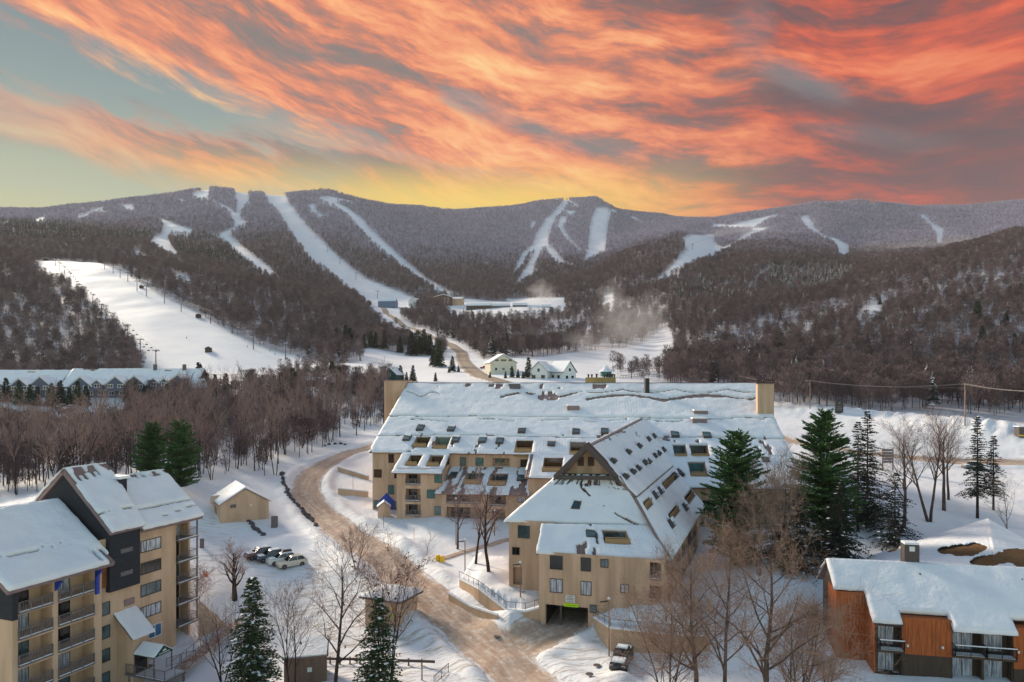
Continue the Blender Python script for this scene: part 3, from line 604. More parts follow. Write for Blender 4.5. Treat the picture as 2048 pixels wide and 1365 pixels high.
# ================================================================== TREES
def far_tree(name, n, seed, mats, snow=False):
    """bare hardwood seen from afar: forked trunk and a crown of fine twigs; unit height"""
    rr = np.random.default_rng(seed); V = []; F = []; MI = []
    def tri(a, b, c, m): o = len(V); V.extend([a, b, c]); F.append((o, o + 1, o + 2)); MI.append(m)
    for k in range(3):
        an = k * 2.1; w = 0.014
        p = np.array([w * math.cos(an), w * math.sin(an), -0.06]); q = np.array([w * math.cos(an + 2.1), w * math.sin(an + 2.1), -0.06]); tri(p, q, np.array([0.01, 0, 0.8]), 0)
    for k in range(n):
        t = rr.random(); z = 0.34 + 0.62 * t; rad = 0.23 * math.sqrt(max(0.05, 1 - ((z - 0.62) / 0.40) ** 2)) * math.sqrt(rr.random())
        a = rr.random() * 6.283; c = np.array([rad * math.cos(a), rad * math.sin(a), z])
        d = np.array([math.cos(a) * 0.6, math.sin(a) * 0.6, 0.8]) + rr.normal(0, 0.3, 3); d /= np.linalg.norm(d)
        s = np.cross(d, rr.normal(0, 1, 3)); s /= np.linalg.norm(s) + 1e-9
        l = 0.12 if n < 90 else 0.085; ww = 0.022 if n < 90 else 0.008
        tri(c - d * l - s * ww, c - d * l * 0.4 + s * ww, c + d * l, 1)
    me = np_mesh(name, np.array(V), np.array(F), mats, MI)
    o = bpy.data.objects.new(name, me); return o
def far_conifer(name, n, seed, mats, snow=0.2):
    rr = np.random.default_rng(seed); V = []; F = []; MI = []
    for k in range(n):
        t = rr.random() ** 0.8; z = 0.12 + 0.86 * t; rad = 0.19 * (1 - t) + 0.015; a = rr.random() * 6.283
        c = np.array([0, 0, z]); e = np.array([math.cos(a) * rad, math.sin(a) * rad, z - 0.25 * rad]); s = np.array([-math.sin(a), math.cos(a), 0]) * rad * 0.45
        o = len(V); V.extend([c + np.array([0, 0, 0.03]), e - s, e + s]); F.append((o, o + 1, o + 2)); MI.append(1 if rr.random() > snow else 2)
    o = len(V); V.extend([np.array([0.012, 0, -0.05]), np.array([-0.012, 0.012, -0.05]), np.array([0, 0, 0.5])]); F.append((o, o + 1, o + 2)); MI.append(0)
    return bpy.data.objects.new(name, np_mesh(name, np.array(V), np.array(F), mats, MI))
def frost_fn(base, frost, lo, hi):
    def fn(h, b, geo, c):
        oi = h.node('ShaderNodeObjectInfo'); sp = h.node('ShaderNodeSeparateXYZ'); h.l.new(oi.outputs['Location'], sp.inputs[0])
        f = h.ss(h.m('ADD', sp.outputs[2], h.m('ADD', h.m('MULTIPLY', h.m('SUBTRACT', h.noise(oi.outputs['Location'], 0.004, 3.0), 0.5), 260), h.m('MULTIPLY', oi.outputs['Random'], 90))), lo, hi)
        cc = h.mix(f, h.ramp(oi.outputs['Random'], base), h.ramp(oi.outputs['Random'], frost)); h.l.new(cc, b.inputs['Base Color'])
    return fn
M_ftwig = mat('woods_twigs', (0.1, 0.08, 0.08), 0.95, 0.05, fn=frost_fn([(0, (0.085, 0.060, 0.063)), (0.5, (0.135, 0.096, 0.098)), (1, (0.215, 0.155, 0.154))], [(0, (0.22, 0.20, 0.27)), (1, (0.47, 0.43, 0.55))], 280, 520))
M_fneed = mat('woods_needles', (0.02, 0.03, 0.02), 0.9, 0.1, fn=frost_fn([(0, (0.022, 0.03, 0.028)), (1, (0.045, 0.055, 0.042))], [(0, (0.25, 0.25, 0.30)), (1, (0.50, 0.48, 0.55))], 380, 620))
protoA = [far_tree('woods_tree', 62, 1, [M_bark2, M_ftwig]), far_tree('woods_tree', 62, 2, [M_bark2, M_ftwig])]
protoB = [far_tree('woods_tree', 230, k, [M_bark, M_ftwig]) for k in (3, 4, 5)]
protoC = [far_conifer('woods_conifer', 70, 6, [M_bark2, M_fneed, M_snow], 0.10), far_conifer('woods_conifer', 90, 7, [M_bark2, M_fneed, M_snow], 0.34)]
def gn_scatter(name, pts, scl, protos_w, label, cat):
    """one countless wood: the trees are instanced on its points"""
    me = bpy.data.meshes.new(name); me.vertices.add(len(pts)); me.vertices.foreach_set('co', pts.astype(np.float32).ravel())
    a = me.attributes.new('size', 'FLOAT', 'POINT'); a.data.foreach_set('value', scl.astype(np.float32))
    a = me.attributes.new('spin', 'FLOAT', 'POINT'); a.data.foreach_set('value', (RNG.random(len(pts)) * 6.283).astype(np.float32))
    o = bpy.data.objects.new(name, me); COL.objects.link(o); tag(o, label, cat, kind='stuff')
    ng = bpy.data.node_groups.new(name, 'GeometryNodeTree')
    ng.interface.new_socket('Geometry', in_out='INPUT', socket_type='NodeSocketGeometry'); ng.interface.new_socket('Geometry', in_out='OUTPUT', socket_type='NodeSocketGeometry')
    N = ng.nodes; Lk = ng.links; gi = N.new('NodeGroupInput'); go = N.new('NodeGroupOutput')
    iop = N.new('GeometryNodeInstanceOnPoints'); oi = N.new('GeometryNodeObjectInfo'); oi.inputs['Object'].default_value = protos_w; oi.inputs['As Instance'].default_value = True
    sz = N.new('GeometryNodeInputNamedAttribute'); sz.data_type = 'FLOAT'; sz.inputs['Name'].default_value = 'size'
    sp = N.new('GeometryNodeInputNamedAttribute'); sp.data_type = 'FLOAT'; sp.inputs['Name'].default_value = 'spin'
    cx = N.new('ShaderNodeCombineXYZ'); Lk.new(sp.outputs['Attribute'], cx.inputs[2])
    Lk.new(gi.outputs[0], iop.inputs['Points']); Lk.new(oi.outputs['Geometry'], iop.inputs['Instance']); Lk.new(cx.outputs[0], iop.inputs['Rotation']); Lk.new(sz.outputs['Attribute'], iop.inputs['Scale'])
    Lk.new(iop.outputs[0], go.inputs[0])
    md = o.modifiers.new('scatter', 'NODES'); md.node_group = ng
    return o
# visibility horizon on the polar grid
EL = ZG / DG; RUN = np.maximum.accumulate(EL, axis=1)
def scatter_region(d0, d1, dens, seed):
    rg = np.random.default_rng(seed); s0, s1 = -0.86, 0.86
    n = int(0.5 * (d1 ** 2 - d0 ** 2) * (s1 - s0) * dens)
    d = np.sqrt(rg.random(n) * (d1 ** 2 - d0 ** 2) + d0 ** 2); s = rg.random(n) * (s1 - s0) + s0; x = s * d
    z = gz(x, d); px = CX + FPX * s; py = YH - FPX * z / d
    run = grid_at(RUN, x, d * 0.97)
    ok = (z + 13) / d > run - 0.0005
    x, d, z, px, py = x[ok], d[ok], z[ok], px[ok], py[ok]
    fa = forest_allowed(px, py, d); fa[clear_mask(px, py, d)] = 0
    for poly, a, b, k in SPARSE: fa *= np.where((d > a) & (d < b) & inpoly(px, py, poly), k, 1)
    k = (d < 1300) & (d > 300); q = np.zeros(len(x), bool); q[k] = poly_dist(x[k], d[k], VR[::4]) < 9; fa[q] = 0
    ok = rg.random(len(x)) < fa
    return x[ok], d[ok], z[ok], px[ok], py[ok]
CONIF = [(c1([(0,300),(250,310),(500,320),(880,370),(900,410),(700,430),(400,430),(0,420)]), 0.9), (c1([(985,390),(1230,370),(1400,490),(1480,570),(1300,560),(1050,510)]), 0.9), (c1([(1400,340),(1500,380),(1700,430),(1900,600),(1900,680),(1640,650),(1560,560),(1420,440)]), 0.5),
         (c3([(560,570),(900,540),(1100,540),(1000,680),(720,740),(560,640)]), 0.65), (c3([(0,640),(500,640),(520,780),(0,800)]), 0.25), ([(820,700),(870,640),(1000,650),(1060,735),(960,745),(880,735)], 0.35), (c2([(350,760),(900,800),(1000,900),(560,900)]), 0.3)]
def split_conif(px, py, seed, base):
    rg = np.random.default_rng(seed); p = np.full(len(px), base)
    p = p * np.where(vnoise(px * 0.03 + 50, py * 0.05) > 0.55, 1.7, 0.6)
    for poly, k in CONIF: p = np.where(inpoly(px, py, poly), k * (.75 + .5 * vnoise(px * .04, py * .08)), p)
    return rg.random(len(px)) < p
sets = []
for d0, d1, dens, h0, seed, near in [(262, 520, 1 / 34., 13.5, 21, 1), (520, 1250, 1 / 47., 13, 22, 1), (1250, 2100, 1 / 46., 12.5, 23, 0), (2100, 3700, 1 / 62., 12, 24, 0)]:
    x, y, z, px, py = scatter_region(d0, d1, dens, seed); cf = split_conif(px, py, seed + 100, 0.03 if near else 0.02)
    rg = np.random.default_rng(seed + 7); h = h0 * (0.7 + 0.5 * rg.random(len(x)))
    wide = np.where(near, 1.0, 1.0)
    sets.append((near, x, y, z, h, cf))
def merge(sel):
    P_ = [np.concatenate(q) for q in zip(*sel)]; return P_
for near, protos, nm, lb in [(1, protoB, 'hillside_woods', 'bare brown hardwood forest on the nearer valley slopes'), (0, protoA, 'mountain_woods', 'frosted mauve forest covering the far ski mountains')]:
    S = [(x[~c], y[~c], z[~c], h[~c]) for nr, x, y, z, h, c in sets if nr == near]
    x, y, z, h = merge(S); grp = RNG.integers(0, len(protos), len(x))
    for k, pr in enumerate(protos):
        m = grp == k
        lbk = lb + [', tallest crowns', ', rounder crowns', ', narrow crowns'][k]
        gn_scatter(nm, np.stack([x[m], y[m], z[m] - 0.3], -1), h[m] * (1.0 if near else 1.12), pr, lbk, 'forest')
S = [(x[c], y[c], z[c], h[c], np.full(c.sum(), nr)) for nr, x, y, z, h, c in sets]; x, y, z, h, nr = merge(S)
pxx = CX + FPX * x / y
sn = (RNG.random(len(x)) < np.where((pxx > 1340) & (y < 1300), 0.8, 0.12))
for m, pr, lb in [(~sn, protoC[0], 'dark evergreen stands dotted through the hillside woods'), (sn, protoC[1], 'snow laden evergreens dotted through the hillside woods')]:
    gn_scatter('evergreen_woods', np.stack([x[m], y[m], z[m] - 0.3], -1), h[m] * 1.05, pr, lb, 'forest')
print('FOREST', [len(s[1]) for s in sets])
# ================================================================== BUILDING HELPERS
def proj(p): return (CX + FPX * p[0] / p[1], YH - FPX * p[2] / p[1])
class Wall:
    """vertical plane through A=(x,y) with unit direction u; n points outward"""
    def __init__(s, A, B=None, u=None, flip=False):
        s.A = Vector(A[:2]).to_2d(); u = Vector(u) if u is not None else (Vector(B[:2]) - s.A)
        s.L = u.length; s.u = u.normalized(); n = Vector((s.u.y, -s.u.x)); s.n = -n if flip else n
    def pt(s, a, z, out=0.0): p = s.A + s.u * a + s.n * out; return Vector((p.x, p.y, z))
    def at(s, px, py):
        k = (px - CX) / FPX; a = (k * s.A.y - s.A.x) / (s.u.x - k * s.u.y)
        y = s.A.y + a * s.u.y; return a, (YH - py) / FPX * y
    def rect(s, x0, y0, x1, y1):
        a0, _ = s.at(x0, y0); a1, _ = s.at(x1, y1); xm = (x0 + x1) / 2
        zt = s.at(xm, y0)[1]; zb = s.at(xm, y1)[1]; return min(a0, a1), max(a0, a1), zb, zt
def wall_mesh(w, s0, s1, z0, z1, holes=(), mb=None, mi=0, back=1):
    """front face with recesses; holes = (a0,a1,zb,zt,depth)"""
    mb = mb or MB()
    xs = sorted({s0, s1} | {min(max(h[i], s0), s1) for h in holes for i in (0, 1)}); zs = sorted({z0, z1} | {min(max(h[i], z0), z1) for h in holes for i in (2, 3)})
    for i in range(len(xs) - 1):
        for j in range(len(zs) - 1):
            cx_, cz = (xs[i] + xs[i + 1]) / 2, (zs[j] + zs[j + 1]) / 2
            if any(h[0] < cx_ < h[1] and h[2] < cz < h[3] for h in holes): continue
            mb.quad(w.pt(xs[i], zs[j]), w.pt(xs[i + 1], zs[j]), w.pt(xs[i + 1], zs[j + 1]), w.pt(xs[i], zs[j + 1]), mi)
    for h in holes:
        a0, a1, zb, zt, d = h[:5]; b = -d
        mb.quad(w.pt(a0, zb), w.pt(a0, zt), w.pt(a0, zt, b), w.pt(a0, zb, b), mi); mb.quad(w.pt(a1, zb), w.pt(a1, zb, b), w.pt(a1, zt, b), w.pt(a1, zt), mi)
        mb.quad(w.pt(a0, zt), w.pt(a1, zt), w.pt(a1, zt, b), w.pt(a0, zt, b), mi); mb.quad(w.pt(a0, zb), w.pt(a0, zb, b), w.pt(a1, zb, b), w.pt(a1, zb), mi)
        mb.quad(w.pt(a0, zb, b), w.pt(a0, zt, b), w.pt(a1, zt, b), w.pt(a1, zb, b), mi if len(h) < 6 else h[5])
    return mb
def window(root, w, a0, a1, z0, z1, glass=None, mull=(0.5,), out=0.0, fr=0.07, fmat=None, label=None):
    g_ = MB(); g_.box(a0, a1, out + 0.012, out + 0.03, z0, z1, lambda x, y, z: w.pt(x, z, y))
    p = part('window', g_, glass or M_glass, root, label=label)
    m = MB(); fn = lambda x, y, z: w.pt(x, z, y); o0, o1 = out + 0.004, out + 0.075
    m.box(a0 - fr, a0, o0, o1, z0, z1, fn); m.box(a1, a1 + fr, o0, o1, z0, z1, fn); m.box(a0 - fr, a1 + fr, o0, o1, z1, z1 + fr, fn); m.box(a0 - fr, a1 + fr, o0, o1 + 0.03, z0 - fr, z0, fn)
    for t in mull: c = a0 + (a1 - a0) * t; m.box(c - fr * .45, c + fr * .45, o0, o1 - 0.02, z0, z1, fn)
    part('frame', m, fmat or M_frame, p); return p
def win_px(root, w, x0, y0, x1, y1, glass=None, mull=(0.5,), **k):
    a0, a1, z0, z1 = w.rect(x0, y0, x1, y1); return window(root, w, a0, a1, z0, z1, glass, mull, **k)
def railing(root, pts, h, m, name='railing', post=1.6, bal=0.14, snow=True, th=0.03, solid=False):
    """guard rail along 3D points (its foot)"""
    r = MB()
    for i in range(len(pts) - 1):
        a, b = Vector(pts[i]), Vector(pts[i + 1]); L_ = (b - a).length; up = Vector((0, 0, 1))
        r.tube(a + up * h, b + up * h, th * 1.3, n=4); r.tube(a + up * 0.12, b + up * 0.12, th, n=4)
        n = max(1, round(L_ / post))
        for k in range(n + 1): q = a.lerp(b, k / n); r.tube(q, q + up * (h + .03), th * 1.4, n=4)
        if bal:
            n = max(1, int(L_ / bal))
            for k in range(1, n): q = a.lerp(b, k / n); r.tube(q + up * 0.12, q + up * h, th * 0.55, n=3, cap=False)
    return part(name, r, m, root)
def balcony_front(root, w, hole, m=None, h=1.0, glass=None, slab=0.18, doors=(0.08, 0.62)):
    """railing, slab edge and the sliding door at the back of a recess"""
    a0, a1, zb, zt, d = hole[:5]
    bp = MB(); fn = lambda x, y, z: w.pt(x, z, y); bp.box(a0, a1, -0.1, 0.16, zb - slab, zb, fn)
    o = part('balcony', bp, M_rail, root)
    sn = MB(); sn.box(a0 + .02, a1 - .02, -0.02, 0.14, zb + 0.003, zb + 0.07, fn); part('snow', sn, M_snow, o)
    r = MB(); n = max(2, int((a1 - a0) / 0.16))
    r.box(a0, a1, 0.06, 0.13, zb + h - 0.07, zb + h, fn); r.box(a0, a1, 0.07, 0.11, zb + .1, zb + 0.17, fn)
    for k in range(n + 1): x = a0 + (a1 - a0) * k / n; r.box(x - .022, x + .022, 0.08, 0.105, zb + .17, zb + h - .07, fn)
    for t in (0, .34, .67, 1): x = a0 + (a1 - a0) * t; x = min(max(x, a0 + .05), a1 - .05); r.box(x - .05, x + .05, 0.055, 0.14, zb, zb + h + .02, fn)
    part('railing', r, m or M_rail, o)
    L_ = a1 - a0; wb = Wall(w.pt(0, 0, -d)[:2], u=w.u); wb.n = w.n
    window(root, wb, a0 + L_ * doors[0], a0 + L_ * doors[1], zb + .05, zt - .25 if zt - zb > 1.6 else zt - .1, glass or M_glassd, (.33, .66), fr=.05)
class Patch:
    """roof slope with corners p00 (ridge left) p10 (ridge right) p11 (eave right) p01 (eave left)"""
    def __init__(s, p00, p10, p11, p01):
        s.c = [Vector(p) for p in (p00, p10, p11, p01)]
        s.n = ((s.c[1] - s.c[0]).cross(s.c[3] - s.c[0])).normalized()
        if s.n.z < 0: s.n = -s.n
        s.lu = max((s.c[1] - s.c[0]).length, (s.c[2] - s.c[3]).length); s.lv = max((s.c[3] - s.c[0]).length, (s.c[2] - s.c[1]).length)
    def pt(s, u, v, h=0.0):
        a, b, c, d = s.c; return (a * (1 - u) + b * u) * (1 - v) + (d * (1 - u) + c * u) * v + s.n * h
    def uv(s, px, py):
        u = v = 0.5
        for _ in range(25):
            x, y = proj(s.pt(u, v)); xu, yu = proj(s.pt(u + 1e-3, v)); xv, yv = proj(s.pt(u, v + 1e-3))
            J = np.array([[(xu - x) / 1e-3, (xv - x) / 1e-3], [(yu - y) / 1e-3, (yv - y) / 1e-3]])
            d = np.linalg.solve(J, [px - x, py - y]); u += float(np.clip(d[0], -.3, .3)); v += float(np.clip(d[1], -.3, .3))
        return u, v
    def rect(s, x0, y0, x1, y1):
        xm = (x0 + x1) / 2; ym = (y0 + y1) / 2
        v0 = s.uv(xm, y0)[1]; v1 = s.uv(xm, y1)[1]; u0 = s.uv(x0, ym)[0]; u1 = s.uv(x1, ym)[0]
        return min(u0, u1), max(u0, u1), min(v0, v1), max(v0, v1)
def deck(root, p, holes=(), th=0.35, m=None, name='roof', fm=None):
    us = sorted({0, 1} | {min(max(h[i], 0), 1) for h in holes for i in (0, 1)}); vs = sorted({0, 1} | {min(max(h[i], 0), 1) for h in holes for i in (2, 3)})
    mb = MB()
    for i in range(len(us) - 1):
        for j in range(len(vs) - 1):
            cu, cv = (us[i] + us[i + 1]) / 2, (vs[j] + vs[j + 1]) / 2
            if any(h[0] < cu < h[1] and h[2] < cv < h[3] for h in holes): continue
            for hh in (0, -th): mb.quad(p.pt(us[i], vs[j], hh), p.pt(us[i + 1], vs[j], hh), p.pt(us[i + 1], vs[j + 1], hh), p.pt(us[i], vs[j + 1], hh), 0)
    for (a, b) in (((0, 0), (1, 0)), ((1, 0), (1, 1)), ((1, 1), (0, 1)), ((0, 1), (0, 0))):
        mb.quad(p.pt(*a, 0), p.pt(*b, 0), p.pt(*b, -th), p.pt(*a, -th), 1)
    for u0, u1, v0, v1 in holes:
        for (a, b) in (((u0, v0), (u1, v0)), ((u1, v0), (u1, v1)), ((u1, v1), (u0, v1)), ((u0, v1), (u0, v0))):
            mb.quad(p.pt(*a, 0), p.pt(*b, 0), p.pt(*b, -th), p.pt(*a, -th), 1)
    me = mb.mesh(name, [m or M_metal, fm or M_fascia], root.location if not root.parent else (0, 0, 0))
    at = me.attributes.new('rib', 'FLOAT', 'POINT'); org = root.location
    val = [((Vector(v.co) + org) - p.c[0]).dot((p.c[1] - p.c[0]).normalized()) / 0.45 for v in me.vertices]; at.data.foreach_set('value', val)
    return part(name, me, None, root)
def snow(root, p, holes=(), t=0.30, cell=0.4, mask=None, seed=0, over=0.25, u0=0., u1=1., v0=0., v1=1., name='snow', m=None, rough=1.0):
    """a blanket lying on a roof slope; it hangs a little over the eave and has ragged openings"""
    nu = max(4, int(p.lu * (u1 - u0) / cell)); nv = max(4, int(p.lv * (v1 - v0) / cell))
    U = np.linspace(u0, u1, nu + 1); V_ = np.linspace(v0, v1 + (over / p.lv if v1 >= .999 else 0), nv + 1); UU, VV = np.meshgrid(U, V_, indexing='ij')
    c = [np.array(q) for q in p.c]
    def pos(u, v): u = u[..., None]; v = v[..., None]; return (c[0] * (1 - u) + c[1] * u) * (1 - v) + (c[3] * (1 - u) + c[2] * u) * v
    B = pos(UU, VV); uc = (UU[1:, 1:] + UU[:-1, :-1]) / 2; vc = (VV[1:, 1:] + VV[:-1, :-1]) / 2; C = pos(uc, vc)
    K = np.ones(uc.shape, bool); cu, cv = 0.5 * cell / p.lu, 0.5 * cell / p.lv
    for h in holes: K &= ~((uc > h[0] - cu) & (uc < h[1] + cu) & (vc > h[2] - cv) & (vc < h[3] + cv))
    if mask is not None:
        PX = CX + FPX * C[..., 0] / C[..., 1]; PY = YH - FPX * C[..., 2] / C[..., 1]
        K &= mask(uc * p.lu, vc * p.lv, PX, PY, C)
    e = fbm(UU * p.lu * .9 + seed * 7.7, VV * p.lv * .9, 3)
    cnt = np.zeros(UU.shape)
    Kf = K.astype(float)
    for a, b in ((0, 0), (0, 1), (1, 0), (1, 1)): cnt[a:a + nu, b:b + nv] += Kf
    T = t * (0.30 + 0.70 * sstep(cnt, 0.5, 4)) * (1 + 0.45 * rough * fbm(UU * p.lu * .25 + seed * 3.1, VV * p.lv * .25, 4)) + 0.06 * rough * e
    T = np.maximum(T, 0.05)
    jit = 0.35 * cell * np.stack([fbm(UU * p.lu * 1.7 + 9, VV * p.lv * 1.7, 2), fbm(UU * p.lu * 1.7, VV * p.lv * 1.7 + 31, 2)], -1)
    du = np.array((p.c[1] - p.c[0]).normalized()); dv = np.array((p.c[3] - p.c[0]).normalized()); n = np.array(p.n)
    Bj = B + jit[..., :1] * du + jit[..., 1:] * dv
    top = (Bj + n * T[..., None]).reshape(-1, 3); bot = (Bj + n * 0.004).reshape(-1, 3); N_ = len(top)
    i, j = np.where(K); a = i * (nv + 1) + j; F = [np.stack([a, a + nv + 1, a + nv + 2, a + 1], -1)]
    Kp = np.pad(K, 1)
    for di, dj, q0, q1 in ((-1, 0, (0, 0), (0, 1)), (1, 0, (1, 0), (1, 1)), (0, -1, (0, 0), (1, 0)), (0, 1, (0, 1), (1, 1))):
        mm = K & ~Kp[1 + di:1 + di + K.shape[0], 1 + dj:1 + dj + K.shape[1]]; i, j = np.where(mm)
        s0 = (i + q0[0]) * (nv + 1) + j + q0[1]; s1 = (i + q1[0]) * (nv + 1) + j + q1[1]
        F.append(np.stack([s0, s1, s1 + N_, s0 + N_], -1))
    F = np.concatenate(F); v = np.concatenate([top, bot]); used = np.unique(F); rm = np.zeros(len(v), int); rm[used] = np.arange(len(used))
    r0 = root
    while r0.parent: r0 = r0.parent
    me = np_mesh(name, v[used] - np.array(r0.location), rm[F], m or (M_rsnow if r0.name.startswith('condominium') and r0.name[-1] == 'm' else M_snow), smooth=True)
    at = me.attributes.new('rib', 'FLOAT', 'POINT'); rb = (UU * p.lu / 0.6).ravel(); at.data.foreach_set('value', np.concatenate([rb, rb])[used].astype(np.float32))
    return part(name, me, None, root)
def roof_balcony(root, p, h, glass=None, rm=None, dep=1.9):
    """loggia cut into a roof slope: wide dark pane over the back wall for the door and painted roof shade, side walls, railing at the front edge"""
    u0, u1, v0, v1 = h; a, b = p.pt(u0, v0, -.02), p.pt(u1, v0, -.02); c, d = p.pt(u1, v1, -.02), p.pt(u0, v1, -.02)
    zf = min(c.z, d.z) - 0.75; fl = lambda q: Vector((q.x, q.y, zf))
    mb = MB(); mb.quad(a, b, fl(b), fl(a)); mb.quad(a, fl(a), fl(d), d); mb.quad(b, c, fl(c), fl(b)); mb.quad(fl(a), fl(b), fl(c), fl(d)); mb.quad(d, fl(d), fl(c), c)
    o = part('balcony', mb, M_olive, root)
    ab = (b - a); n = Vector((c.x - b.x, c.y - b.y, 0)).normalized()
    g_ = MB(); q0, q1 = a.lerp(b, .03) + n * .05, a.lerp(b, .97) + n * .05  # glass widened past the door so its dark colour also paints the shade
    g_.quad(Vector((q0.x, q0.y, zf + .1)), Vector((q1.x, q1.y, zf + .1)), q1 - Vector((0, 0, .04)), q0 - Vector((0, 0, .04)))
    w_ = part('window', g_, glass or M_glassd, o)
    r = MB(); hh = 1.65; n_ = max(3, int((c - d).length / .17)); up = Vector((0, 0, 1)); fd, fc = fl(d) - n * .08, fl(c) - n * .08
    r.tube(fd + up * hh, fc + up * hh, .05, n=4)
    for k in range(n_ + 1): q = fd.lerp(fc, k / n_); r.tube(q + up * .3, q + up * hh, .03, n=3, cap=False)
    r.hexa([fd + up * .3, fc + up * .3, fc + up * .3 - n * .03, fd + up * .3 - n * .03, fd + up * 1.5, fc + up * 1.5, fc + up * 1.5 - n * .03, fd + up * 1.5 - n * .03])
    part('railing', r, rm or M_railtan, o)
def skylight(root, p, px, py, su=1.25, sv=1.35, snowy=0.4, hh=0.5, seed=0):
    u, v = p.uv(px, py); du, dv = su / p.lu / 2, sv / p.lv / 2
    m = MB(); q = [p.pt(u - du, v - dv), p.pt(u + du, v - dv), p.pt(u + du, v + dv), p.pt(u - du, v + dv)]
    hs = [hh - .1, hh - .1, hh, hh]; m.hexa([x - p.n * .1 for x in q] + [x + p.n * hs[i] for i, x in enumerate(q)])
    o = part('skylight', m, M_dark, root)
    g_ = MB(); k = 0.82; gq = [p.pt(u + sx * du * k, v + sy * dv * k, hh - .04 + .02 * sy * 1.0 + .045) for sx, sy in ((-1, -1), (1, -1), (1, 1), (-1, 1))]; g_.quad(*gq)
    part('pane', g_, M_glass, o)
    if snowy:
        s_ = MB(); f_ = snowy; tq = [p.pt(u + sx * du * .98, v - dv * 1.02 + (sy * 2 * dv * f_), hh + .03) for sx, sy in ((-1, 0), (1, 0), (1, 1), (-1, .6 + .5 * ((seed * 37) % 5) / 5))]
        s_.prism(tq, p.n * .16); part('snow_cap', s_, M_snow, o)
    return o
def roof_box(root, p, x0, y0, x1, y1, hgt, m, name='vent_box', cap=True):
    """upright box standing out of a slope; its front face fills the given picture rectangle"""
    u0, v1 = p.uv(x0, y1); u1, _ = p.uv(x1, y1); a, b = p.pt(u0, v1), p.pt(u1, v1); top = (YH - y0) / FPX * a.y
    back = Vector((0, 1.6, 0)); dn = Vector((0, 0, -.6)); A, B_ = a + dn, b + dn
    mb = MB(); tz = lambda q: Vector((q.x, q.y, top)); mb.hexa([A, B_, B_ + back, A + back, tz(a), tz(b), tz(b) + back, tz(a) + back])
    o = part(name, mb, m, root)
    if cap:
        s_ = MB(); s_.hexa([tz(a) + Vector((-.05, -.08, .003)), tz(b) + Vector((.05, -.08, .003)), tz(b) + back + Vector((.05, 0, .003)), tz(a) + back + Vector((-.05, 0, .003)),
                            tz(a) + Vector((.05, 0, .28)), tz(b) + Vector((-.05, 0, .3)), tz(b) + back + Vector((-.1, 0, .3)), tz(a) + back + Vector((.1, 0, .26))]); part('snow_cap', s_, M_snow, o)
    return o
def px_wall(root, name, A, B, z0, z1, mats, holes_px=(), dep=1.6, flip=False, mb=None):
    w = Wall(A, B); 
    if flip: w.n = -w.n
    hs = [(*w.rect(*h), dep) for h in holes_px]
    m = wall_mesh(w, 0, w.L, z0, z1, hs); part(name, m, mats, root)
    return w, hs
# ================================================================== MAIN CONDOMINIUM (long roof + front wing)
MU = Vector((.9923, -.1240)); MV = Vector((-.1240, -.9923)); MO = Vector((-24.6, 165.0))
def MF(a, b, z): p = MO + MU * a + MV * b; return Vector((p.x, p.y, z))
def mz(b): return -0.9 - 0.471 * b
lodge = thing('condominium', MF(40, 14, -22), 'long tan condominium block with a huge stepped snowy roof, skylights and roof balconies', 'building')
# bodies
b_ = MB(); 
b_.prism([MF(1.1, .5, -5.2), MF(1.1, 26.9, mz(27) - 3.4), MF(1.1, 26.9, -27), MF(1.1, -26, -27), MF(1.1, -26, mz(26) - .4)], (MU * 77.7).to_3d())
for a_ in (.5, 78.9): b_.prism([MF(a_, .5, -1.6), MF(a_, 27, mz(27) - .4), MF(a_, 27, -27), MF(a_, -26, -27), MF(a_, -26, mz(26) - .4)], (MU * .5).to_3d())
part('wall', b_, M_tan, lodge)
px_r1 = [(830.4,875.7,856.5,895.6),(870.7,876.5,896.4,899.4),(1031.4,882,1063.8,905.6),(1141,885.7,1168.5,911.8),(1347.8,892,1371.7,917),(1383,892,1415.3,917)]
R1 = Patch(MF(0, 0, mz(0)), MF(79.8, 0, mz(0)), MF(79.8, 28, mz(28)), MF(0, 28, mz(28)))
R1b = Patch(MF(0, -.01, mz(0)), MF(79.8, -.01, mz(0)), MF(79.8, -27, mz(27)), MF(0, -27, mz(27)))
h1 = [R1.rect(*q) for q in px_r1]; deck(lodge, R1, h1); deck(lodge, R1b); snow(lodge, R1b, cell=1.2, t=.3)
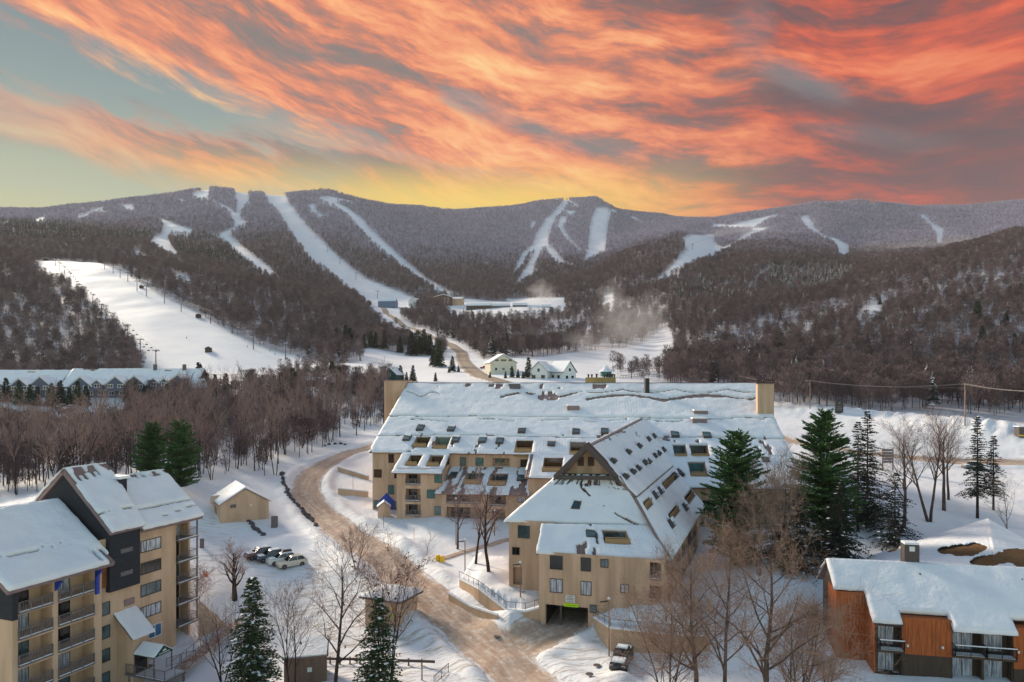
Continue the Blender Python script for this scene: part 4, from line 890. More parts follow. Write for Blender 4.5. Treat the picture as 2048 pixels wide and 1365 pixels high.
def m_main(us, vs, PX, PY, C):
    n = fbm(us * .35, vs * .6, 3); k = np.ones(us.shape, bool)
    for b0, am in ((14.9, .35), (22.2, .4)):       # ledges where the blanket has slipped
        k &= ~(np.abs(vs - b0 * 1.105 - am * fbm(us * .12 + b0, us * 0, 3) * 2) < .20)
    k &= ~((np.abs(PY - (842 + 2.5 * np.sin(PX / 23.)) - 3 * n) < .9) & (n > .02) & (PX > 820))
    w = (PX > 1172) & (PX < 1512)
    arc = 801 - 9.5 * np.abs(np.cos((PX - 1245) * math.pi / 165)) ** 1.3 + 3 * n
    k &= ~(w & (np.abs(PY - arc) < 2.6 + 2.4 * n))
    sm = 786.5 - ((((PX - 1140) % 105) - 52) / 52) ** 2 * 6
    k &= ~(w & (np.abs(PY - sm) < 1.2))
    k &= ~((PX > 860) & (PX < 1010) & (PY < 776) & (PY > 768.5) & (fbm(us * .9 + 9, vs * .1, 2) > .16))
    k &= ~((PX > 990) & (PX < 1240) & (PY < 780) & (PY > 769) & (fbm(us * .5, vs * .1, 2) > .10))
    k &= ~((PX > 1000) & (PX < 1175) & (np.abs(PY - 792 - 5 * np.sin(PX / 19.)) < 2.6) & (n > -.05))
    k &= ~((PX > 1075) & (PX < 1115) & (PY > 783) & (PY < 803) & (fbm(us * 1.3, vs * .4, 2) > -.02))
    k &= ~((PX > 815) & (PX < 880) & (np.abs(PY - 790 + 4 * np.sin(PX / 8)) < 1.1))
    k &= ~((vs > 23.5) & (fbm(us * .8 + 40, vs * .25, 3) > .42))
    return k
snow(lodge, R1, h1, t=.30, cell=.34, mask=m_main, seed=1)
for i, q in enumerate(h1): roof_balcony(lodge, R1, q, glass=[M_glassd, M_teal, M_glassd, M_glassd, M_glass, M_glass][i])
for i, (x, y) in enumerate([(841.3,859.5),(903,861),(1044,864.5),(1152,866.5),(1209.5,866),(814.7,880),(911.8,883),(965.4,884),(1000,885.7),(1103,890.6),(1350,872.5),(1413.5,874)]):
    skylight(lodge, R1, x, y, su=1.5, sv=2.2, snowy=.22 + .3 * ((i * 3) % 4) / 4, hh=.72, seed=i)
# ridge cap, end towers, vents and pots
rc = MB(); rc.hexa([MF(0, .35, -.98), MF(79.8, .35, -.98), MF(79.8, -.35, -.98), MF(0, -.35, -.98), MF(0, .25, -.62), MF(79.8, .25, -.62), MF(79.8, -.25, -.62), MF(0, -.25, -.62)]); part('ridge_cap', rc, M_fascia, lodge)
for a0, a1, b0, b1, zt in ((-4.75, -.02, -4, 3, -.25), (76.7, 79.9, 11.9, 13.6, -.85)):
    t_ = MB(); t_.box(a0, a1, b0, b1, -26, zt, MF); o = part('stair_tower', t_, M_tan, lodge)
    c_ = MB(); c_.box(a0 - .15, a1 + .15, b0 - .15, b1 + .15, zt + .003, zt + .2, MF); part('coping', c_, M_fascia, o)
def pots(parent, fr, spots, z):
    for x, y, s in spots:
        q = MB(); q.lathe(fr(x, y, z), [(.22 * s, 0), (.22 * s, .55 * s), (.36 * s, .6 * s), (.36 * s, .75 * s), (.15 * s, .95 * s)], 8); part('vent_pot', q, M_black2, parent)
ch = MB(); ch.box(41.6, 48.6, -6, -3, -4, .55, MF); cho = part('chimney', ch, M_olive, lodge); pots(cho, MF, [(42.3, -3.6, .8), (43.1, -3.6, .8), (44.2, -3.6, .9), (46, -3.6, .8), (46.6, -3.6, 1), (47.2, -3.6, 1), (47.8, -3.6, .9), (48.3, -3.6, .8)], .55)
tp = MB(); tp.box(76.4, 80.2, 11.6, 13.9, -.64, -.46, MF); pl = part('chimney_cap', tp, M_brown, lodge); pots(pl, MF, [(76.8 + k * .43, 12.7, .6) for k in range(8)], -.46)
roof_box(lodge, R1, 1019, 768, 1041, 781, 1, M_steel); roof_box(lodge, R1, 1134.5, 812, 1159, 825, 1, M_fascia); roof_box(lodge, R1, 1388, 822, 1416, 832, 1, M_fascia); roof_box(lodge, R1, 1385, 838, 1414, 850, 1, M_fascia)
roof_box(lodge, R1, 1291, 757, 1299, 788, 1, M_black2, name='flue', cap=False)
# right extension of the slope
R2 = Patch(MF(56, 28.02, mz(28) - .05), MF(79.9, 28.02, mz(28) - .05), MF(79.9, 37.2, mz(37.2)), MF(56, 37.2, mz(37.2)))
h2 = [R2.rect(1380, 926.8, 1410.3, 954)]; deck(lodge, R2, h2); snow(lodge, R2, h2, cell=.34, seed=2, mask=lambda us, vs, PX, PY, C: fbm(us * .5 + 3, vs * .2, 3) < .45); roof_balcony(lodge, R2, h2[0], glass=M_teal)
skylight(lodge, R2, 1530, 905.6 + 16, su=1.3, sv=2.0); 
wq = Wall(MF(32.2, 27.0, 0), MF(79, 27.0, 0)); part('wall', wall_mesh(wq, 0, 46, -27, -13.95), M_tan, lodge)
eb = MB(); eb.prism([MF(57, 27.1, -17.6), MF(57, 36, mz(36) - .45), MF(57, 36, -27), MF(57, 27, -27)], (MU * 22.2).to_3d()); part('wall', eb, M_tan, lodge)
we = Wall(MF(57, 36.05, 0), MF(79, 36.05, 0))
for k in range(5):
    for z in (-21.6, -24.5): window(lodge, we, 1.5 + k * 4.2, 3.6 + k * 4.2, z - 1.0, z + .6, M_glassd if (k + (z < -22)) % 2 else M_teal, (.5,))
# left front: wall with windows under the main eave
wl = Wall(MF(.45, 27.06, 0), MF(7.3, 27.06, 0)); part('wall', wall_mesh(wl, 0, 6.8, -26, -13.65), M_tan, lodge)
for q, gl in [((777.3,909.3,787.3,925.5), M_glassd), ((748.6,939.7,762.9,955), M_glassd), ((789,941,798,956.7), M_glassd), ((776.8,971,787.8,988.6), M_teal), ((748,1001.5,757.4,1016.5), M_teal), ((789.8,1003.5,797,1018), M_teal)]: win_px(lodge, wl, *q, gl, fr=.06)
# bay 1 (projecting, lower roof piece)
B1 = Patch(MF(6.9, 28.03, mz(28) - .06), MF(16.3, 28.03, mz(28) - .06), MF(16.1, 34.5, mz(34.5)), MF(6.6, 34.5, mz(34.5)))
hb = [B1.rect(816, 911.3, 839, 933), B1.rect(858.3, 913, 882, 934.2)]; deck(lodge, B1, hb); snow(lodge, B1, hb, cell=.3, seed=3, t=.28)
for q in hb: roof_balcony(lodge, B1, q)
def bay(a0, a1, b1, ztop, zbot, holes, wins, gl, ins=.0):
    w = Wall(MF(a0, b1, 0), MF(a1, b1, 0)); hs = [(*w.rect(*h), 1.7) for h in holes]; hs = [(max(h[0], .1), min(h[1], w.L - .1), *h[2:]) for h in hs]
    m = wall_mesh(w, 0, w.L, zbot, ztop, hs); s0, s1 = Wall(MF(a0, b1, 0), MF(a0, 26.5, 0)), Wall(MF(a1, b1, 0), MF(a1, 26.5, 0))
    wall_mesh(s0, 0, s0.L, zbot, ztop, (), m); wall_mesh(s1, 0, s1.L, zbot, ztop, (), m); part('wall', m, M_tan, lodge)
    for h in hs: balcony_front(lodge, w, h, glass=gl)
    for q, g_ in wins: win_px(lodge, w, *q, g_, fr=.06)
    return w
bay(7.3, 15.9, 33.7, -16.4, -26.4, [(811,946.7,840.8,968.6),(811,977.9,840.8,1001.5),(811,1009,841.3,1031)], [((869.5,949,883.2,965.4), M_teal), ((854.5,980.3,869.5,996.5), M_teal), ((870,1013.5,884,1029.4), M_teal)], M_glassd)
# recessed part with the bare metal terrace roof
wu = Wall(MF(15.9, 27.05, 0), MF(32, 27.05, 0)); hs = [(*wu.rect(985.3,917,1019,934), 1.5)]; part('wall', wall_mesh(wu, 0, wu.L, -17.6, -14.0, hs), M_tan, lodge); balcony_front(lodge, wu, hs[0], M_railtan, glass=M_teal, h=.8)
for q, gl in [((920.6,915.5,931.3,931.8), M_glass), ((951.7,916.5,966.6,931.8), M_teal), ((1041.4,920,1054,934), M_glassd)]: win_px(lodge, wu, *q, gl, fr=.06)
R3 = Patch(MF(15.95, 27.1, -16.9), MF(32.1, 27.1, -16.9), MF(32.3, 35.3, -20.7), MF(15.0, 35.3, -20.7)); h3 = [R3.rect(931.3,946.7,962.9,969), R3.rect(980.3,949.2,1013.5,971.6)]
deck(lodge, R3, h3); snow(lodge, R3, h3, t=.13, cell=.3, seed=5, rough=.5, mask=lambda us, vs, PX, PY, C: fbm(us * 1.1, vs * .22, 3) < .08)
for q in h3: roof_balcony(lodge, R3, q, glass=M_glass)
for x, y in ((907, 952), (1042, 958)): skylight(lodge, R3, x, y, su=1.5, sv=2, snowy=0, hh=.4)
bay(15.9, 32, 34.2, -20.6, -26.8, [(893,984.8,961.7,1005.3),(977.9,988.8,1011.5,1010.2),(893,1015,964,1039),(984,1019,1010,1041)], [((1036.4,991.3,1050,1005.3), M_curt)], M_glassd)
# bay 3
B3 = Patch(MF(31.6, 28.03, mz(28) - .06), MF(40.6, 28.03, mz(28) - .06), MF(40.4, 35.3, mz(35.3)), MF(31.4, 35.3, mz(35.3))); h4 = [B3.rect(1086, 916.8, 1123.6, 944.2)]
deck(lodge, B3, h4); snow(lodge, B3, h4, cell=.3, seed=6, t=.2, mask=lambda us, vs, PX, PY, C: (us > 1.0) | (fbm(us * 2, vs * .3, 2) > .1)); roof_balcony(lodge, B3, h4[0])
bay(32.05, 40, 34.4, -16.9, -27, [(1096, 966, 1112, 980)], [], M_glassd)
# ---- front wing
def C_(px, py, d): return P(px, py, d)
PA = Patch(C_(1173,895,97), C_(1285,837,143.7), C_(1347,929,128), C_(1272,992,93.5))
PB = Patch(C_(1272,994,93.2), C_(1347,931,127.5), C_(1407,1014,117), C_(1341,1120,85.2))
PC = Patch(C_(1120,950,98.5), C_(1238,952,96), C_(1302,1050,90.8), C_(1010,1043,94))
PD = Patch(C_(1083,1049,92), C_(1302,1053,90.6), C_(1341,1120,85.2), C_(1072,1106,88.1))
G0, RB = C_(1173,895,97), C_(1285,837,143.7); GLp = C_(1120,950,98.5)
PE = Patch(RB, G0, GLp, RB + Vector((-5.4, 1.8, -5.2))); PF = Patch(RB + Vector((-5.4, 1.8, -5.2)), GLp, C_(1010,1043,94), RB + Vector((-11.5, -6, -11)))
hB = [PB.rect(1284, 1000, 1305, 1018), PB.rect(1322, 963, 1339, 978), PB.rect(1333, 952, 1351, 967), PB.rect(1331, 1018, 1362, 1037), PB.rect(1364, 985, 1392, 1005)]
hD = [PD.rect(1208, 1064, 1254.5, 1090)]
M_dk = [M_metal]
for p, hs_, sd_, t_ in ((PA, [], 11, .3), (PB, hB, 12, .32), (PC, [], 13, .3), (PD, hD, 14, .35), (PE, [], 15, .3), (PF, [], 16, .3)): 
    deck(lodge, p, hs_)
    def mk(us, vs, PX, PY, C, sd_=sd_):
        n = fbm(us * .5 + sd_, vs * .5, 3); k = np.ones(us.shape, bool)
        if sd_ == 11: k &= ~((us < 28) & (vs < 1.3 + 1.4 * n) & (us > 8) & (n > .0)); k &= ~(vs < .5); k &= ~((np.hypot(PX - 1272, (PY - 872) * 1.3) < 9) & (n > .0))
        if sd_ == 13: k &= ~((vs < 2.4) & (fbm(us * 2.2, vs * .25, 3) > .02)); k &= ~((np.abs(PY - 973 - .1 * (PX - 1173)) < 1.2) & (n > .1)); k &= ~((np.abs(vs - (us - 5.5) * .9) < .3) & (us > 6.6) & (n > 0))
        if sd_ == 14: k &= ~((PX > 1152) & (PX < 1172) & (PY > 1094 - (PX - 1152) * .4) & (n > -.2)); k &= ~((PX > 1172) & (PX < 1202) & (fbm(us * 3, vs * .3, 2) > .2))
        if sd_ == 12: k &= ~((vs < .35))
        return k
    snow(lodge, p, hs_, t=t_, cell=.27, mask=mk, seed=sd_, over=.2, rough=.8)
for q in hB: roof_balcony(lodge, PB, q, rm=M_railtan)
roof_balcony(lodge, PD, hD[0], glass=M_glass)
skylight(lodge, PC, 1154, 1013, su=1.35, sv=1.9, snowy=.2, hh=.45); skylight(lodge, PD, 1181.5, 1069.5, su=1.4, sv=1.9, snowy=.35, hh=.45)
def z2(l): return [(1140 + a / 4.014, 720 + b / 4.014) for a, b in l]
for i, (x, y) in enumerate(z2([(330,810),(455,735),(545,685),(620,630),(665,605),(430,935),(490,895),(535,865),(590,820),(620,810),(670,765),(700,745),(740,715)])): skylight(lodge, PA, x, y + 5, su=1.45, sv=1.7, snowy=.5, hh=.85, seed=i)
for i, (x, y) in enumerate(z2([(830,920),(862,890),(880,905),(665,1080),(705,1045),(905,1175),(790,1310)])): skylight(lodge, PB, x, y + 5, su=1.45, sv=1.7, snowy=.5, hh=.85, seed=i)
# hip and ridge boards
for a, b in ((C_(1240,955,94.6), C_(1341,1120,85.2)), (G0, RB)):
    r_ = MB(); r_.tube(a + Vector((0, 0, .16)), b + Vector((0, 0, .16)), .09, n=5); part('ridge_cap', r_, M_fascia, lodge)
# gable: dark barge boards, inset tan wall and two louvres
gb = MB(); T0, TL, TR = C_(1172, 887, 96.0), C_(1107, 951, 97.5), C_(1236, 953, 94.2); inn = lambda q, c: q.lerp(c, .17)
cen = (T0 + TL + TR) / 3; dd = Vector((.28, .96, 0)) * .5
for a, b in ((TL, T0), (T0, TR)):
    a2, b2 = a + Vector((0, 0, -.85)), b + Vector((0, 0, -.95)); gb.prism([a, b, b2, a2], dd)
gb.prism([TL + Vector((.6, 0, -.02)), TR + Vector((-.6, 0, -.02)), TR + Vector((-.3, 0, -.55)), TL + Vector((.3, 0, -.55))], dd * .8)
part('barge_board', gb, M_dark, lodge)
gi_ = MB(); bk = Vector((.28, .96, 0)) * 2.2; gi_.prism([TL + bk, TR + bk, T0 + bk], bk * .05); part('gable_wall', gi_, M_tan, lodge)
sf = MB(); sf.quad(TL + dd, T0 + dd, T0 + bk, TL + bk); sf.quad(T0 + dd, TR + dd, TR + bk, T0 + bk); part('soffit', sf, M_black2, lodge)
for x0, x1 in ((1156, 1168), (1176, 1188)):
    lv = MB(); wz = Wall((TL + bk)[:2], (TR + bk)[:2]); a0, a1, zb, zt = wz.rect(x0, 914 if x0 < 1160 else 914, x1, 932)
    for k in range(7): z_ = zb + (zt - zb) * k / 7; lv.box(a0, a1, .06, .12, z_, z_ + (zt - zb) / 9, lambda x, y, z: wz.pt(x, z, y))
    part('louvre', lv, M_brown, lodge)
# wing walls
WUv = Vector((.960, -.281)); FA = Vector((3.39, 88.0)); FB = FA + WUv * 15.4
wf = Wall(FA, FB); gar = (1091, 1212.5, 1176, 1252)
hg = [(*wf.rect(*gar), 14.0)]; hg[0] = (hg[0][0], hg[0][1], -31.2, hg[0][3], 14.0)
hbz = [(*wf.rect(1299.5,1125.7,1322,1158), 1.7), (*wf.rect(1299.5,1172,1322,1200), 1.7)]
m_ = wall_mesh(wf, 0, wf.L, -32.5, -21.55, hbz + hg)
part('wall', m_, M_tan, lodge)
for h in hbz: balcony_front(lodge, wf, h)
gl_ = MB(); a0, a1, zb, zt, _ = hg[0]; gl_.box(a0 + .01, a1 - .01, -13.9, -.4, zt - .02, zt + .4, lambda x, y, z: wf.pt(x, z, y))
gl_.box(a0 + 1.75, a0 + 2.0, -.6, -.35, zb, zt - .03, lambda x, y, z: wf.pt(x, z, y)); part('garage_lintel', gl_, M_dark, lodge)
dkb = MB(); fq = lambda a, z, o: wf.pt(a, z, o)  # black liner over the recess walls, painting in the shade of the garage interior
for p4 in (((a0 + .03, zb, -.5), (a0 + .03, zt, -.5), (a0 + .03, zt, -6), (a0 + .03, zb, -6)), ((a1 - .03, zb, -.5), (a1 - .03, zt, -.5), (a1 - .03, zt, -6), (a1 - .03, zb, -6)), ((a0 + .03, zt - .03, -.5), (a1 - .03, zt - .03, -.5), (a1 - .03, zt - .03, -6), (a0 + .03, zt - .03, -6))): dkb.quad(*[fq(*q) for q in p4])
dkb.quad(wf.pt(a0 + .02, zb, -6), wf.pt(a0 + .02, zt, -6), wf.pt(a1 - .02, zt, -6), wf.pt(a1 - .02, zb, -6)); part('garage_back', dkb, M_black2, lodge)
for q, gl, mu in [((1100.9,1112.8,1124.4,1138.2), M_glassd, (.45,)), ((1162.6,1116.8,1181,1141.7), M_glassd, (.4,)), ((1202,1119.8,1215.8,1134.2), M_glass, (.5,)), ((1101,1159,1124.7,1184.5), M_curt, (.5,)), ((1162.6,1164,1181.9,1190), M_curt, (.5,)), ((1242,1170,1256.7,1185.3), M_curt, (.5,)), ((1180.5,1211,1192.6,1224.6), M_glass, ())]: win_px(lodge, wf, *q, gl, mu)
w1 = Wall(P(1018, 1100, 94)[:2], u=WUv); h_ = [(*w1.rect(1026,1135,1044.5,1170), 1.2)]; part('wall', wall_mesh(w1, 0, 6.0, -30, -18.75, h_), M_tan, lodge); m_ = MB(); ws = Wall(w1.pt(0, 0)[:2], u=(.281, .96)); wall_mesh(ws, 0, 24, -30, -18.75, (), m_)
ws2 = Wall(FA, u=(.281, .96)); wall_mesh(ws2, 0, 8, -32, -21.6, (), m_)
part('wall', m_, M_tan, lodge); m_ = MB(); wr = Wall(FB, P(1399, 1014, 116.2)[:2]); hr = [(2.2 + k * 6.2, 6.6 + k * 6.2, z, z + 2.2, 1.6) for k in range(5) for z in (-27.6, -24.8)]
wall_mesh(wr, 0, wr.L, -32, -21.0, hr, m_); part('wall', m_, M_tan, lodge)
for h in hr[::1]: balcony_front(lodge, wr, h)
for q, gl in [((1036.7,1052.4,1058.6,1075.7), M_glass), ((1025.5,1095.7,1038.3,1109), M_glassd)]: win_px(lodge, w1, *q, gl)
# snowy scene seen through the passage: its floor and the step below
st = MB(); st.box(-.9, 2.4, -.6, .9, -29.4, -28.1, lambda x, y, z: w1.pt(x, z, y)); part('step', st, M_tan, lodge)
# signs over the garage
def sign_board(root, w, x0, y0, x1, y1, m, name, rows, tm, out=.08, dens=5):
    """board with rows of small marks, as unreadable as they are in the photograph"""
    a0, a1, zb, zt = w.rect(x0, y0, x1, y1); s_ = MB(); fn = lambda x, y, z: w.pt(x, z, y); s_.box(a0, a1, .02, out, zb, zt, fn); o = part(name, s_, m, root)
    t_ = MB(); rg = random.Random(4); H = (zt - zb) / (len(rows) + .6)
    for i, (k0, k1) in enumerate(rows):
        x = a0 + (a1 - a0) * k0; zc = zt - H * (i + .8)
        while x < a0 + (a1 - a0) * k1:
            ww = H * rg.uniform(.25, .55); t_.box(x, x + ww, out + .002, out + .01, zc - H * .28, zc + H * rg.uniform(.15, .3), fn); x += ww + H * .18
    part('lettering', t_, tm, o); return o
sign_board(lodge, wf, 1131.5, 1191, 1150, 1205, M_white, 'notice_board', [(.2, .8), (.15, .85), (.12, .9), (.2, .8)], M_steel)
sign_board(lodge, wf, 1128, 1207.5, 1156.5, 1214, M_signy, 'height_sign', [(.08, .92)], mat('sign_green_lettering', (.10, .30, .01), .7))
# ================================================================== LEFT CONDOMINIUM TOWER BLOCK
CU = Vector((.358, .934)); CN = Vector((.934, -.358)); CO = Vector((-50.1, 70.2))
def CF(a, b, z): p = CO + CU * a + CN * b; return Vector((p.x, p.y, z))
cd = thing('condominium', CF(12, -5, -34), 'condominium at the left edge with stacked balconies, dark gabled stair block and snowy roofs', 'building')
FL = [-20.85, -23.55, -26.2, -28.95, -31.7, -34.4]; BASE = -38
M_tanc = M_tan2
# left balcony stack: front wall with two bays, end wall facing the camera
w = Wall(CF(0, 0, 0), CF(9.9, 0, 0)); w.n = CN.copy()
hs = []
for (a0, a1) in ((.55, 4.15), (4.75, 8.95)):
    for k, z in enumerate(FL[1:] ): hs.append((a0, a1, z, z + 2.35, 1.8))
m = wall_mesh(w, 0, 9.9, BASE, -21.05, hs)
we = Wall(CF(0, 0, 0), CF(0, -20, 0)); wall_mesh(we, 0, 20, BASE, -21.0, (), m); wall_mesh(Wall(CF(9.9, 0, 0), CF(9.9, -1, 0)), 0, 1, BASE, -21.0, (), m)
m.prism([CF(0.02, .9, -21), CF(0.02, -8.6, -14.8), CF(.02, -18, -21)], (CU * 9.8).to_3d())
part('wall', m, M_tanc, cd)
for i, h in enumerate(hs): balcony_front(cd, w, h, glass=[M_glassd, M_curt, M_curt, M_glassd, M_glass][(i * 2 + i // 5) % 5], h=1.05)
# dark cladding at the top corner and the blue brackets
dk = MB(); dk.box(-.05, .5, -2.2, .06, -24.2, -21.0, CF); part('corner_cladding', dk, M_black, cd)
for a in (4.3, 9.0):
    bb = MB(); bb.prism([CF(a, .1, -21.3), CF(a, 1.0, -21.3), CF(a, .1, -22.4)], (CU * .3).to_3d()); part('bracket', bb, M_blue, cd)
bb = MB(); bb.box(9.0, 9.4, .03, .3, -24.1, -21.2, CF); part('corner_post', bb, M_blue, cd)
# recessed wall with small windows and wooden panel; then the dark block and the right hand wall
w2 = Wall(CF(9.9, -1, 0), CF(21.3, -1, 0)); w2.n = CN.copy(); m = wall_mesh(w2, 0, 11.4, BASE, -18.4); part('wall', m, M_tanc, cd)
wp = MB(); wp.box(9.95, 12.0, -.97, -.85, -24.0, -20.9, CF); part('wood_panel', wp, mat('cedar_boards', L(150, 92, 58), .8, .2, noise=(1.5, L(118, 72, 46), .9, (1, 1, 8))), cd)
for k, z in enumerate((-23.0, -25.6, -28.3, -31.0, -33.7)): window(cd, w2, .35, 1.75, z - 1.55, z - .2, M_glass, (.25,), out=.02) if k else window(cd, w2, .2, 1.0, -21.6, -21.0, M_glassd, (), out=.17)
for q in [(.02, 284.2, 1062.4, 317.5, 1078), ]: pass
for (x0, x1, yt, yb) in ((284.5, 317, 1063, 1083), (284.5, 317.5, 1106, 1127), (284, 317.5, 1150, 1171.5), (284, 318, 1195, 1217)):
    a0 = w2.at(x0, 1100)[0]; a1 = w2.at(x1, 1100)[0]; zt = w2.at(x1, yt - 4)[1]; zb = w2.at(x0, yb)[1]
for z, gl in ((-20.15, M_curt), (-22.85, M_glassd), (-25.55, M_glass), (-28.25, M_curt)): window(cd, w2, 6.1, 8.95, z - .95, z + .35, gl, (.25, .75), fr=.08)
window(cd, w2, 7.2, 9.0, -32.0, -30.6, mat('blue_window_glass', (.02, .12, .26), .1, .7), (.5,), fr=.1, fmat=M_white)
gr = MB(); gr.box(13.6, 15.0, -.98, -.9, -27.0, -26.2, CF); part('wall_grille', gr, M_fascia, cd)
# dark stair block
db = MB(); db.prism([CF(11.2, -.35, -24.6), CF(11.2, -.35, -17.9), CF(11.2, -7.8, -11.1), CF(11.2, -15.2, -17.9), CF(11.2, -15.2, -30), CF(11.2, -1.2, -30), CF(11.2, -1.2, -24.6)], (CU * 4.1).to_3d()); part('stair_block', db, M_black, cd)
for z in (-19.9, -22.6):
    v_ = MB(); v_.box(12.6, 14.2, -.34, -.26, z - .5, z, CF); part('vent', v_, M_rail, cd)
# right hand wing body and balconies at its far end
b_ = MB(); b_.prism([CF(15.3, -1.02, -18.3), CF(15.3, -7.8, -13.0), CF(15.3, -14.6, -18.3), CF(15.3, -14.6, BASE), CF(15.3, -1.02, BASE)], (CU * 5.9).to_3d()); 
b_.box(21.2, 23.9, -14.6, -3.0, BASE, -18.0, CF); b_.prism([CF(21.2, -1.02, -18.4), CF(21.2, -7.8, -13.0), CF(21.2, -14.6, -18.4)], (CU * 3.2).to_3d()); part('wall', b_, M_tanc, cd)
fb = MB(); fb.box(23.9, 24.2, -14.6, -1.6, BASE, -18.3, CF); part('end_wall', fb, M_tanc, cd)
for k, z in enumerate((-20.7, -23.55, -26.25, -29.05, -31.9)):
    s_ = MB(); s_.box(21.3, 24.6, -3.0, -.55, z - .2, z, CF); o = part('balcony', s_, M_rail, cd)
    sn = MB(); sn.box(21.35, 24.55, -.75, -.5, z + .003, z + .06, CF); part('snow', sn, M_snow, o)
    railing(o, [CF(21.35, -.62, z), CF(24.5, -.62, z), CF(24.5, -2.9, z)], 1.05, M_rail, bal=.14)
    g_ = MB(); g_.box(21.5, 23.6, -2.98, -2.93, z + .1, z + 2.1, CF); part('window', g_, [M_curt, M_glassd, M_glass, M_glassd, M_glassd][k], o)
ps = MB(); ps.box(24.35, 24.5, -.7, -.55, -32, -18.6, CF); part('corner_post', ps, M_rail, cd)
# roofs
def slab_roof(a0, a1, be, ze, br, zr, bb, holes=(), seed=0, mask=None, t=.42, a1r=None):
    a1r = a1 if a1r is None else a1r
    p = Patch(CF(a0, br, zr), CF(a1r, br, zr), CF(a1, be, ze), CF(a0, be, ze)); deck(cd, p, (), th=.5); snow(cd, p, (), t=t, cell=.3, seed=seed, mask=mask, over=.05)
    p2 = Patch(CF(a1r, br, zr), CF(a0, br, zr), CF(a0, bb, ze), CF(a1, bb, ze)); deck(cd, p2, (), th=.5); snow(cd, p2, (), t=t, cell=.8, seed=seed + 1, over=.05); return p
def mL(us, vs, PX, PY, C):
    n = fbm(us * .3, vs * .5, 3); k = ~((np.abs(vs - 7.6 - .12 * us * 0 - .3 * n) < .13) & (us < 8.6)); k &= ~((us > 10.6) & (vs > 9.7) & (fbm(us * 3, vs * .4, 2) > .05)); k &= ~((np.abs(vs - 2.2 - n) < .12) & (us < 5) & (n > .1)); return k
def mH(us, vs, PX, PY, C):
    n = fbm(us * .4, vs * .4, 3); k = ~((vs < 2.4 + 1.2 * n) & (fbm(us * 2.2 + 4, vs * .3, 2) > -.12)); k &= ~((np.abs(vs - 8.0 - .4 * n) < .13) & ((us < 1.6) | (us > 3.2))); return k
def mR(us, vs, PX, PY, C):
    n = fbm(us * .4 + 9, vs * .4, 3); k = ~((vs < 1.3 + .9 * n) & (fbm(us * 2.2 + 4, vs * .3, 2) > -.1)); k &= ~(np.abs(vs - 6.7 - .2 * n) < .12); k &= ~((np.abs(vs - 9.0 + .12 * us - .2 * n) < .1) & (us > 3)); return k
slab_roof(-1.5, 10.2, 1.75, -20.6, -8.6, -14.3, -18.9, seed=21, mask=mL, a1r=11.0)
slab_roof(11.0, 15.6, .25, -17.55, -7.8, -10.6, -15.8, seed=23, mask=mH, a1r=16.7)
slab_roof(15.3, 24.7, .25, -18.1, -7.8, -12.5, -15.8, seed=25, mask=mR, a1r=25.6)
dm = MB(); dm.box(15.9, 16.9, -6.6, -4.4, -14.5, -12.3, CF); o = part('roof_vent', dm, M_black, cd); dc = MB(); dc.box(15.6, 17.1, -6.9, -4.1, -12.29, -11.95, CF); part('snow_cap', dc, M_snow, o)
# entrance porch: sloping snowy slab, vestibule, green canopy, deck and stairs
ve = MB(); ve.prism([CF(12.7, -1, -36.5), CF(12.7, 1.5, -36.5), CF(12.7, 1.5, -30.1), CF(12.7, -1, -28.0)], (CU * 2.2).to_3d()); part('vestibule', ve, M_tanc, cd)
PP = Patch(CF(12.2, -1, -27.4), CF(15.3, -1, -27.4), CF(15.3, 1.95, -29.95), CF(12.2, 1.95, -29.95)); deck(cd, PP, (), th=.2, name='porch_roof'); snow(cd, PP, (), t=.16, cell=.25, rough=.3, seed=31)
ca = MB(); A, B_, T_ = CF(12.6, 4.9, -31.9), CF(15.3, 4.9, -31.9), CF(13.95, 4.9, -30.9); bkv = (-CN * 3.2).to_3d()
for q0, q1 in ((A, T_), (T_, B_)): ca.prism([q0, q1, q1 + bkv, q0 + bkv], (0, 0, -.1))
cao = part('canopy', ca, M_green, cd)
sg = MB(); sg.prism([A + (CN * .02).to_3d(), B_ + (CN * .02).to_3d(), T_ + (CN * .02).to_3d()], (CN * .05).to_3d()); gbl = part('gable_sign', sg, M_green, cao)
em = MB(); f0 = lambda x, z: CF(13.95 + x, 4.99, -31.55 + z); em.prism([f0(-.28, .02), f0(-.1, .28), f0(0, .2), f0(.12, .34), f0(.32, .02)], (CN * .01).to_3d())
for k in range(9): em.prism([f0(-.75 + k * .17, -.2), f0(-.64 + k * .17, -.2), f0(-.64 + k * .17, -.08), f0(-.75 + k * .17, -.08)], (CN * .01).to_3d())
part('emblem', em, M_white, gbl)
for q0, q1 in ((A, T_), (T_, B_)):
    PS = Patch(q1 + Vector((0, 0, .01)), q1 + bkv + Vector((0, 0, .01)), q0 + bkv + Vector((0, 0, .01)), q0 + Vector((0, 0, .01))); snow(cd, PS, (), t=.12, cell=.25, rough=.4, seed=33, over=.02)
for a in (12.7, 15.2):
    p_ = MB(); q = CF(a, 4.75, 0); p_.box(a - .06, a + .06, 4.7, 4.82, -34.3, -31.9, CF); part('canopy_post', p_, M_rail, cd)
dr_ = MB(); dr_.box(12.9, 14.6, 1.52, 1.58, -34.25, -32.1, CF); part('door', dr_, M_glassd, cd)
dkk = MB(); dkk.box(12.5, 15.6, .4, 6.6, -34.5, -34.3, CF); 
for a in (12.7, 15.4):
    for b in (1, 6.4): dkk.box(a - .1, a + .1, b - .1, b + .1, -38.5, -34.5, CF)
dko = part('deck', dkk, M_rail, cd)
sd_ = MB(); sd_.box(12.6, 15.5, 2.0, 6.5, -34.295, -34.22, CF); part('snow', sd_, M_snow, dko)
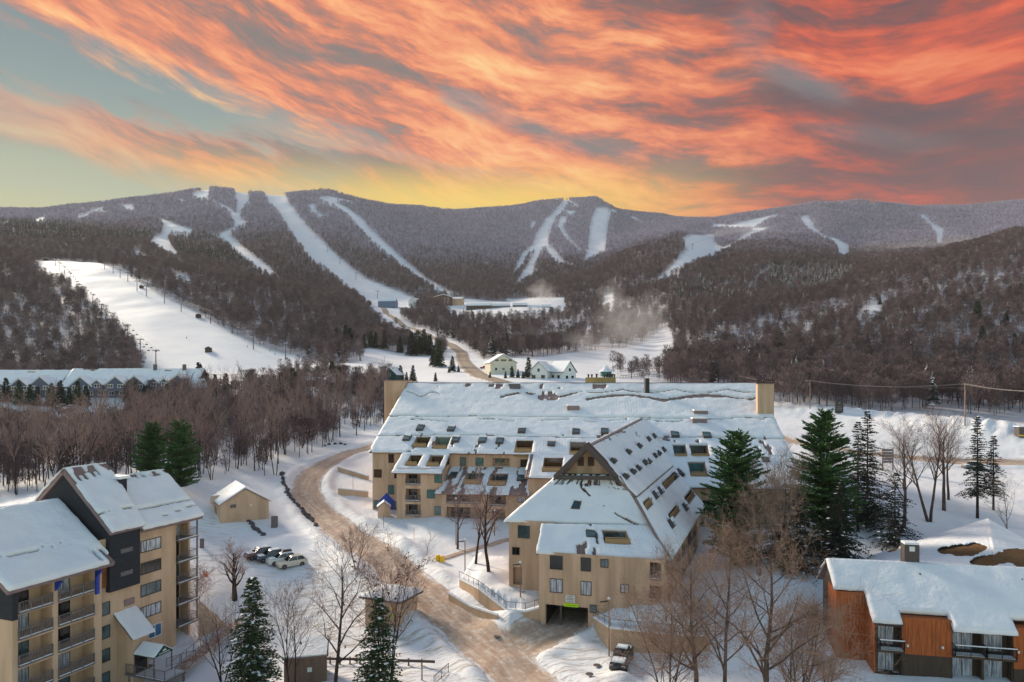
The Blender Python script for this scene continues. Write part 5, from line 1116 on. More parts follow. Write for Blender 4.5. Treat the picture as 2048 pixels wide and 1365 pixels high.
railing(dko, [CF(12.6, .5, -34.3), CF(12.6, 6.5, -34.3), CF(15.5, 6.5, -34.3)], 1.1, M_rail)
railing(dko, [CF(15.5, 3.6, -34.3), CF(18.4, 5.2, -34.1)], 1.1, M_rail)
# outdoor stair climbing the bank
stt = thing('outdoor_stair', CF(20, 7, -34.5), 'long snowy wooden outdoor stair with handrails climbing from the entrance deck', 'stairs')
S0, S1 = CF(15.6, 5.4, -34.4), P(474, 1250, 96.5); S1.z = -33.4
tr = MB(); n = 20; sdv = (S1 - S0); sv = Vector((sdv.y, -sdv.x, 0)).normalized() * .85
for k in range(n):
    a = S0.lerp(S1, k / n); b = S0.lerp(S1, (k + .8) / n); b.z = a.z; z_ = Vector((0, 0, -.12)); tr.hexa([a - sv + z_, a + sv + z_, b + sv + z_, b - sv + z_, a - sv, a + sv, b + sv, b - sv])
part('tread', tr, mat('worn_stair_wood', L(168, 128, 104), .9, .1, noise=(1.5, (.7, .7, .72), .9, (1, 1, 1))), stt)
for sg_ in (-1, 1): railing(stt, [S0 + sv * sg_, S1 + sv * sg_], 1.05, M_wood, bal=.16 if sg_ > 0 else 0)
# retaining wing wall at the far corner
rw = solo('retaining_wall', None or (lambda: (lambda q: (q.prism([CF(24.2, -.2, -29.6), P(446, 1250, 95.5), P(446, 1262, 95.5), CF(24.2, -.2, -36)], Vector((.15, .5, 0))), q)[1])(MB()))(), M_tan, 'tapering tan wing wall at the far corner of the left condominium', 'wall')
# ================================================================== RIGHT RUST-COLOURED TOWNHOUSES
OU = Vector((.978, -.21)); ON = Vector((-.21, -.978)); OO = Vector((38.65, 74.5))     # front left corner of the balcony bay; b counts towards the camera
def OF(a, b, z): p = OO + OU * a + ON * b; return Vector((p.x, p.y, z))
th_ = thing('townhouse_block', OF(8, -4, -32), 'rust orange townhouse block at lower right with a deep snow roof and dark balconies', 'building')
wO = Wall(OF(0, 0, 0), OF(30, 0, 0)); wO.n = ON.copy(); ZB = -34.5
def apx(px): return wO.at(px, 1250)[0]
bays = [(.05, apx(1803)), (apx(1903), apx(2026))]
hs = [(bays[0][0] + .25, bays[0][1] - .05, z, z + 2.25, .9) for z in (-28.4, -31.2)] + [(c0, c1_, z, z + 2.25, 1.0) for c0, c1_ in ((bays[1][0] + .1, apx(1963)), (apx(1968), bays[1][1] - .1)) for z in (-28.4, -31.2)]
m = wall_mesh(wO, 0, apx(1803), ZB, -25.8, [h for h in hs if h[1] < 5]); wall_mesh(wO, apx(1903), apx(2026), ZB, -25.95, [h for h in hs if h[0] > 5], m); part('wall', m, M_brown, th_)
for h in hs:
    bp = MB(); bp.box(h[0] - .1, h[1] + .1, -.1, 1.0, h[2] - .2, h[2], OF); o = part('balcony', bp, M_brown, th_) if h[2] > -30 else None
    wb = Wall(wO.pt(0, 0, -h[4])[:2], u=wO.u); wb.n = wO.n
    window(th_, wb, h[0] + .2, h[1] - .5, h[2] + .1, h[3] - .1, M_curt, (.5,), fr=.07)
    if o:
        sn = MB(); sn.box(h[0], h[1], -.05, .85, h[2] + .003, h[2] + .07, OF); part('snow', sn, M_snow, o)
        railing(o, [OF(h[0] - .05, .02, h[2]), OF(h[0] - .05, .95, h[2]), OF(h[1] + .05, .95, h[2]), OF(h[1] + .05, .02, h[2])], 1.05, M_black2, bal=.15, th=.03)
        sr = MB(); sr.box(h[0] - .08, h[1] + .08, .9, 1.02, h[2] + 1.08, h[2] + 1.16, OF); part('snow', sr, M_snow, o)
def panel(a0, a1, b, zb, zt, zsplit, name='wall'):
    m = MB(); m.box(a0, a1, b - 3, b, zsplit, zt, OF); part(name, m, M_orange, th_)
    if zsplit > ZB + .1: m = MB(); m.box(a0 + .02, a1 - .02, b - 3, b - .06, zb, zsplit - .003, OF); part(name, m, M_brown, th_)
panel(apx(1803) + .003, apx(1903) - .003, .12, ZB, -25.1, -28.9); panel(apx(2026) + .003, apx(2026) + 9, .12, ZB, -25.4, -29.6)
# left end: taller orange walls stepping back
aL = -3.75
lw = MB(); lw.prism([OF(-.003, .02, ZB), OF(-.003, .02, -25.9), OF(-.003, -3.2, -23.5), OF(-.003, -3.2, ZB)], (-OU * .12).to_3d()); part('side_wall', lw, M_orange, th_)
lf = MB(); lf.box(-3.15, -.13, -7, -3.05, -38, -23.6, OF); part('wall', lf, M_orange, th_)
wn = Wall(OF(0, 0, 0), OF(4, 0, 0)); 
bd = MB(); bd.prism([OF(-3.1, -3.2, -24.3), OF(-3.1, -7.1, -22.0), OF(-3.1, -10, -24.3), OF(-3.1, -10, ZB), OF(-3.1, -3.2, ZB)], (OU * 33).to_3d()); part('wall', bd, M_brown, th_)
kz = .64
def oz(b): return -25.55 - kz * b     # b<=0 uphill
BW = [(-.25, apx(1803) + .1, .35), (apx(1901), apx(2028), .65)]
for a0, a1, b0, b1 in [(-3.4, 30, -7.0, -3.35), (-.25, 30, -3.35, -.95), (BW[0][0], BW[0][1], -.95, .35), (BW[1][0], BW[1][1], -.95, .65)]:
    p = Patch(OF(a0, b0, oz(b0)), OF(a1, b0, oz(b0)), OF(a1, b1, oz(b1)), OF(a0, b1, oz(b1))); deck(th_, p, (), th=.2, fm=M_dark)
kl = math.hypot(1, kz); ps_ = Patch(OF(-3.4, -7, oz(-7)), OF(30, -7, oz(-7)), OF(30, .65, oz(.65)), OF(-3.4, .65, oz(.65)))
def mT(us, vs, PX, PY, C):
    a = us - 3.4; b = vs / kl - 7
    return (b < -3.3) | ((a > -.3) & (b < -.9)) | ((a > BW[0][0]) & (a < BW[0][1]) & (b < .4)) | ((a > BW[1][0]) & (a < BW[1][1]))
snow(th_, ps_, (), t=.55, cell=.22, seed=41, rough=.75, over=.1, mask=mT, m=M_snow)
pb = Patch(OF(30, -7, oz(-7)), OF(-3.4, -7, oz(-7)), OF(-3.4, -12, oz(-7) - 3.5), OF(30, -12, oz(-7) - 3.5)); deck(th_, pb, (), th=.2); snow(th_, pb, (), t=.4, cell=.8, seed=45)
# louvred chimney box on the ridge
w_ = Wall(OF(0, -6.6, 0), OF(20, -6.6, 0)); a0, _ = w_.at(1809, 1120); a1, _ = w_.at(1839, 1120)
cb = MB(); cb.box(a0, a1, -8.0, -6.6, -23.2, w_.at(1824, 1090)[1], OF); o = part('chimney', cb, M_dark, th_)
zt = w_.at(1824, 1090)[1]; wn = MB(); wn.box(a0 + .5, a1 - .5, -6.58, -6.53, zt - .75, zt - .2, OF); part('louvre', wn, M_white, o)
sc_ = MB(); sc_.box(a0 + .02, a1 - .02, -7.95, -6.6, zt + .003, zt + .22, OF); part('snow_cap', sc_, M_snow, o)
for px in (1830, 2030):
    a = w_.at(px, 1150)[0]; q = MB(); q.tube(OF(a, -5, oz(-5)), OF(a, -5, oz(-5) + .75), .08, n=6); part('flue', q, M_black2, th_)
for px, py in ((1814, 1290), (1884, 1294), (2035, 1303)):
    a, z = wO.at(px, py); q = MB(); q.lathe(OF(a, .2, z - .15), [(.1, 0), (.14, .12), (.1, .26)], 8); part('wall_lamp', q, M_white, th_)
# ---- second roof behind, partly bare
t2 = thing('townhouse_block', P(1900, 1130, 100), 'townhouse behind the rust orange block, snow roof with brown bare shingle patches', 'building')
A_, B_, C2, D2 = P(1733, 1116, 99), P(1975, 1038, 108), P(1990, 1142, 83.5), P(1745, 1142, 86)
E_ = P(2130, 1140, 92)
def mbare(us, vs, PX, PY, C):
    n = 4 * fbm(PX * .06, PY * .1, 3); a = np.hypot((PX - 1925) / 50, (PY - 1099 + .06 * (PX - 1925)) / (12 + n * 2.2)) < 1; b = (np.hypot((PX - 2012) / 72, (PY - 1117 + .12 * (PX - 2010)) / (14 + n * 2.2)) < 1); c = (np.hypot((PX - 1787) / 13, (PY - 1100 + (PX - 1787) * .35) / 5) < .9) & (n > -.9)
    return ~(a | b | c)
M_shing = mat('brown_shingles', L(112, 84, 56), .9, .15, noise=(3, L(86, 64, 44), .8, (1, 1, 1)))
p1 = Patch(A_, B_, C2, D2); deck(t2, p1, (), th=.3, m=M_shing); snow(t2, p1, (), t=.12, cell=.3, seed=51, mask=mbare, rough=.7)
p2 = Patch(B_, E_ + Vector((0, 0, 1)), E_ + Vector((2, -8, -1.5)), C2); deck(t2, p2, (), th=.3, m=M_shing); snow(t2, p2, (), t=.12, cell=.3, seed=52, mask=mbare, rough=.7)
wb = MB(); wb.prism([A_ + Vector((.5, 0, -.5)), D2 + Vector((.5, 0, -.5)), D2 + Vector((.5, 0, -9)), A_ + Vector((.5, 0, -9))], (.3, 0, 0)); wb.prism([A_ + Vector((.5, 0, -.5)), B_ + Vector((0, -.5, -.5)), B_ + Vector((0, -.5, -9)), A_ + Vector((.5, 0, -9))], (0, -.3, 0)); part('wall', wb, M_brown, t2)
# ================================================================== SMALL BUILDINGS AND SITE THINGS
def gable_house(name, label, cat, base, ang, w, l, hw, hr, wm, seed=0, group=None, over=.5, t=.25, trim=None, wins=(), roofm=None, basement=3.0):
    """base = centre of the floor; local x across the gable, y along the ridge; gable faces -y turned by ang"""
    th = thing(name, base, label, cat, group, rz=ang); w2, l2 = w / 2, l / 2
    m = MB(); m.prism([(-w2, -l2, -basement), (w2, -l2, -basement), (w2, -l2, hw), (0, -l2, hw + hr), (-w2, -l2, hw)], (0, l, 0)); part('wall', m, wm, th, local=True)
    r = MB(); s = MB(); k = hr / w2; e = over
    for sg in (-1, 1):
        a = (0, -l2 - e, hw + hr + .06); b = (sg * (w2 + e), -l2 - e, hw - k * e + .06); q = (-(sg) * 0.0, 0, .16); n_ = Vector((sg * k, 0, 1)).normalized()
        r.prism([a, b, (b[0], b[1], b[2] + .14), (0, a[1], a[2] + .14)], (0, l + 2 * e, 0))
        s.prism([(0, -l2 - e + .06, a[2] + .145), (b[0] - sg * .04, -l2 - e + .06, b[2] + .145), (b[0] - sg * .12, -l2 - e + .06, b[2] + .145 + t), (0, -l2 - e + .06, a[2] + .145 + t * 1.1)], (0, l + 2 * e - .12, 0))
    part('roof', r, roofm or M_fascia, th, local=True); part('snow', s, M_snow, th, local=True)
    for (side, x, z, ww, hh) in wins:
        g_ = MB(); f_ = MB()
        def q(mb, ex, o0, o1):
            if side == 'f': mb.box(x - ww / 2 - ex, x + ww / 2 + ex, -l2 - o1, -l2 - o0, z - ex, z + hh + ex)
            else:
                X_ = w2 if side == 'r' else -w2; sg = 1 if side == 'r' else -1; mb.box(min(X_ + sg * o0, X_ + sg * o1), max(X_ + sg * o0, X_ + sg * o1), x - ww / 2 - ex, x + ww / 2 + ex, z - ex, z + hh + ex)
        q(f_, .1, .01, .05); q(g_, 0, .052, .07); o = part('window', g_, M_glassd, th, local=True); part('frame', f_, trim or M_white, o, local=True)
    return th
# tan pump house: its gable faces right front
p = G(487, 1012, 120, 140); p = Vector((-52.2, 134.5, -26.3))
sh = gable_house('pump_house', 'small tan gabled utility house with snowy roof beside the woods', 'shed', p, R(32), 8.6, 8.8, 3.3, 2.6, M_tan2, t=.3, over=.35)
for nm, x0, x1, z0, z1, mm in (('vent', -2.6, -1.6, 2.6, 3.2, M_steel), ('wall_lamp', .9, 1.2, 2.6, 3.0, M_white)):
    q = MB(); q.box(x0, x1, -4.5, -4.42, z0, z1); part(nm, q, mm, sh, local=True)
q = MB(); q.box(-4.42, -4.31, -.2, 1.2, 0, 2.2); part('door', q, M_olive, sh, local=True)
q = MB(); q.prism([(-5.1, .0, 2.85), (-5.1, 1.9, 2.85), (-5.1, .95, 4.3)], (2.2, 0, 0)); part('porch_gable', q, M_tan2, sh, local=True)
# hut with hipped snowy roof near the road
hp = G(783, 1232, 80, 100); hp.z -= .3
hut = thing('kiosk', hp, 'small tan hut with a hipped snow covered roof and yellow signs beside the sanded road', 'hut', rz=R(-24))
m = MB(); m.box(-2.6, 2.6, -2.2, 2.2, -.5, 3.0); part('wall', m, M_tan, hut, local=True)
m = MB(); c_ = [(-3.2, -2.8, 3.0), (3.2, -2.8, 3.0), (3.2, 2.8, 3.0), (-3.2, 2.8, 3.0)]; m.add(c_ + [(x, y, 3.22) for x, y, z in c_] + [(0, 0, 4.0)], [(3, 2, 1, 0), (0, 1, 5, 4), (1, 2, 6, 5), (2, 3, 7, 6), (3, 0, 4, 7), (4, 5, 8), (5, 6, 8), (6, 7, 8), (7, 4, 8)]); part('roof', m, M_dark, hut, local=True)
m = MB(); N_ = 14
def hz_(x, y): return 3.24 + .78 * (1 - max(abs(x) / 3.15, abs(y) / 2.75)) + .34 * (1 - max(abs(x) / 3.15, abs(y) / 2.75) ** 6) ** .5 + .07 * math.sin(x * 2.3 + y) 
vs_ = [(-3.15 + 6.3 * i / N_, -2.75 + 5.5 * j / N_, hz_(-3.15 + 6.3 * i / N_, -2.75 + 5.5 * j / N_)) for i in range(N_ + 1) for j in range(N_ + 1)]
m.add(vs_, [(i * (N_ + 1) + j, (i + 1) * (N_ + 1) + j, (i + 1) * (N_ + 1) + j + 1, i * (N_ + 1) + j + 1) for i in range(N_) for j in range(N_)]); part('snow', m, M_snow, hut, local=True, smooth=True)
for nm, z0, z1, mm in (('warning_sign', 1.9, 2.5, M_yellow), ('notice_sign', 1.0, 1.45, M_signy)):
    q = MB(); q.box(1.4, 1.9, -2.27, -2.205, z0, z1); part(nm, q, mm, hut, local=True)
# plain lean-to service box bottom centre-left
bx = G(612, 1352, 70, 90); bx = Vector((P(612, 1350, 80).x, 80, P(612, 1350, 80).z))
sb = thing('service_shed', bx, 'plain brown flat roofed service shed behind the bare tree at the bottom', 'shed', rz=R(14))
m = MB(); m.prism([(-2.3, -1.5, -1), (2.3, -1.5, -1), (2.3, -1.5, 2.5), (-2.3, -1.5, 2.5)], (0, 3.2, .0)); m.prism([(-2.3, -1.5, 2.5), (-2.3, 1.7, 2.5), (-2.3, 1.7, 3.3)], (4.6, 0, 0)); part('wall', m, mat('grey_brown_board', L(128, 106, 92), .85, .15, noise=(1.2, L(108, 88, 78), .8, (3, 3, .3))), sb, local=True)
m = MB(); m.prism([(-2.5, -1.7, 2.52), (2.5, -1.7, 2.52), (2.5, 1.8, 3.4), (-2.5, 1.8, 3.4)], (0, 0, .12)); part('roof', m, M_fascia, sb, local=True)
m = MB(); m.prism([(-2.45, -1.6, 2.66), (2.3, -1.6, 2.66), (2.45, 1.75, 3.54), (-2.45, 1.75, 3.54)], (0, 0, .14)); part('snow', m, M_snow, sb, local=True)
q = MB(); q.box(.2, .7, -1.56, -1.505, .9, 1.4); part('vent', q, M_white, sb, local=True)
# shed with blue tarp in front of the main block
tb = Vector((*PXY(768, 131.5), P(768, 1029, 131.5).z)); ts = gable_house('tool_shed', 'tiny tan shed against the long block with a blue tarp behind it', 'shed', tb, R(10), 2.3, 2.0, 1.5, .8, M_tan, over=.2, t=.1)
tp_ = MB(); a, b, c, d = P(757, 1003, 133.5), P(773, 986, 134), P(789, 1003, 133.5), P(789, 1020, 132.5); tp_.prism([a, b, c, P(771, 1008, 132.8)], (0, .3, -.05)); tp_.prism([P(771, 1008, 132.8), c, d, P(776, 1020, 132)], (0, .3, 0))
solo('tarp', tp_, M_blue, 'bright blue tarp draped against the left corner of the long block', 'tarp')
# ---- retaining walls
def ret_wall(label, tops, bots, thick, coping=True, rail=True, rail_from=0):
    t_ = thing('retaining_wall', tops[0], label, 'wall'); m = MB(); c = MB()
    for i in range(len(tops) - 1):
        a, b = tops[i], tops[i + 1]; n = Vector((b.y - a.y, -(b.x - a.x), 0)).normalized(); n = n if n.y > 0 else -n; n *= thick
        ab, bb = Vector((a.x, a.y, bots[i])), Vector((b.x, b.y, bots[i + 1])); m.hexa([ab, bb, bb + n, ab + n, a, b, b + n, a + n])
        if coping: u = Vector((0, 0, .003)); v_ = Vector((0, 0, .22)); o_ = -n * .12; c.hexa([a + u + o_, b + u + o_, b + n + u, a + n + u, a + v_, b + v_, b + n + v_, a + n + v_])
    part('wall', m, M_tan2, t_); 
    if coping: part('snow', c, M_snow, t_)
    if rail: railing(t_, [p + Vector((0, .12, .05)) for p in tops[rail_from:]], 1.05, M_steel, bal=0, th=.028, post=1.5)
    return t_
T1 = [P(918.5,1159,98), P(957,1179,93), P(1012,1221.5,88.7), P(1051,1225,87.4), P(1087,1215,88.3)]; T1b = [-31, -31, -31.6, -31.6, -31.6]
ret_wall('curved tan retaining wall with handrail left of the garage', T1, T1b, .45)
T2 = [P(1187,1236.6,84.9), P(1221,1258,80.3), P(1341,1270,79), P(1420,1276,78.5)]; ret_wall('tan retaining wall with handrail right of the garage', T2, [-32.5] * 4, .45)
T3 = [P(897,1188,95), P(940,1214,91.5), P(994,1247,87.5)]; T3 = [Vector((p.x, p.y, max(p.z, float(gz(p.x, p.y)) + .55))) for p in T3]; ret_wall('low tan kerb wall between the road and the curved wall', T3, [-33] * 3, .3, rail=False)
T4 = [P(870,1003,150), P(900,985,155)]
for lb, tp4, h_ in (('upper low wall at the left end of the long block', [P(676,997,148), P(735,962,146)], 1.2), ('lower stepped wall at the left end of the long block', [P(675,945,165), P(735,934,158)], .9)):
    zz = [Vector((q.x, q.y, float(gz(q.x, q.y)) + h_)) for q in tp4]; ret_wall(lb, zz, [q.z - 3 for q in zz], .4, rail=False)
# guard cable posts and railing at lower right of the bottom edge
# ---- light poles
def light_pole(px, pb, pt, d, label, arm=True, lamp=True, r=.09, side=-1):
    b = P(px, pb, d); g0 = float(gz(b.x, b.y)); b.z = min(b.z, g0 + .2); top = (YH - pt) / FPX * d; h = top - b.z; t_ = thing('light_pole', b, label, 'light pole', 'wooden light poles around the condominium')
    m = MB(); m.tube((0, 0, -.6), (0, 0, h), r, r * .8, 7); part('pole', m, M_wood, t_, local=True)
    if lamp:
        m = MB(); m.hexa([(side * 1.0, -.12, h - .35), (side * .1, -.12, h - .25), (side * .1, .12, h - .25), (side * 1.0, .12, h - .35), (side * 1.0, -.1, h - .25), (side * .1, -.1, h - .12), (side * .1, .1, h - .12), (side * 1.0, .1, h - .25)]); part('lamp_head', m, M_black2, t_, local=True)
        m = MB(); m.blob((0, 0, h + .08), .16, .16, .16, 3, rough=.1); part('snow_cap', m, M_snow, t_, local=True)
    return t_
for px, pb, pt, d, lb, lm in [(1218, 1303, 1199, 79, 'wooden light pole in front of the right retaining wall', True), (1041, 1192, 1126, 91, 'light pole on the terrace beside the wing corner', True), (912, 1088, 998, 116, 'light pole with snow capped lamp in front of the long block', True),
    (989, 1078, 1022, 120, 'light pole nearest the corner between block and wing', True), (930, 1133, 1080, 102, 'short wooden pole above the curved retaining wall', True), (844, 1368, 1326, 76, 'grey wooden pole at the bottom edge beside the road', False)]: light_pole(px, pb, pt, d, lb, lamp=lm)
for px, pb, pt, d, lb in [(767, 1046, 1028, 126, 'thin snow stake in front of the tiny shed'), (828, 1085, 1056, 118, 'thin snow stake in the drift right of the road'), (706, 975, 945, 150, 'thin pole above the wall at the left end of the long block')]: light_pole(px, pb, pt, d, lb, lamp=False, r=.05)
# stone bollard, cone, boulders
def simple(name, px, py, d, build, mats, label, cat, group=None):
    p = G(px, py, d - 18, d + 18); m = MB(); build(m); o = solo(name, m, mats, label, cat, group); o.location = p; return o
simple('utility_cabinet', 549, 1055, 124, lambda m: m.box(-.5, .5, -.4, .4, -.3, 2.0), M_rail, 'upright grey utility box on the snow below the tan pump house', 'box')
simple('utility_cabinet', 404, 1096, 112, lambda m: m.box(-.25, .25, -.25, .25, -.3, 1.5), M_rail, 'narrow grey post beside the left condominium balconies', 'post')
def cone(m): m.lathe((0, 0, 0), [(.3, 0), (.28, .06), (.18, .07), (.05, .75)], 10)
simple('traffic_cone', 413, 1153, 101, cone, M_cone, 'orange cone in the snow right of the left condominium', 'traffic cone')
def rock(m, s, k=1.0): m.blob((0, 0, .1), .45 * k, .38 * k, .32 * k, s, 8, 5, .28)
M_bld = []
rk = random.Random(5)
def rocks(pts, n, d, lab, grp):
    for i in range(n):
        t = i / (n - 1) * (len(pts) - 1); j = min(int(t), len(pts) - 2); f = t - j; x = pts[j][0] * (1 - f) + pts[j + 1][0] * f; y = pts[j][1] * (1 - f) + pts[j + 1][1] * f
        simple('boulder', x + rk.uniform(-2, 2), y + rk.uniform(-1, 1), d, lambda m: rock(m, i, rk.uniform(.8, 1.4)), M_rock, lab % (['nearest', 'second', 'third'] + ['%dth' % q for q in range(4, 60)])[n - 1 - i], 'boulder', grp)
rocks([(563, 944), (568, 968), (576, 988), (592, 1008), (612, 1032), (634, 1052)], 34, 145, '%s boulder, counted from the near end, edging the road bend', 'boulders edging the road bend')
rocks([(488, 1030), (500, 1046), (512, 1060), (524, 1070)], 12, 125, '%s boulder, counted from the near end, below the pump house', 'boulders below the pump house')
rocks([(650, 893), (662, 888), (678, 886), (690, 890)], 5, 180, '%s brown rock from the right, past the far road bend', 'rocks beside the road bend')
for i, (x, y) in enumerate([(876, 1122), (884, 1124)]): simple('sand_barrel', x, y, 105, lambda m: m.lathe((0, 0, -.1), [(.38, 0), (.42, .5), (.36, .95), (.2, 1.0)], 10), M_yellow, ['left yellow sand barrel at the end of the footpath', 'right yellow sand barrel at the end of the footpath'][i], 'barrel')
for i, (x, y, d) in enumerate([(1179, 1352, 74), (1194, 1334, 76), (994, 1276, 84)]): simple('manhole_cover', x, y, d, lambda m: m.lathe((0, 0, .17), [(.42, 0), (.42, .03)], 14), M_rock, ['manhole cover in the drive nearest the bottom edge', 'small iron cover in the drive beside the dark pickup', 'iron cover at the edge of the sanded road'][i], 'manhole cover')
# low guard rail bottom centre
g0, g1, g2 = G(640, 1328, 70, 95), G(740, 1330, 70, 95), G(870, 1335, 70, 95); gt = thing('guard_rail', g0, 'low dark guard rail across the snow at the bottom edge', 'guard rail')
for a, b in ((g0, g1), (g1, g2)): 
    m = MB(); m.hexa([a + Vector((0, 0, .45)), b + Vector((0, 0, .45)), b + Vector((0, .08, .45)), a + Vector((0, .08, .45)), a + Vector((0, 0, .75)), b + Vector((0, 0, .75)), b + Vector((0, .08, .75)), a + Vector((0, .08, .75))])
    for k in range(5): q = a.lerp(b, k / 5); m.box(q.x - .08, q.x + .08, q.y + .09, q.y + .25, q.z - .4, q.z + .8)
    part('rail', m, M_dark, gt)
rt_ = thing('handrail', G(880, 1362, 70, 90), 'black pipe handrail leading off the bottom edge', 'handrail'); railing(rt_, [G(868, 1372, 68, 90), G(897, 1345, 70, 90)], 1.0, M_black2, bal=.3)
# ---- vehicles
def car(label, base, ang, paint, snowy=.0, box=False, length=4.6, truck=False, simple_=False, cat='car', group=None):
    t_ = thing('parked_car' if not truck else 'pickup_truck', base, label, cat, group, rz=ang); Lh = length / 2; W_ = .92
    st = [(-Lh, .42, .78, .78), (-Lh + .12, .28, .98, .88), (-Lh + 1.25, .26, 1.06, W_), (-Lh + 1.5, .26, 1.08, W_), (Lh - .4, .26, 1.08, W_), (Lh - .05, .32, 1.0, .88), (Lh, .45, .9, .82)]
    m = MB(); vs_ = []
    for x, zb, zt, w_ in st: vs_ += [(x, -w_ * .95, zb), (x, -w_, (zb + zt) / 2), (x, -w_ * .9, zt), (x, w_ * .9, zt), (x, w_, (zb + zt) / 2), (x, w_ * .95, zb)]
    fs = []
    for i in range(len(st) - 1): fs += [(i * 6 + j, i * 6 + (j + 1) % 6, (i + 1) * 6 + (j + 1) % 6, (i + 1) * 6 + j) for j in range(6)]
    fs += [tuple(range(6))[::-1], tuple(range(len(vs_) - 6, len(vs_)))]; m.add(vs_, fs); part('body', m, paint, t_, local=True)
    c0, c1x, c2x, c3 = (-.95, -.25, Lh - .75, Lh - .2) if not truck else (-.9, -.3, .9, 1.15); zt = 1.72 if not truck else 1.8
    g_ = MB(); lo = lambda x, z, w_: [(x, -w_, z), (x, w_, z)]
    a = [(c0, -.82, 1.05), (c3, -.82, 1.05), (c3, .82, 1.05), (c0, .82, 1.05), (c1x, -.66, zt - .08), (c2x, -.66, zt - .08), (c2x, .66, zt - .08), (c1x, .66, zt - .08)]; g_.hexa(a); cg = part('windows', g_, M_glassd, t_, local=True)
    r_ = MB(); r_.hexa([(c1x - .05, -.70, zt - .1), (c2x + .05, -.70, zt - .1), (c2x + .05, .70, zt - .1), (c1x - .05, .70, zt - .1), (c1x + .12, -.62, zt), (c2x - .1, -.62, zt), (c2x - .1, .62, zt), (c1x + .12, .62, zt)])
    for sg in (-1, 1):
        for x0, x1 in ((c0, c1x), ((c1x + c2x) / 2 - .05, (c1x + c2x) / 2 + .0), (c3, c2x)): r_.tube((x0, sg * .83, 1.05), (x1, sg * .67, zt - .06), .05, n=4)
    part('roof', r_, paint, t_, local=True)
    for x in (-Lh + .85, Lh - .9):
        for sg in (-1, 1):
            q = MB(); q.tube((x, sg * .74, .35), (x, sg * .96, .35), .36, n=14); o = part('wheel', q, M_rubber, t_, local=True); q = MB(); q.tube((x, sg * .955, .35), (x, sg * .975, .35), .2, n=10); part('rim', q, M_steel, o, local=True)
    for sg in (-1, 1):
        q = MB(); q.box(-Lh + .02, -Lh + .14, sg * .62 - .17, sg * .62 + .17, .7, .86); part('headlight', q, M_white, t_, local=True)
    if truck: q = MB(); q.box(1.25, Lh - .12, -.74, .74, 1.081, 1.1); part('bed_cover', q, M_black2, t_, local=True)
    if snowy:
        q = MB(); q.hexa([(c1x + .1, -.62, zt + .003), (c2x - .1, -.62, zt + .003), (c2x - .1, .62, zt + .003), (c1x + .1, .62, zt + .003), (c1x + .2, -.55, zt + snowy), (c2x - .2, -.55, zt + snowy), (c2x - .2, .55, zt + snowy), (c1x + .2, .55, zt + snowy)]); part('snow', q, M_snow, t_, local=True)
        q = MB(); q.hexa([(-Lh + .3, -.7, 1.06), (-1.05, -.74, 1.09), (-1.05, .74, 1.09), (-Lh + .3, .7, 1.06), (-Lh + .4, -.62, 1.05 + snowy), (-1.15, -.66, 1.1 + snowy), (-1.15, .66, 1.1 + snowy), (-Lh + .4, .62, 1.05 + snowy)]); part('snow', q, M_snow, t_, local=True)
        if truck: q = MB(); q.box(1.3, Lh - .2, -.68, .68, 1.105, 1.1 + snowy * 1.3); part('snow', q, M_snow, t_, local=True)
    if box: q = MB(); q.hexa([(-.1, -.35, zt + .06), (1.6, -.35, zt + .06), (1.6, .35, zt + .06), (-.1, .35, zt + .06), (.2, -.3, zt + .36), (1.5, -.3, zt + .36), (1.5, .3, zt + .36), (.2, .3, zt + .36)]); part('roof_box', q, M_black2, t_, local=True)
    return t_
def paint(nm, c): return mat(nm, c, .3, .6)
for i, (px, py, lb, pc, bxx, sn) in enumerate([(583, 1133, 'cream white car nearest the camera in the row of four', paint('cream_car_paint', (.55, .50, .42)), False, .0), (563, 1127, 'white hatchback parked second from the right, black roof box', paint('white_car_paint', (.6, .6, .6)), True, .08), (541, 1121, 'dark blue parked car second from the left in the row of four', paint('navy_car_paint', (.02, .035, .06)), False, .1), (519, 1116, 'maroon parked car leftmost in the row of four', paint('maroon_car_paint', (.10, .015, .02)), False, .12)]):
    p = G(px, py, 95, 125); p.z -= .02; car(lb, p, math.atan2(.62, .78), pc, sn, bxx, group='cars parked in the snowy car park')
p = G(1247, 1338, 66, 90); p.y += 1.2; p.z = float(gz(p.x, p.y)) + .02; car('black pickup with snow on hood, roof and bed below the right retaining wall', p, math.atan2(.93, .33), paint('black_car_paint', (.012, .013, .016)), .14, length=5.4, truck=True, cat='pickup')
for px, py, d, lb, pc, a in [(1944, 938, 175, 'dark car on the side road seen behind the bare trees', paint('grey_car_paint', (.08, .09, .11)), 0.05), (130, 826, 262, 'dark car parked below the far grey lodge', paint('grey_car_paint', (.08, .09, .11)), 1.2), (139, 820, 268, 'white van parked below the far grey lodge', paint('white_car_paint', (.6, .6, .6)), 1.4), (122, 818, 270, 'tan car leftmost below the far grey lodge', paint('tan_car_paint', (.3, .22, .16)), 1.3), (968, 738, 375, 'red car parked beside the cream house', paint('red_car_paint', (.35, .02, .02)), 0.1)]:
    p = G(px, py, d - 30, d + 40); car(lb, p, a, pc, .1)
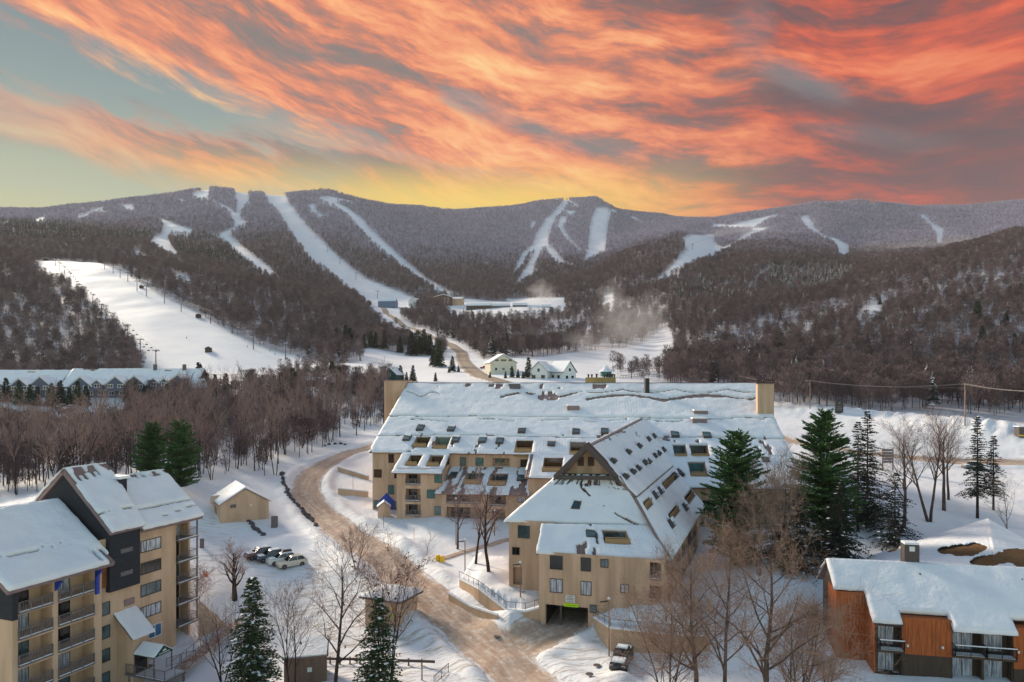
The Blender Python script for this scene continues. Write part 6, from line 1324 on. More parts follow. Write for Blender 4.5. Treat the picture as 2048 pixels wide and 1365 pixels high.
# ---- power poles and wires
pts = []
for px, pb, pt_, d, lb in [(1620, 818, 760, 270, 'utility pole behind the end of the long roof'), (1930, 851, 766, 195, 'tall pale utility pole at the far side of the car park')]:
    b = G(px, pb, d - 20, d + 20); h = (YH - pt_) / FPX * b.y - b.z; t_ = thing('utility_pole', b, lb, 'utility pole', 'utility poles by the car park'); m = MB(); m.tube((0, 0, -1), (0, 0, h), .2, .14, 8); part('pole', m, M_wood, t_, local=True)
    m = MB(); m.box(-.9, .9, -.08, .08, h - .5, h - .35); part('crossarm', m, M_wood, t_, local=True); pts.append(b + Vector((0, 0, h - .3)))
ends = [P(1480, 752, 310), pts[0], pts[1], P(2200, 775, 150)]; wm_ = MB()
for i in range(3):
    for off in (-.8, .8, 0):
        a, b = ends[i] + Vector((off, 0, 0)), ends[i + 1] + Vector((off, 0, -1.2 if off == 0 else 0)); pr = a
        for k in range(1, 13): t = k / 12; q = a.lerp(b, t) - Vector((0, 0, 1.6 * 4 * t * (1 - t) * (.6 + .4 * abs(off)))); wm_.tube(pr, q, .035, n=3, cap=False); pr = q
solo('power_line', wm_, M_steel, 'thin overhead wires strung between the utility poles', 'wires')
# timber trail sign, entry sign, bus shelter at the right edge
p = G(1776, 940, 140, 185); t_ = thing('timber_sign', p, 'tall two post timber sign with slats between the bare trees', 'sign')
for x in (-1.25, 1.15): m = MB(); m.tube((x, 0, -.5), (x, 0, 5.0), .16, n=7); part('post', m, M_wood, t_, local=True)
for k in range(5): m = MB(); m.box(-1.1, 1.05, -.1, .05, 1.6 + k * .68, 2.15 + k * .68); part('slat', m, M_rail, t_, local=True)
m = MB(); m.box(-1.35, 1.3, -.2, .2, 5.0, 5.2); part('snow', m, M_snow, t_, local=True)
p = G(1678, 827, 240, 290); t_ = thing('entry_sign', p, 'small black upright sign on the snow bank across the car park', 'sign'); m = MB(); m.box(-1.4, 1.4, -.3, .3, 0, 4.6); part('panel', m, M_black2, t_, local=True)
m = MB(); 
for k in range(3): m.box(-.9, .9, -.33, -.305, 1.0 + k * .6, 1.3 + k * .6)
m.box(-.35, .35, -.33, -.305, 3.2, 4.0); part('lettering', m, M_rail, t_, local=True)
p = G(2050, 872, 150, 240); t_ = thing('shelter', p, 'dark shelter with yellow sill at the right edge beyond the car park', 'shelter'); m = MB(); m.box(-2.4, 2.4, -1, 1, -.3, 2.6); part('wall', m, M_dark, t_, local=True)
m = MB(); m.box(-2.45, 2.45, -1.06, -1.005, 0, .35); part('sill', m, M_yellow, t_, local=True); m = MB(); m.box(-2.6, 2.6, -1.2, 1.2, 2.603, 2.85); part('snow', m, M_snow, t_, local=True)
# ================================================================== FAR LODGE, VILLAGE, LIFTS
def LF(px, dy, z): # point on the far lodge: dy metres in front of its wall line
    d = 292.0; return Vector(((px - CX) / FPX * d, d - dy, z))
lg = thing('grey_lodge', LF(200, 0, -8), 'long slate grey lodge with many snowy front gables behind the woods at far left', 'building')
m = MB(); m.hexa([LF(-160, 0, -12), LF(381, 0, -12), LF(381, -16, -12), LF(-160, -16, -12), LF(-160, 0, -2.6), LF(381, 0, -2.6), LF(381, -16, -2.6), LF(-160, -16, -2.6)]); part('wall', m, M_grey, lg)
def z_at(y, d): return (YH - y) / FPX * d
for x0, x1, zr in ((-160, 119, 4.1), (121, 392, 4.7)):
    p = Patch(LF(x0, -8.5, zr), LF(x1, -8.5, zr), LF(x1, .8, -2.9), LF(x0, .8, -2.9)); deck(lg, p, (), th=.3)
    snow(lg, p, (), t=.4, cell=.9, seed=60 + x0, over=.2, mask=lambda us, vs, PX, PY, C: ~((vs < 2.2) & (fbm(us * .12 + 3, vs * .5, 3) > .22)))
    p = Patch(LF(x1, -8.51, zr), LF(x0, -8.51, zr), LF(x0, -17, -2.9), LF(x1, -17, -2.9)); deck(lg, p, (), th=.3)
for px, wpx, py in ((2, 30, 764), (42, 40, 757), (84, 46, 753.5), (164, 44, 754), (197, 21, 760), (234, 40, 753), (272, 44, 752), (310, 21, 757), (331, 20, 757), (358, 46, 750)):
    d = 290.; zt = z_at(py, d - 2); hw = wpx / 2 / FPX * d; zb = zt - hw * .82; x = (px - CX) / FPX * d; yf = d - 1.2; g_ = MB()
    g_.prism([(x - hw, yf, -4.2), (x + hw, yf, -4.2), (x + hw, yf, zb), (x, yf, zt), (x - hw, yf, zb)], (0, 5, 0)); o = part('gable', g_, M_grey, lg)
    s_ = MB(); k = .82
    for sg in (-1, 1): e = hw + .5; s_.prism([(x, yf - .5, zt + .12), (x + sg * e, yf - .5, zb - .4 + .12), (x + sg * e, yf - .5, zb - .05), (x, yf - .5, zt + .55)], (0, 6.5, 0))
    part('snow', s_, M_snow, o)
    t_ = MB()
    for sg in (-1, 1): e = hw + .3; t_.prism([(x, yf - .3, zt + .1), (x + sg * e, yf - .3, zb - .2), (x + sg * e, yf - .3, zb - .55), (x, yf - .3, zt - .3)], (0, .2, 0))
    part('trim', t_, M_white, o)
    wl_ = Wall((x - hw, yf), (x + hw, yf)); wl_.n = Vector((0, -1)); n = 2 if wpx > 30 else 1
    for q in range(n):
        c = (2 * hw) * (q + .5) / n; window(lg, wl_, c - .95, c + .95, zb - 1.25, zb - .1, M_glassd, (.5,), fr=.2, fmat=M_white)
wl_ = Wall(LF(-150, 0.05, 0), LF(380, .05, 0)); wl_.n = Vector((0, -1))
for k in range(25):
    window(lg, wl_, 2 + k * 4.4, 4 + k * 4.4, -6.3, -5.0, M_glassd, (.5,), fr=.2, fmat=M_white)
m = MB(); m.hexa([LF(-160, 1.6, -4.4), LF(381, 1.6, -4.4), LF(381, 0.05, -4.2), LF(-160, .05, -4.2), LF(-160, 1.6, -4.1), LF(381, 1.6, -4.1), LF(381, .05, -3.6), LF(-160, .05, -3.6)]); part('snow', m, M_snow, lg)
m = MB(); m.hexa([LF(383, 2, -12), LF(403, 2, -12), LF(403, -7, -12), LF(383, -7, -12), LF(383, 2, -3.4), LF(403, 2, -3.4), LF(403, -7, -3.4), LF(383, -7, -3.4)]); o = part('end_tower', m, M_tan, lg)
m = MB(); m.hexa([LF(382, 2.5, -3.39), LF(404, 2.5, -3.39), LF(404, -7, -3.39), LF(382, -7, -3.39), LF(385, 0, -.2), LF(401, 0, -.2), LF(399, -5, .6), LF(387, -5, .6)]); part('snow', m, M_snow, o)
for px in (292, 352): m = MB(); q = LF(px, -7.5, 4.5); m.box(q.x - .6, q.x + .6, q.y - .5, q.y + .5, 3, 6.6); part('chimney', m, M_steel, lg)
def vh(label, px, py, d, w, l, hw, hr, deg, wm, wins=(), cat='house', **k):
    b = P(px, py, d); g0 = float(gz(b.x, b.y)); b.z = min(b.z, g0 + 1.2) if abs(b.z - g0) < 14 else g0
    return gable_house('house' if cat == 'house' else 'building', label, cat, b, R(deg), w, l, hw, hr, wm, wins=wins, **k)
M_brick = mat('brick_brown', L(108, 70, 58), .85, .2, noise=(.3, L(90, 58, 50), .8, (1, 1, 1)))
vh('cream house with a broad gable beside the valley road junction', 1001, 745, 372, 14, 14, 4.9, 4.2, 14, M_cream, [('f', -4, 1.0, 1.2, 1.2), ('f', 0, 1.0, 1.2, 1.2), ('f', 4, 1.0, 1.2, 1.2), ('f', -3.6, 5.6, 2, 1.1), ('f', 0, 5.6, 3, 1.1), ('f', 3.6, 5.6, 2, 1.1)], t=.4)
vh('white alpine house with black trimmed front gable among the spruces', 1085, 762, 338, 8.5, 14, 4.6, 4.2, -18, M_white, [('f', -2.4, 1.2, 1.6, 1.4), ('f', 2.2, 1.2, 1.6, 1.4), ('f', 0, 4.4, .9, 1.3)], trim=M_black2, roofm=M_black2, t=.4)
vh('white alpine house wing with dormer and end gable at right', 1124, 762, 336, 8.0, 11, 4.4, 4.6, 38, M_white, [('f', -1.8, 1.0, 1.2, 1.3), ('f', 1.8, 1.0, 1.2, 1.3), ('f', 0, 4.6, 1, 1.2), ('l', -2, 1.2, 1.4, 1.4), ('l', 2, 1.2, 1.4, 1.4)], trim=M_black2, roofm=M_black2, t=.4)
vh('house with a dark green boarded gable front near the left tower', 787, 768, 318, 6.2, 12, 4.2, 2.8, -8, M_green, [('f', 0, 3.6, 1.0, 1.0)], t=.4)
vh('small white house with bay windows next to the green gable', 763, 772, 312, 4.6, 6, 4.0, 1.8, 12, M_white, [('f', -1, 2.0, .8, 1.6), ('f', 1.1, 2.0, .8, 1.6)], t=.35)
vh('long low white roofed building behind the green gable house', 712, 766, 335, 9, 26, 2.2, 1.6, 78, M_rail, cat='building', t=.5)
vh('low snow covered building left of the white bay house', 690, 776, 318, 8, 18, 2.2, 1.6, 84, M_white, cat='building', t=.5)
vh('blue gabled shed beyond the low white roofs', 698, 752, 350, 5, 5, 2.2, 1.4, 5, M_blue, t=.3)
vh('low brown building at the foot of the open piste', 640, 760, 340, 4, 20, 2.0, .9, 86, M_brown, cat='building', t=.4)
vh('small dark ski hut below the scaffold frame', 471, 770, 330, 3.4, 3.4, 2.0, 1.0, 5, M_brown, t=.3)
vh('brown multi storey hotel at the head of the valley', 886, 606, 1150, 30, 18, 11, 4, 8, M_brick, [('f', -8 + 5.3 * i, 2 + 3.4 * j, 3, 1.8) for i in range(4) for j in range(3)], cat='building', t=.8)
vh('long hotel annexe right of the brown hotel', 912, 607, 1160, 16, 24, 8, 3, 80, M_tan, cat='building', t=.8)
vh('base lodge with a huge steel blue roof below the pistes', 776, 608, 1130, 18, 28, 5, 7, 84, mat('steel_blue_roof', L(96, 116, 142), .6, .3), cat='building', t=.05, roofm=mat('steel_blue_roof', L(96, 116, 142)))
vh('white gabled base lodge right of the blue roofed lodge', 830, 606, 1140, 15, 15, 6, 5, -24, M_white, cat='building', t=.6)
vh('small dark hut left of the blue roofed lodge', 738, 603, 1150, 8, 7, 3, 3, 10, M_brown, t=.6)
for i, (px, py, l, wmx, lb) in enumerate([(958, 613, 38, M_brown, 'long low brown lodge in the village row, leftmost'), (1000, 617, 30, M_rail, 'grey low lodge in the village row behind the snowy strip'), (1040, 616, 22, M_brick, 'brick low lodge in the village row'), (1062, 620, 26, M_brown, 'brown low lodge near the right end of the village row'), (1092, 619, 14, M_brick, 'red brown cabin at the right end of the village row')]):
    vh(lb, px, py, 1080, 10, l, 3.5, 3, 82 + 4 * (i % 3), wmx, cat='building', t=.8)
# gazebo with teal walls
b = P(1212, 750, 352); b.z = float(gz(b.x, b.y)); gz_ = thing('gazebo', b, 'round teal gazebo with a conical snow roof in the valley field', 'gazebo')
m = MB(); m.lathe((0, 0, -1), [(2.8, 0), (2.8, 3.4)], 10); part('wall', m, mat('teal_paint', (.01, .12, .12), .7), gz_, local=True)
m = MB(); m.lathe((0, 0, 2.41), [(3.6, 0), (3.4, .3), (1.3, 1.9), (1.3, 2.5), (.15, 3.4)], 12); part('snow', m, M_snow, gz_, local=True)
# steel scaffold stand
b = P(441, 757, 335); b.z = float(gz(b.x, b.y)) - .5; sf = thing('scaffold', b, 'open steel scaffold frame at the foot of the left piste', 'scaffold'); m = MB()
for i in range(7):
    for y in (0, 3): m.tube((-6 + 2 * i, y, 0), (-6 + 2 * i, y, 7.5), .10, n=4)
for z in (2.0, 3.9, 5.8, 7.4):
    for y in (0, 3): m.tube((-6.2, y, z), (6.2, y, z), .09, n=4)
for i in range(3): m.tube((-6 + 2 * i, 0, 5.8 - 1.9 * i), (-4 + 2 * i, 0, 3.9 - 1.9 * i), .07, n=4)
part('frame', m, M_wood, sf, local=True)
# rail fence right of the gazebo
b = P(1285, 752, 340); ft = thing('rail_fence', b, 'brown rail fence crossing the snow right of the gazebo', 'fence'); fa = [G(x, y, 290, 420) for x, y in ((1240, 744), (1262, 741), (1290, 744), (1320, 742), (1350, 746))]
railing(ft, fa, 1.4, M_wood, bal=0, th=.10, post=4); 
fa = [G(x, y, 290, 420) for x, y in ((1240, 757), (1290, 752), (1340, 757))]; ft2 = thing('rail_fence', fa[0], 'second brown rail fence nearer the long roof', 'fence'); railing(ft2, fa, 1.2, M_wood, bal=0, th=.09, post=4)
# ---- chairlift towers: a T shaped pylon with sheave wheels
def tower_proto(h=10, w=4.2):
    m = MB(); m.tube((0, 0, -1), (0, 0, h), .38, .28, 8); a = MB(); a.box(-w / 2, w / 2, -.22, .22, h - .25, h + .25); s = MB()
    for sg in (-1, 1): s.box(sg * w / 2 - .25, sg * w / 2 + .25, -1.2, 1.2, h - .55, h - .2)
    return [(n, q.mesh(n, M_steel)) for n, q in (('pylon', m), ('crossarm', a), ('sheaves', s))]
TP = tower_proto()
ORD = ['first', 'second', 'third', 'fourth', 'fifth', 'sixth', 'seventh', 'eighth', 'ninth', 'tenth', 'eleventh', 'twelfth', 'thirteenth', 'fourteenth', 'fifteenth', 'sixteenth']
def lift_line(pts, d0, d1, lname, s=1.0, cab=True, chairs=0, minpart=True):
    tops = []
    P_ = []
    for px, py in pts: P_.append(G(px, py, d0, d1))
    for i, p in enumerate(P_):
        a = P_[min(i + 1, len(P_) - 1)] - P_[max(i - 1, 0)]; rz = math.atan2(a.y, a.x) - math.pi / 2
        t_ = thing('lift_tower', p, f'{ORD[i]} tower from the bottom of {lname}', 'lift tower', 'towers of ' + lname, rz=rz); t_.scale = (s, s, s)
        for n, me in TP: o = bpy.data.objects.new(n, me); COL.objects.link(o); o.parent = t_
        sd_ = Vector((math.cos(rz), math.sin(rz), 0)) * 2.1 * s; tops.append((p + sd_ + Vector((0, 0, 9.9 * s)), p - sd_ + Vector((0, 0, 9.9 * s))))
    if cab:
        m = MB()
        for k in (0, 1):
            for i in range(len(tops) - 1): m.tube(tops[i][k], tops[i + 1][k], .07 * s, n=3, cap=False)
        solo('lift_cable', m, M_steel, 'haul cable running up ' + lname, 'cable')
    if chairs:
        cm = MB(); cm.tube((0, 0, 0), (0, 0, -1.9), .05, n=4); cm.box(-.9, .9, -.3, .3, -2.5, -2.35); cm.box(-.9, .9, .25, .33, -2.5, -1.8); me = cm.mesh('lift_chair', M_black2); n = 0
        for k in (0, 1):
            for i in range(len(tops) - 1):
                for f_ in (.2, .5, .8):
                    if n >= chairs: break
                    o = bpy.data.objects.new('lift_chair', me); COL.objects.link(o); o.location = tops[i][k].lerp(tops[i + 1][k], f_ + .05 * k); tag(o, 'empty chair hanging from ' + lname, 'lift chair', 'chairs of ' + lname); n += 1
def q1(z): return [(a / 2.926, 340 + b / 2.926) for a, b in z]
lift_line(q1([(912,1142),(821,1072),(748,980),(659,925),(594,850),(543,788),(492,740),(450,706),(410,652),(378,612),(350,588),(325,560)]), 400, 1080, 'the lift left of the open piste', chairs=40)
lift_line(q1([(1671,1112),(1483,1052),(1358,960),(1232,900),(1060,832),(962,782),(857,740),(802,710),(748,655),(703,635),(662,608),(612,583)]), 400, 1100, 'the lift right of the open piste', s=1.1)
lift_line([(755,598),(712,560),(680,530),(655,505),(632,478),(612,450),(597,425),(580,402),(568,388)], 1150, 2700, 'the lift on the left mountain', s=1.5)
lift_line([(1050,575),(1068,540),(1085,505),(1098,470),(1112,440),(1125,415)], 1300, 3600, 'the lift on the forked piste', s=1.7)
lift_line([(1212,520),(1214,480),(1216,450),(1217,425)], 1600, 3600, 'the lift beside the upper piste', s=1.6, cab=False)
lift_line([(1300,560),(1345,530),(1385,500),(1430,480),(1470,470)], 1000, 2600, 'the lift between the right hills', s=1.3)
# summit things
for px, py, d0, lb, s in ((1186, 391, 3000, 'thin lattice mast on the highest central summit', 1.0),):
    p = G(px, py + 4, 3000, 3600); m = MB(); m.tube((0, 0, 0), (0, 0, 26), 1.1, .5, 6); solo('summit_mast', m, M_steel, lb, 'mast').location = p
for px, py, lb in ((563, 384, 'dark lift station on the crest of the left mountain'), (208, 407, 'small dark lift hut on the far left ridge'), (1113, 402, 'summit lodge left of the highest central summit')):
    p = G(px, py + 3, 2000, 3700); vh2 = gable_house('summit_station', lb, 'building', p + Vector((0, 0, 4)), R(80), 9, 20 if px > 1000 else 12, 5, 3, M_brown, t=.5, basement=6)

# small huts on the slopes
for px, py, d0, d1, s, lb in [(417, 704, 400, 700, 1.0, 'snow covered operator hut in the lower middle of the open piste'), (92, 514, 800, 1100, 1.3, 'dark top station hut above the upper left corner of the open piste'), (397, 636, 500, 1000, 1.0, 'dark lift hut at the right edge of the open piste'), (283, 577, 600, 1100, .9, 'small dark hut at the upper right edge of the open piste')]:
    p = G(px, py, d0, d1); gable_house('lift_hut', lb, 'hut', p, R(20), 4.5 * s, 5 * s, 2.4 * s, 1.2 * s, M_brown, t=.35, basement=2)
# skiers
JJ = [(0, 0, .95), (0, 0, 1.25), (.02, 0, 1.48), (.03, 0, 1.62), (.04, 0, 1.76), (0, .12, .90), (.12, .14, .50), (0, .15, .08), (.2, .15, .04), (0, -.12, .90), (.12, -.14, .50), (0, -.15, .08), (.2, -.15, .04), (.02, .22, 1.40), (.12, .32, 1.13), (.35, .30, 1.03), (.02, -.22, 1.40), (.12, -.32, 1.13), (.35, -.30, 1.03)]
EE = [(0, 1), (1, 2), (2, 3), (3, 4), (0, 5), (5, 6), (6, 7), (7, 8), (0, 9), (9, 10), (10, 11), (11, 12), (2, 13), (13, 14), (14, 15), (2, 16), (16, 17), (17, 18)]
RR_ = [.16, .15, .17, .08, .12, .11, .085, .07, .06, .11, .085, .07, .06, .09, .06, .05, .09, .06, .05]
for i, (px, py, rz, lb, cm) in enumerate([(373, 678, 2.2, 'lone skier in dark clothes in the middle of the open piste', M_black2), (494, 696, 1.2, 'skier near the right edge of the open piste, upper one', M_green), (489, 682, .4, 'skier high beside the right lift line', M_black2), (540, 704, 2.6, 'left one of two skiers at the foot of the open piste', M_black2), (550, 711, 1.8, 'right one of two skiers at the foot of the open piste', M_blue)]):
    me = bpy.data.meshes.new('person'); me.from_pydata(JJ, EE, []); me.materials.append(cm); o = bpy.data.objects.new('person', me); COL.objects.link(o); md = o.modifiers.new('skin', 'SKIN')
    for k, sv_ in enumerate(me.skin_vertices[0].data if len(me.skin_vertices) else []): sv_.radius = (RR_[k], RR_[k])
    if len(me.skin_vertices): me.skin_vertices[0].data[0].use_root = True
    md2 = o.modifiers.new('smooth', 'SUBSURF'); md2.levels = 1; md2.render_levels = 1
    o.location = G(px, py, 400, 900); o.rotation_euler = (0, .15, rz); tag(o, lb, 'person')
# ================================================================== NEAR TREES
def bare_tree_mesh(seed, h, r0, levels=4, spread=.5, first=.35, nb=(7, 6, 5, 4), up=.25, lens=(.50, .55, .55, .6), multi=1, twig_r=.012, leafs=0, split=2, lean=.04):
    rg = random.Random(seed); T, Cw = [], []           # segments for trunk and crown: (a,b,ra,rb)
    def grow(p, d, length, r, lev):
        n = 7 if lev == 0 else (4 if lev < 3 else 2); pts = [p.copy()]; rads = [r]
        for i in range(n):
            j = .06 if lev == 0 else .17; d = (d + Vector((rg.gauss(0, j), rg.gauss(0, j), rg.gauss(0, j * .5) + up * (.0 if lev == 0 else .18)))).normalized()
            p = p + d * (length / n); pts.append(p.copy()); rads.append(max(r * (1 - .80 * (i + 1) / n), twig_r * .6))
        tgt = T if lev < split else Cw
        for i in range(n): tgt.append((pts[i], pts[i + 1], rads[i], rads[i + 1], 6 if lev == 0 else (4 if lev == 1 else 3)))
        if lev < levels:
            k = nb[lev]
            for i in range(k):
                t = (first if lev == 0 else .2) + (1 - (first if lev == 0 else .2)) * (i + rg.random()) / k; t = min(t, .99); x = t * n; q = int(x); f_ = x - q
                bp = pts[q].lerp(pts[q + 1], f_); rr_ = rads[q] * (1 - f_) + rads[q + 1] * f_; dd = (pts[q + 1] - pts[q]).normalized(); a = dd.orthogonal().normalized(); b = dd.cross(a); an = rg.random() * 6.283 if lev else i * 2.4 + rg.random()
                side = a * math.cos(an) + b * math.sin(an); sp = spread * rg.uniform(.75, 1.35); nd = (dd * math.cos(sp) + side * math.sin(sp)).normalized()
                grow(bp, nd, length * lens[lev] * rg.uniform(.7, 1.15) * (1.15 - .6 * t if lev == 0 else 1.0), max(rr_ * .62, twig_r), lev + 1)
    for k in range(multi):
        an = k * 2.1 + rg.random(); d = Vector((math.cos(an) * (.16 if multi > 1 else lean), math.sin(an) * (.16 if multi > 1 else lean), 1)).normalized()
        grow(Vector((math.cos(an) * .18 * (multi > 1), math.sin(an) * .18 * (multi > 1), -.5)), d, h * (rg.uniform(.85, 1.0) if k else 1), r0 * (1 if multi == 1 else .75), 0)
    def build(S):
        if not S: return None
        out_v, out_f, o = [], [], 0
        for sides in (6, 4, 3):
            Z_ = [s for s in S if s[4] == sides]
            if not Z_: continue
            A = np.array([s[0] for s in Z_]); B = np.array([s[1] for s in Z_]); ra = np.array([s[2] for s in Z_]); rb = np.array([s[3] for s in Z_])
            D = B - A; D /= np.linalg.norm(D, axis=1)[:, None] + 1e-9; U = np.cross(D, [[.31, .77, .55]]); U /= np.linalg.norm(U, axis=1)[:, None] + 1e-9; V_ = np.cross(D, U)
            an = np.arange(sides) * 2 * math.pi / sides; ring = U[:, None] * np.cos(an)[None, :, None] + V_[:, None] * np.sin(an)[None, :, None]
            v = np.concatenate([A[:, None] + ring * ra[:, None, None], B[:, None] + ring * rb[:, None, None]], 1).reshape(-1, 3); n = len(Z_)
            base = (np.arange(n) * 2 * sides)[:, None]; i = np.arange(sides)[None]; f_ = np.stack([base + i, base + (i + 1) % sides, base + sides + (i + 1) % sides, base + sides + i], -1).reshape(-1, 4)
            out_v.append(v); out_f.append(f_ + o); o += len(v)
        return np.concatenate(out_v), np.concatenate(out_f)
    tv = build(T); cv = build(Cw); lf = None
    if leafs:
        tips = [s[1] for s in Cw]; rg.shuffle(tips); tips = tips[:leafs]; P_ = np.array(tips); r_ = np.random.default_rng(seed); a = r_.normal(0, .07, P_.shape); b = r_.normal(0, .07, P_.shape)
        v = np.stack([P_ - a, P_ + b, P_ + a, P_ - b], 1).reshape(-1, 3); lf = (v, np.arange(len(v)).reshape(-1, 4))
    return tv, cv, lf
def make_tree(name, geo, loc, label, cat, bark=None, twig=None, group=None, rz=0.0, lvl=1.0):
    tv, cv, lf = geo; t_ = thing(name, loc, label, cat, group, rz=rz); t_.scale = (lvl, lvl, lvl)
    part('trunk', np_mesh('trunk', *tv, bark or M_bark, smooth=True), None, t_, local=True)
    o = part('crown', np_mesh('crown', *cv, twig or M_twig), None, t_, local=True)
    if lf: part('leaves', np_mesh('leaves', *lf, M_deadleaf), None, o, local=True)
    return t_
def conifer_geo(seed, h, w, dens=1.0, droop=.25, leafl=.32, gap=.0, base=.08, snowf=.06, ragged=.25, pine=False):
    rg = np.random.default_rng(seed); TV = MB(); TV.tube((0, 0, -.6), (0, 0, h * .96), .012 * h + .05, .03, 7)
    V, MI = [], []; z = base * h; step = (.34 if not pine else .55) * (h / 14) ** .5
    while z < h * .985:
        t = z / h; prof = (1 - t) ** .85 if not pine else (min(1, .45 + 1.5 * t) * (1 - t) ** .55)
        L0 = w / 2 * prof + .12; nb = max(3, int((6 + 7 * prof) * dens))
        for k in range(nb):
            if rg.random() < gap: continue
            a = rg.random() * 6.283; Lb = L0 * rg.uniform(1 - ragged * 1.6, 1 + ragged * .55); el0 = (.18 if not pine else .30) + .6 * t ** 2; dz0 = rg.uniform(-.25, .25) * step
            ns = max(3, int(Lb / .30)); TVp = Vector((0, 0, z + dz0)); ca, sa = math.cos(a), math.sin(a)
            for s in range(1, ns + 1):
                f_ = s / ns; r_ = Lb * f_; zz = z + dz0 + r_ * (el0 - droop * 1.6 * f_ * (1 if not pine else .3)); n_l = 4 if not pine else 6
                wd = (.10 + .34 * Lb * .35 * (1 - abs(f_ - .45)))
                for q in range(n_l):
                    off = rg.uniform(-1, 1) * wd; c = np.array([ca * r_ - sa * off, sa * r_ + ca * off, zz - abs(off) * .15 + rg.uniform(-.08, .05)])
                    an = a + math.copysign(.75, off) + rg.uniform(-.5, .5); dl = np.array([math.cos(an), math.sin(an), rg.uniform(-.45, .25) if not pine else rg.uniform(-.1, .7)]); sd = np.cross(dl, rg.normal(0, 1, 3)); sd /= np.linalg.norm(sd) + 1e-9
                    l = leafl * rg.uniform(.7, 1.3); V.append((c - sd * l * .22, c + sd * l * .22, c + dl * l)); MI.append(0)
                if rg.random() < snowf and f_ > .3:
                    c = np.array([ca * r_, sa * r_, zz + .07]); e1 = np.array([ca, sa, -.15]) * rg.uniform(.12, .30); e2 = np.array([-sa, ca, 0]) * rg.uniform(.08, .2)
                    V.append((c - e1 - e2, c + e1 - e2, c + e1 + e2)); MI.append(1); V.append((c - e1 - e2, c + e1 + e2, c - e1 + e2)); MI.append(1)
            TV.tube((0, 0, z + dz0), (ca * Lb * .8, sa * Lb * .8, z + dz0 + Lb * .8 * (el0 - droop * 1.2)), .035, .012, 3, cap=False)
        z += step * rg.uniform(.8, 1.2)
    V = np.array(V).reshape(-1, 3); return TV, V, np.arange(len(V)).reshape(-1, 3), MI
def make_conifer(name, seed, px, ptop, d, wpx, label, leafm, group=None, zbase=None, **k):
    x, y = PXY(px, d); g0 = float(gz(x, y)) if zbase is None else zbase; h = (YH - ptop) / FPX * d - g0; w = wpx / FPX * d
    TV, V, F, MI = conifer_geo(seed, h, w, **k); t_ = thing(name, (x, y, g0), label, 'conifer' if 'spruce' in name or 'fir' in name else 'pine', group)
    part('trunk', TV, M_bark2, t_, local=True); part('crown', np_mesh('crown', V, F, [leafm, M_snow], MI), None, t_, local=True); return t_
make_conifer('spruce_tree', 1, 505, 1150, 70, 150, 'dense dark spruce in the bottom foreground, left of the two', M_spruce, dens=1.35, snowf=.10, leafl=.34)
make_conifer('spruce_tree', 2, 757, 1190, 69, 132, 'spruce with open snowy boughs in the bottom foreground, right of the two', M_spruce, dens=1.1, snowf=.08, leafl=.34, gap=.1)
make_conifer('pine_tree', 3, 304, 848, 142, 92, 'green pine left of the pair behind the tan pump house', M_pine, dens=1.2, pine=True, leafl=.5, snowf=.01, base=.12)
make_conifer('pine_tree', 4, 360, 842, 138, 100, 'green pine right of the pair behind the tan pump house', M_pine, dens=1.2, pine=True, leafl=.5, snowf=.01, base=.12)
make_conifer('pine_tree', 5, 1472, 868, 101, 180, 'broad green pine standing right of the front wing', M_pine, dens=1.35, pine=True, leafl=.5, snowf=.02, base=.02)
make_conifer('pine_tree', 6, 1648, 822, 104, 170, 'tallest green pine between the long block and the townhouses', M_pine, dens=1.5, pine=True, leafl=.5, snowf=.02, base=.0)
make_conifer('fir_tree', 7, 1735, 822, 116, 118, 'tall thin topped fir beside the tallest pine', M_fir, dens=1.05, snowf=.04, gap=.15, ragged=.4, base=.02)
make_conifer('fir_tree', 8, 1716, 842, 113, 90, 'slimmer fir squeezed between the tallest pine and the tall fir', M_fir, dens=.9, snowf=.03, gap=.2, ragged=.4)
make_conifer('fir_tree', 9, 1790, 942, 107, 110, 'small sparse fir at the foot of the bare trees', M_fir, dens=.8, snowf=.06, gap=.3, ragged=.45, base=.02)
make_conifer('fir_tree', 10, 1955, 828, 121, 72, 'tall narrow dark fir right of the bare trees', M_fir, dens=1.1, snowf=.03, gap=.15, ragged=.5, base=.22)
make_conifer('fir_tree', 11, 1987, 868, 127, 56, 'shorter dark fir at the right of the narrow fir', M_fir, dens=1.0, snowf=.03, gap=.2, ragged=.5, base=.2)
make_conifer('fir_tree', 12, 1600, 985, 96, 120, 'dark low fir under the tallest pine', M_fir, dens=1.1, snowf=.06, gap=.1, base=.0)
make_conifer('fir_tree', 13, 1680, 960, 98, 130, 'dark bushy fir under the tall thin topped fir', M_fir, dens=1.1, snowf=.06, gap=.15, base=.0)
make_conifer('fir_tree', 14, 1560, 1000, 103, 95, 'shaded fir close to the right end of the long block', M_fir, dens=1.0, snowf=.04, gap=.1, base=.0)
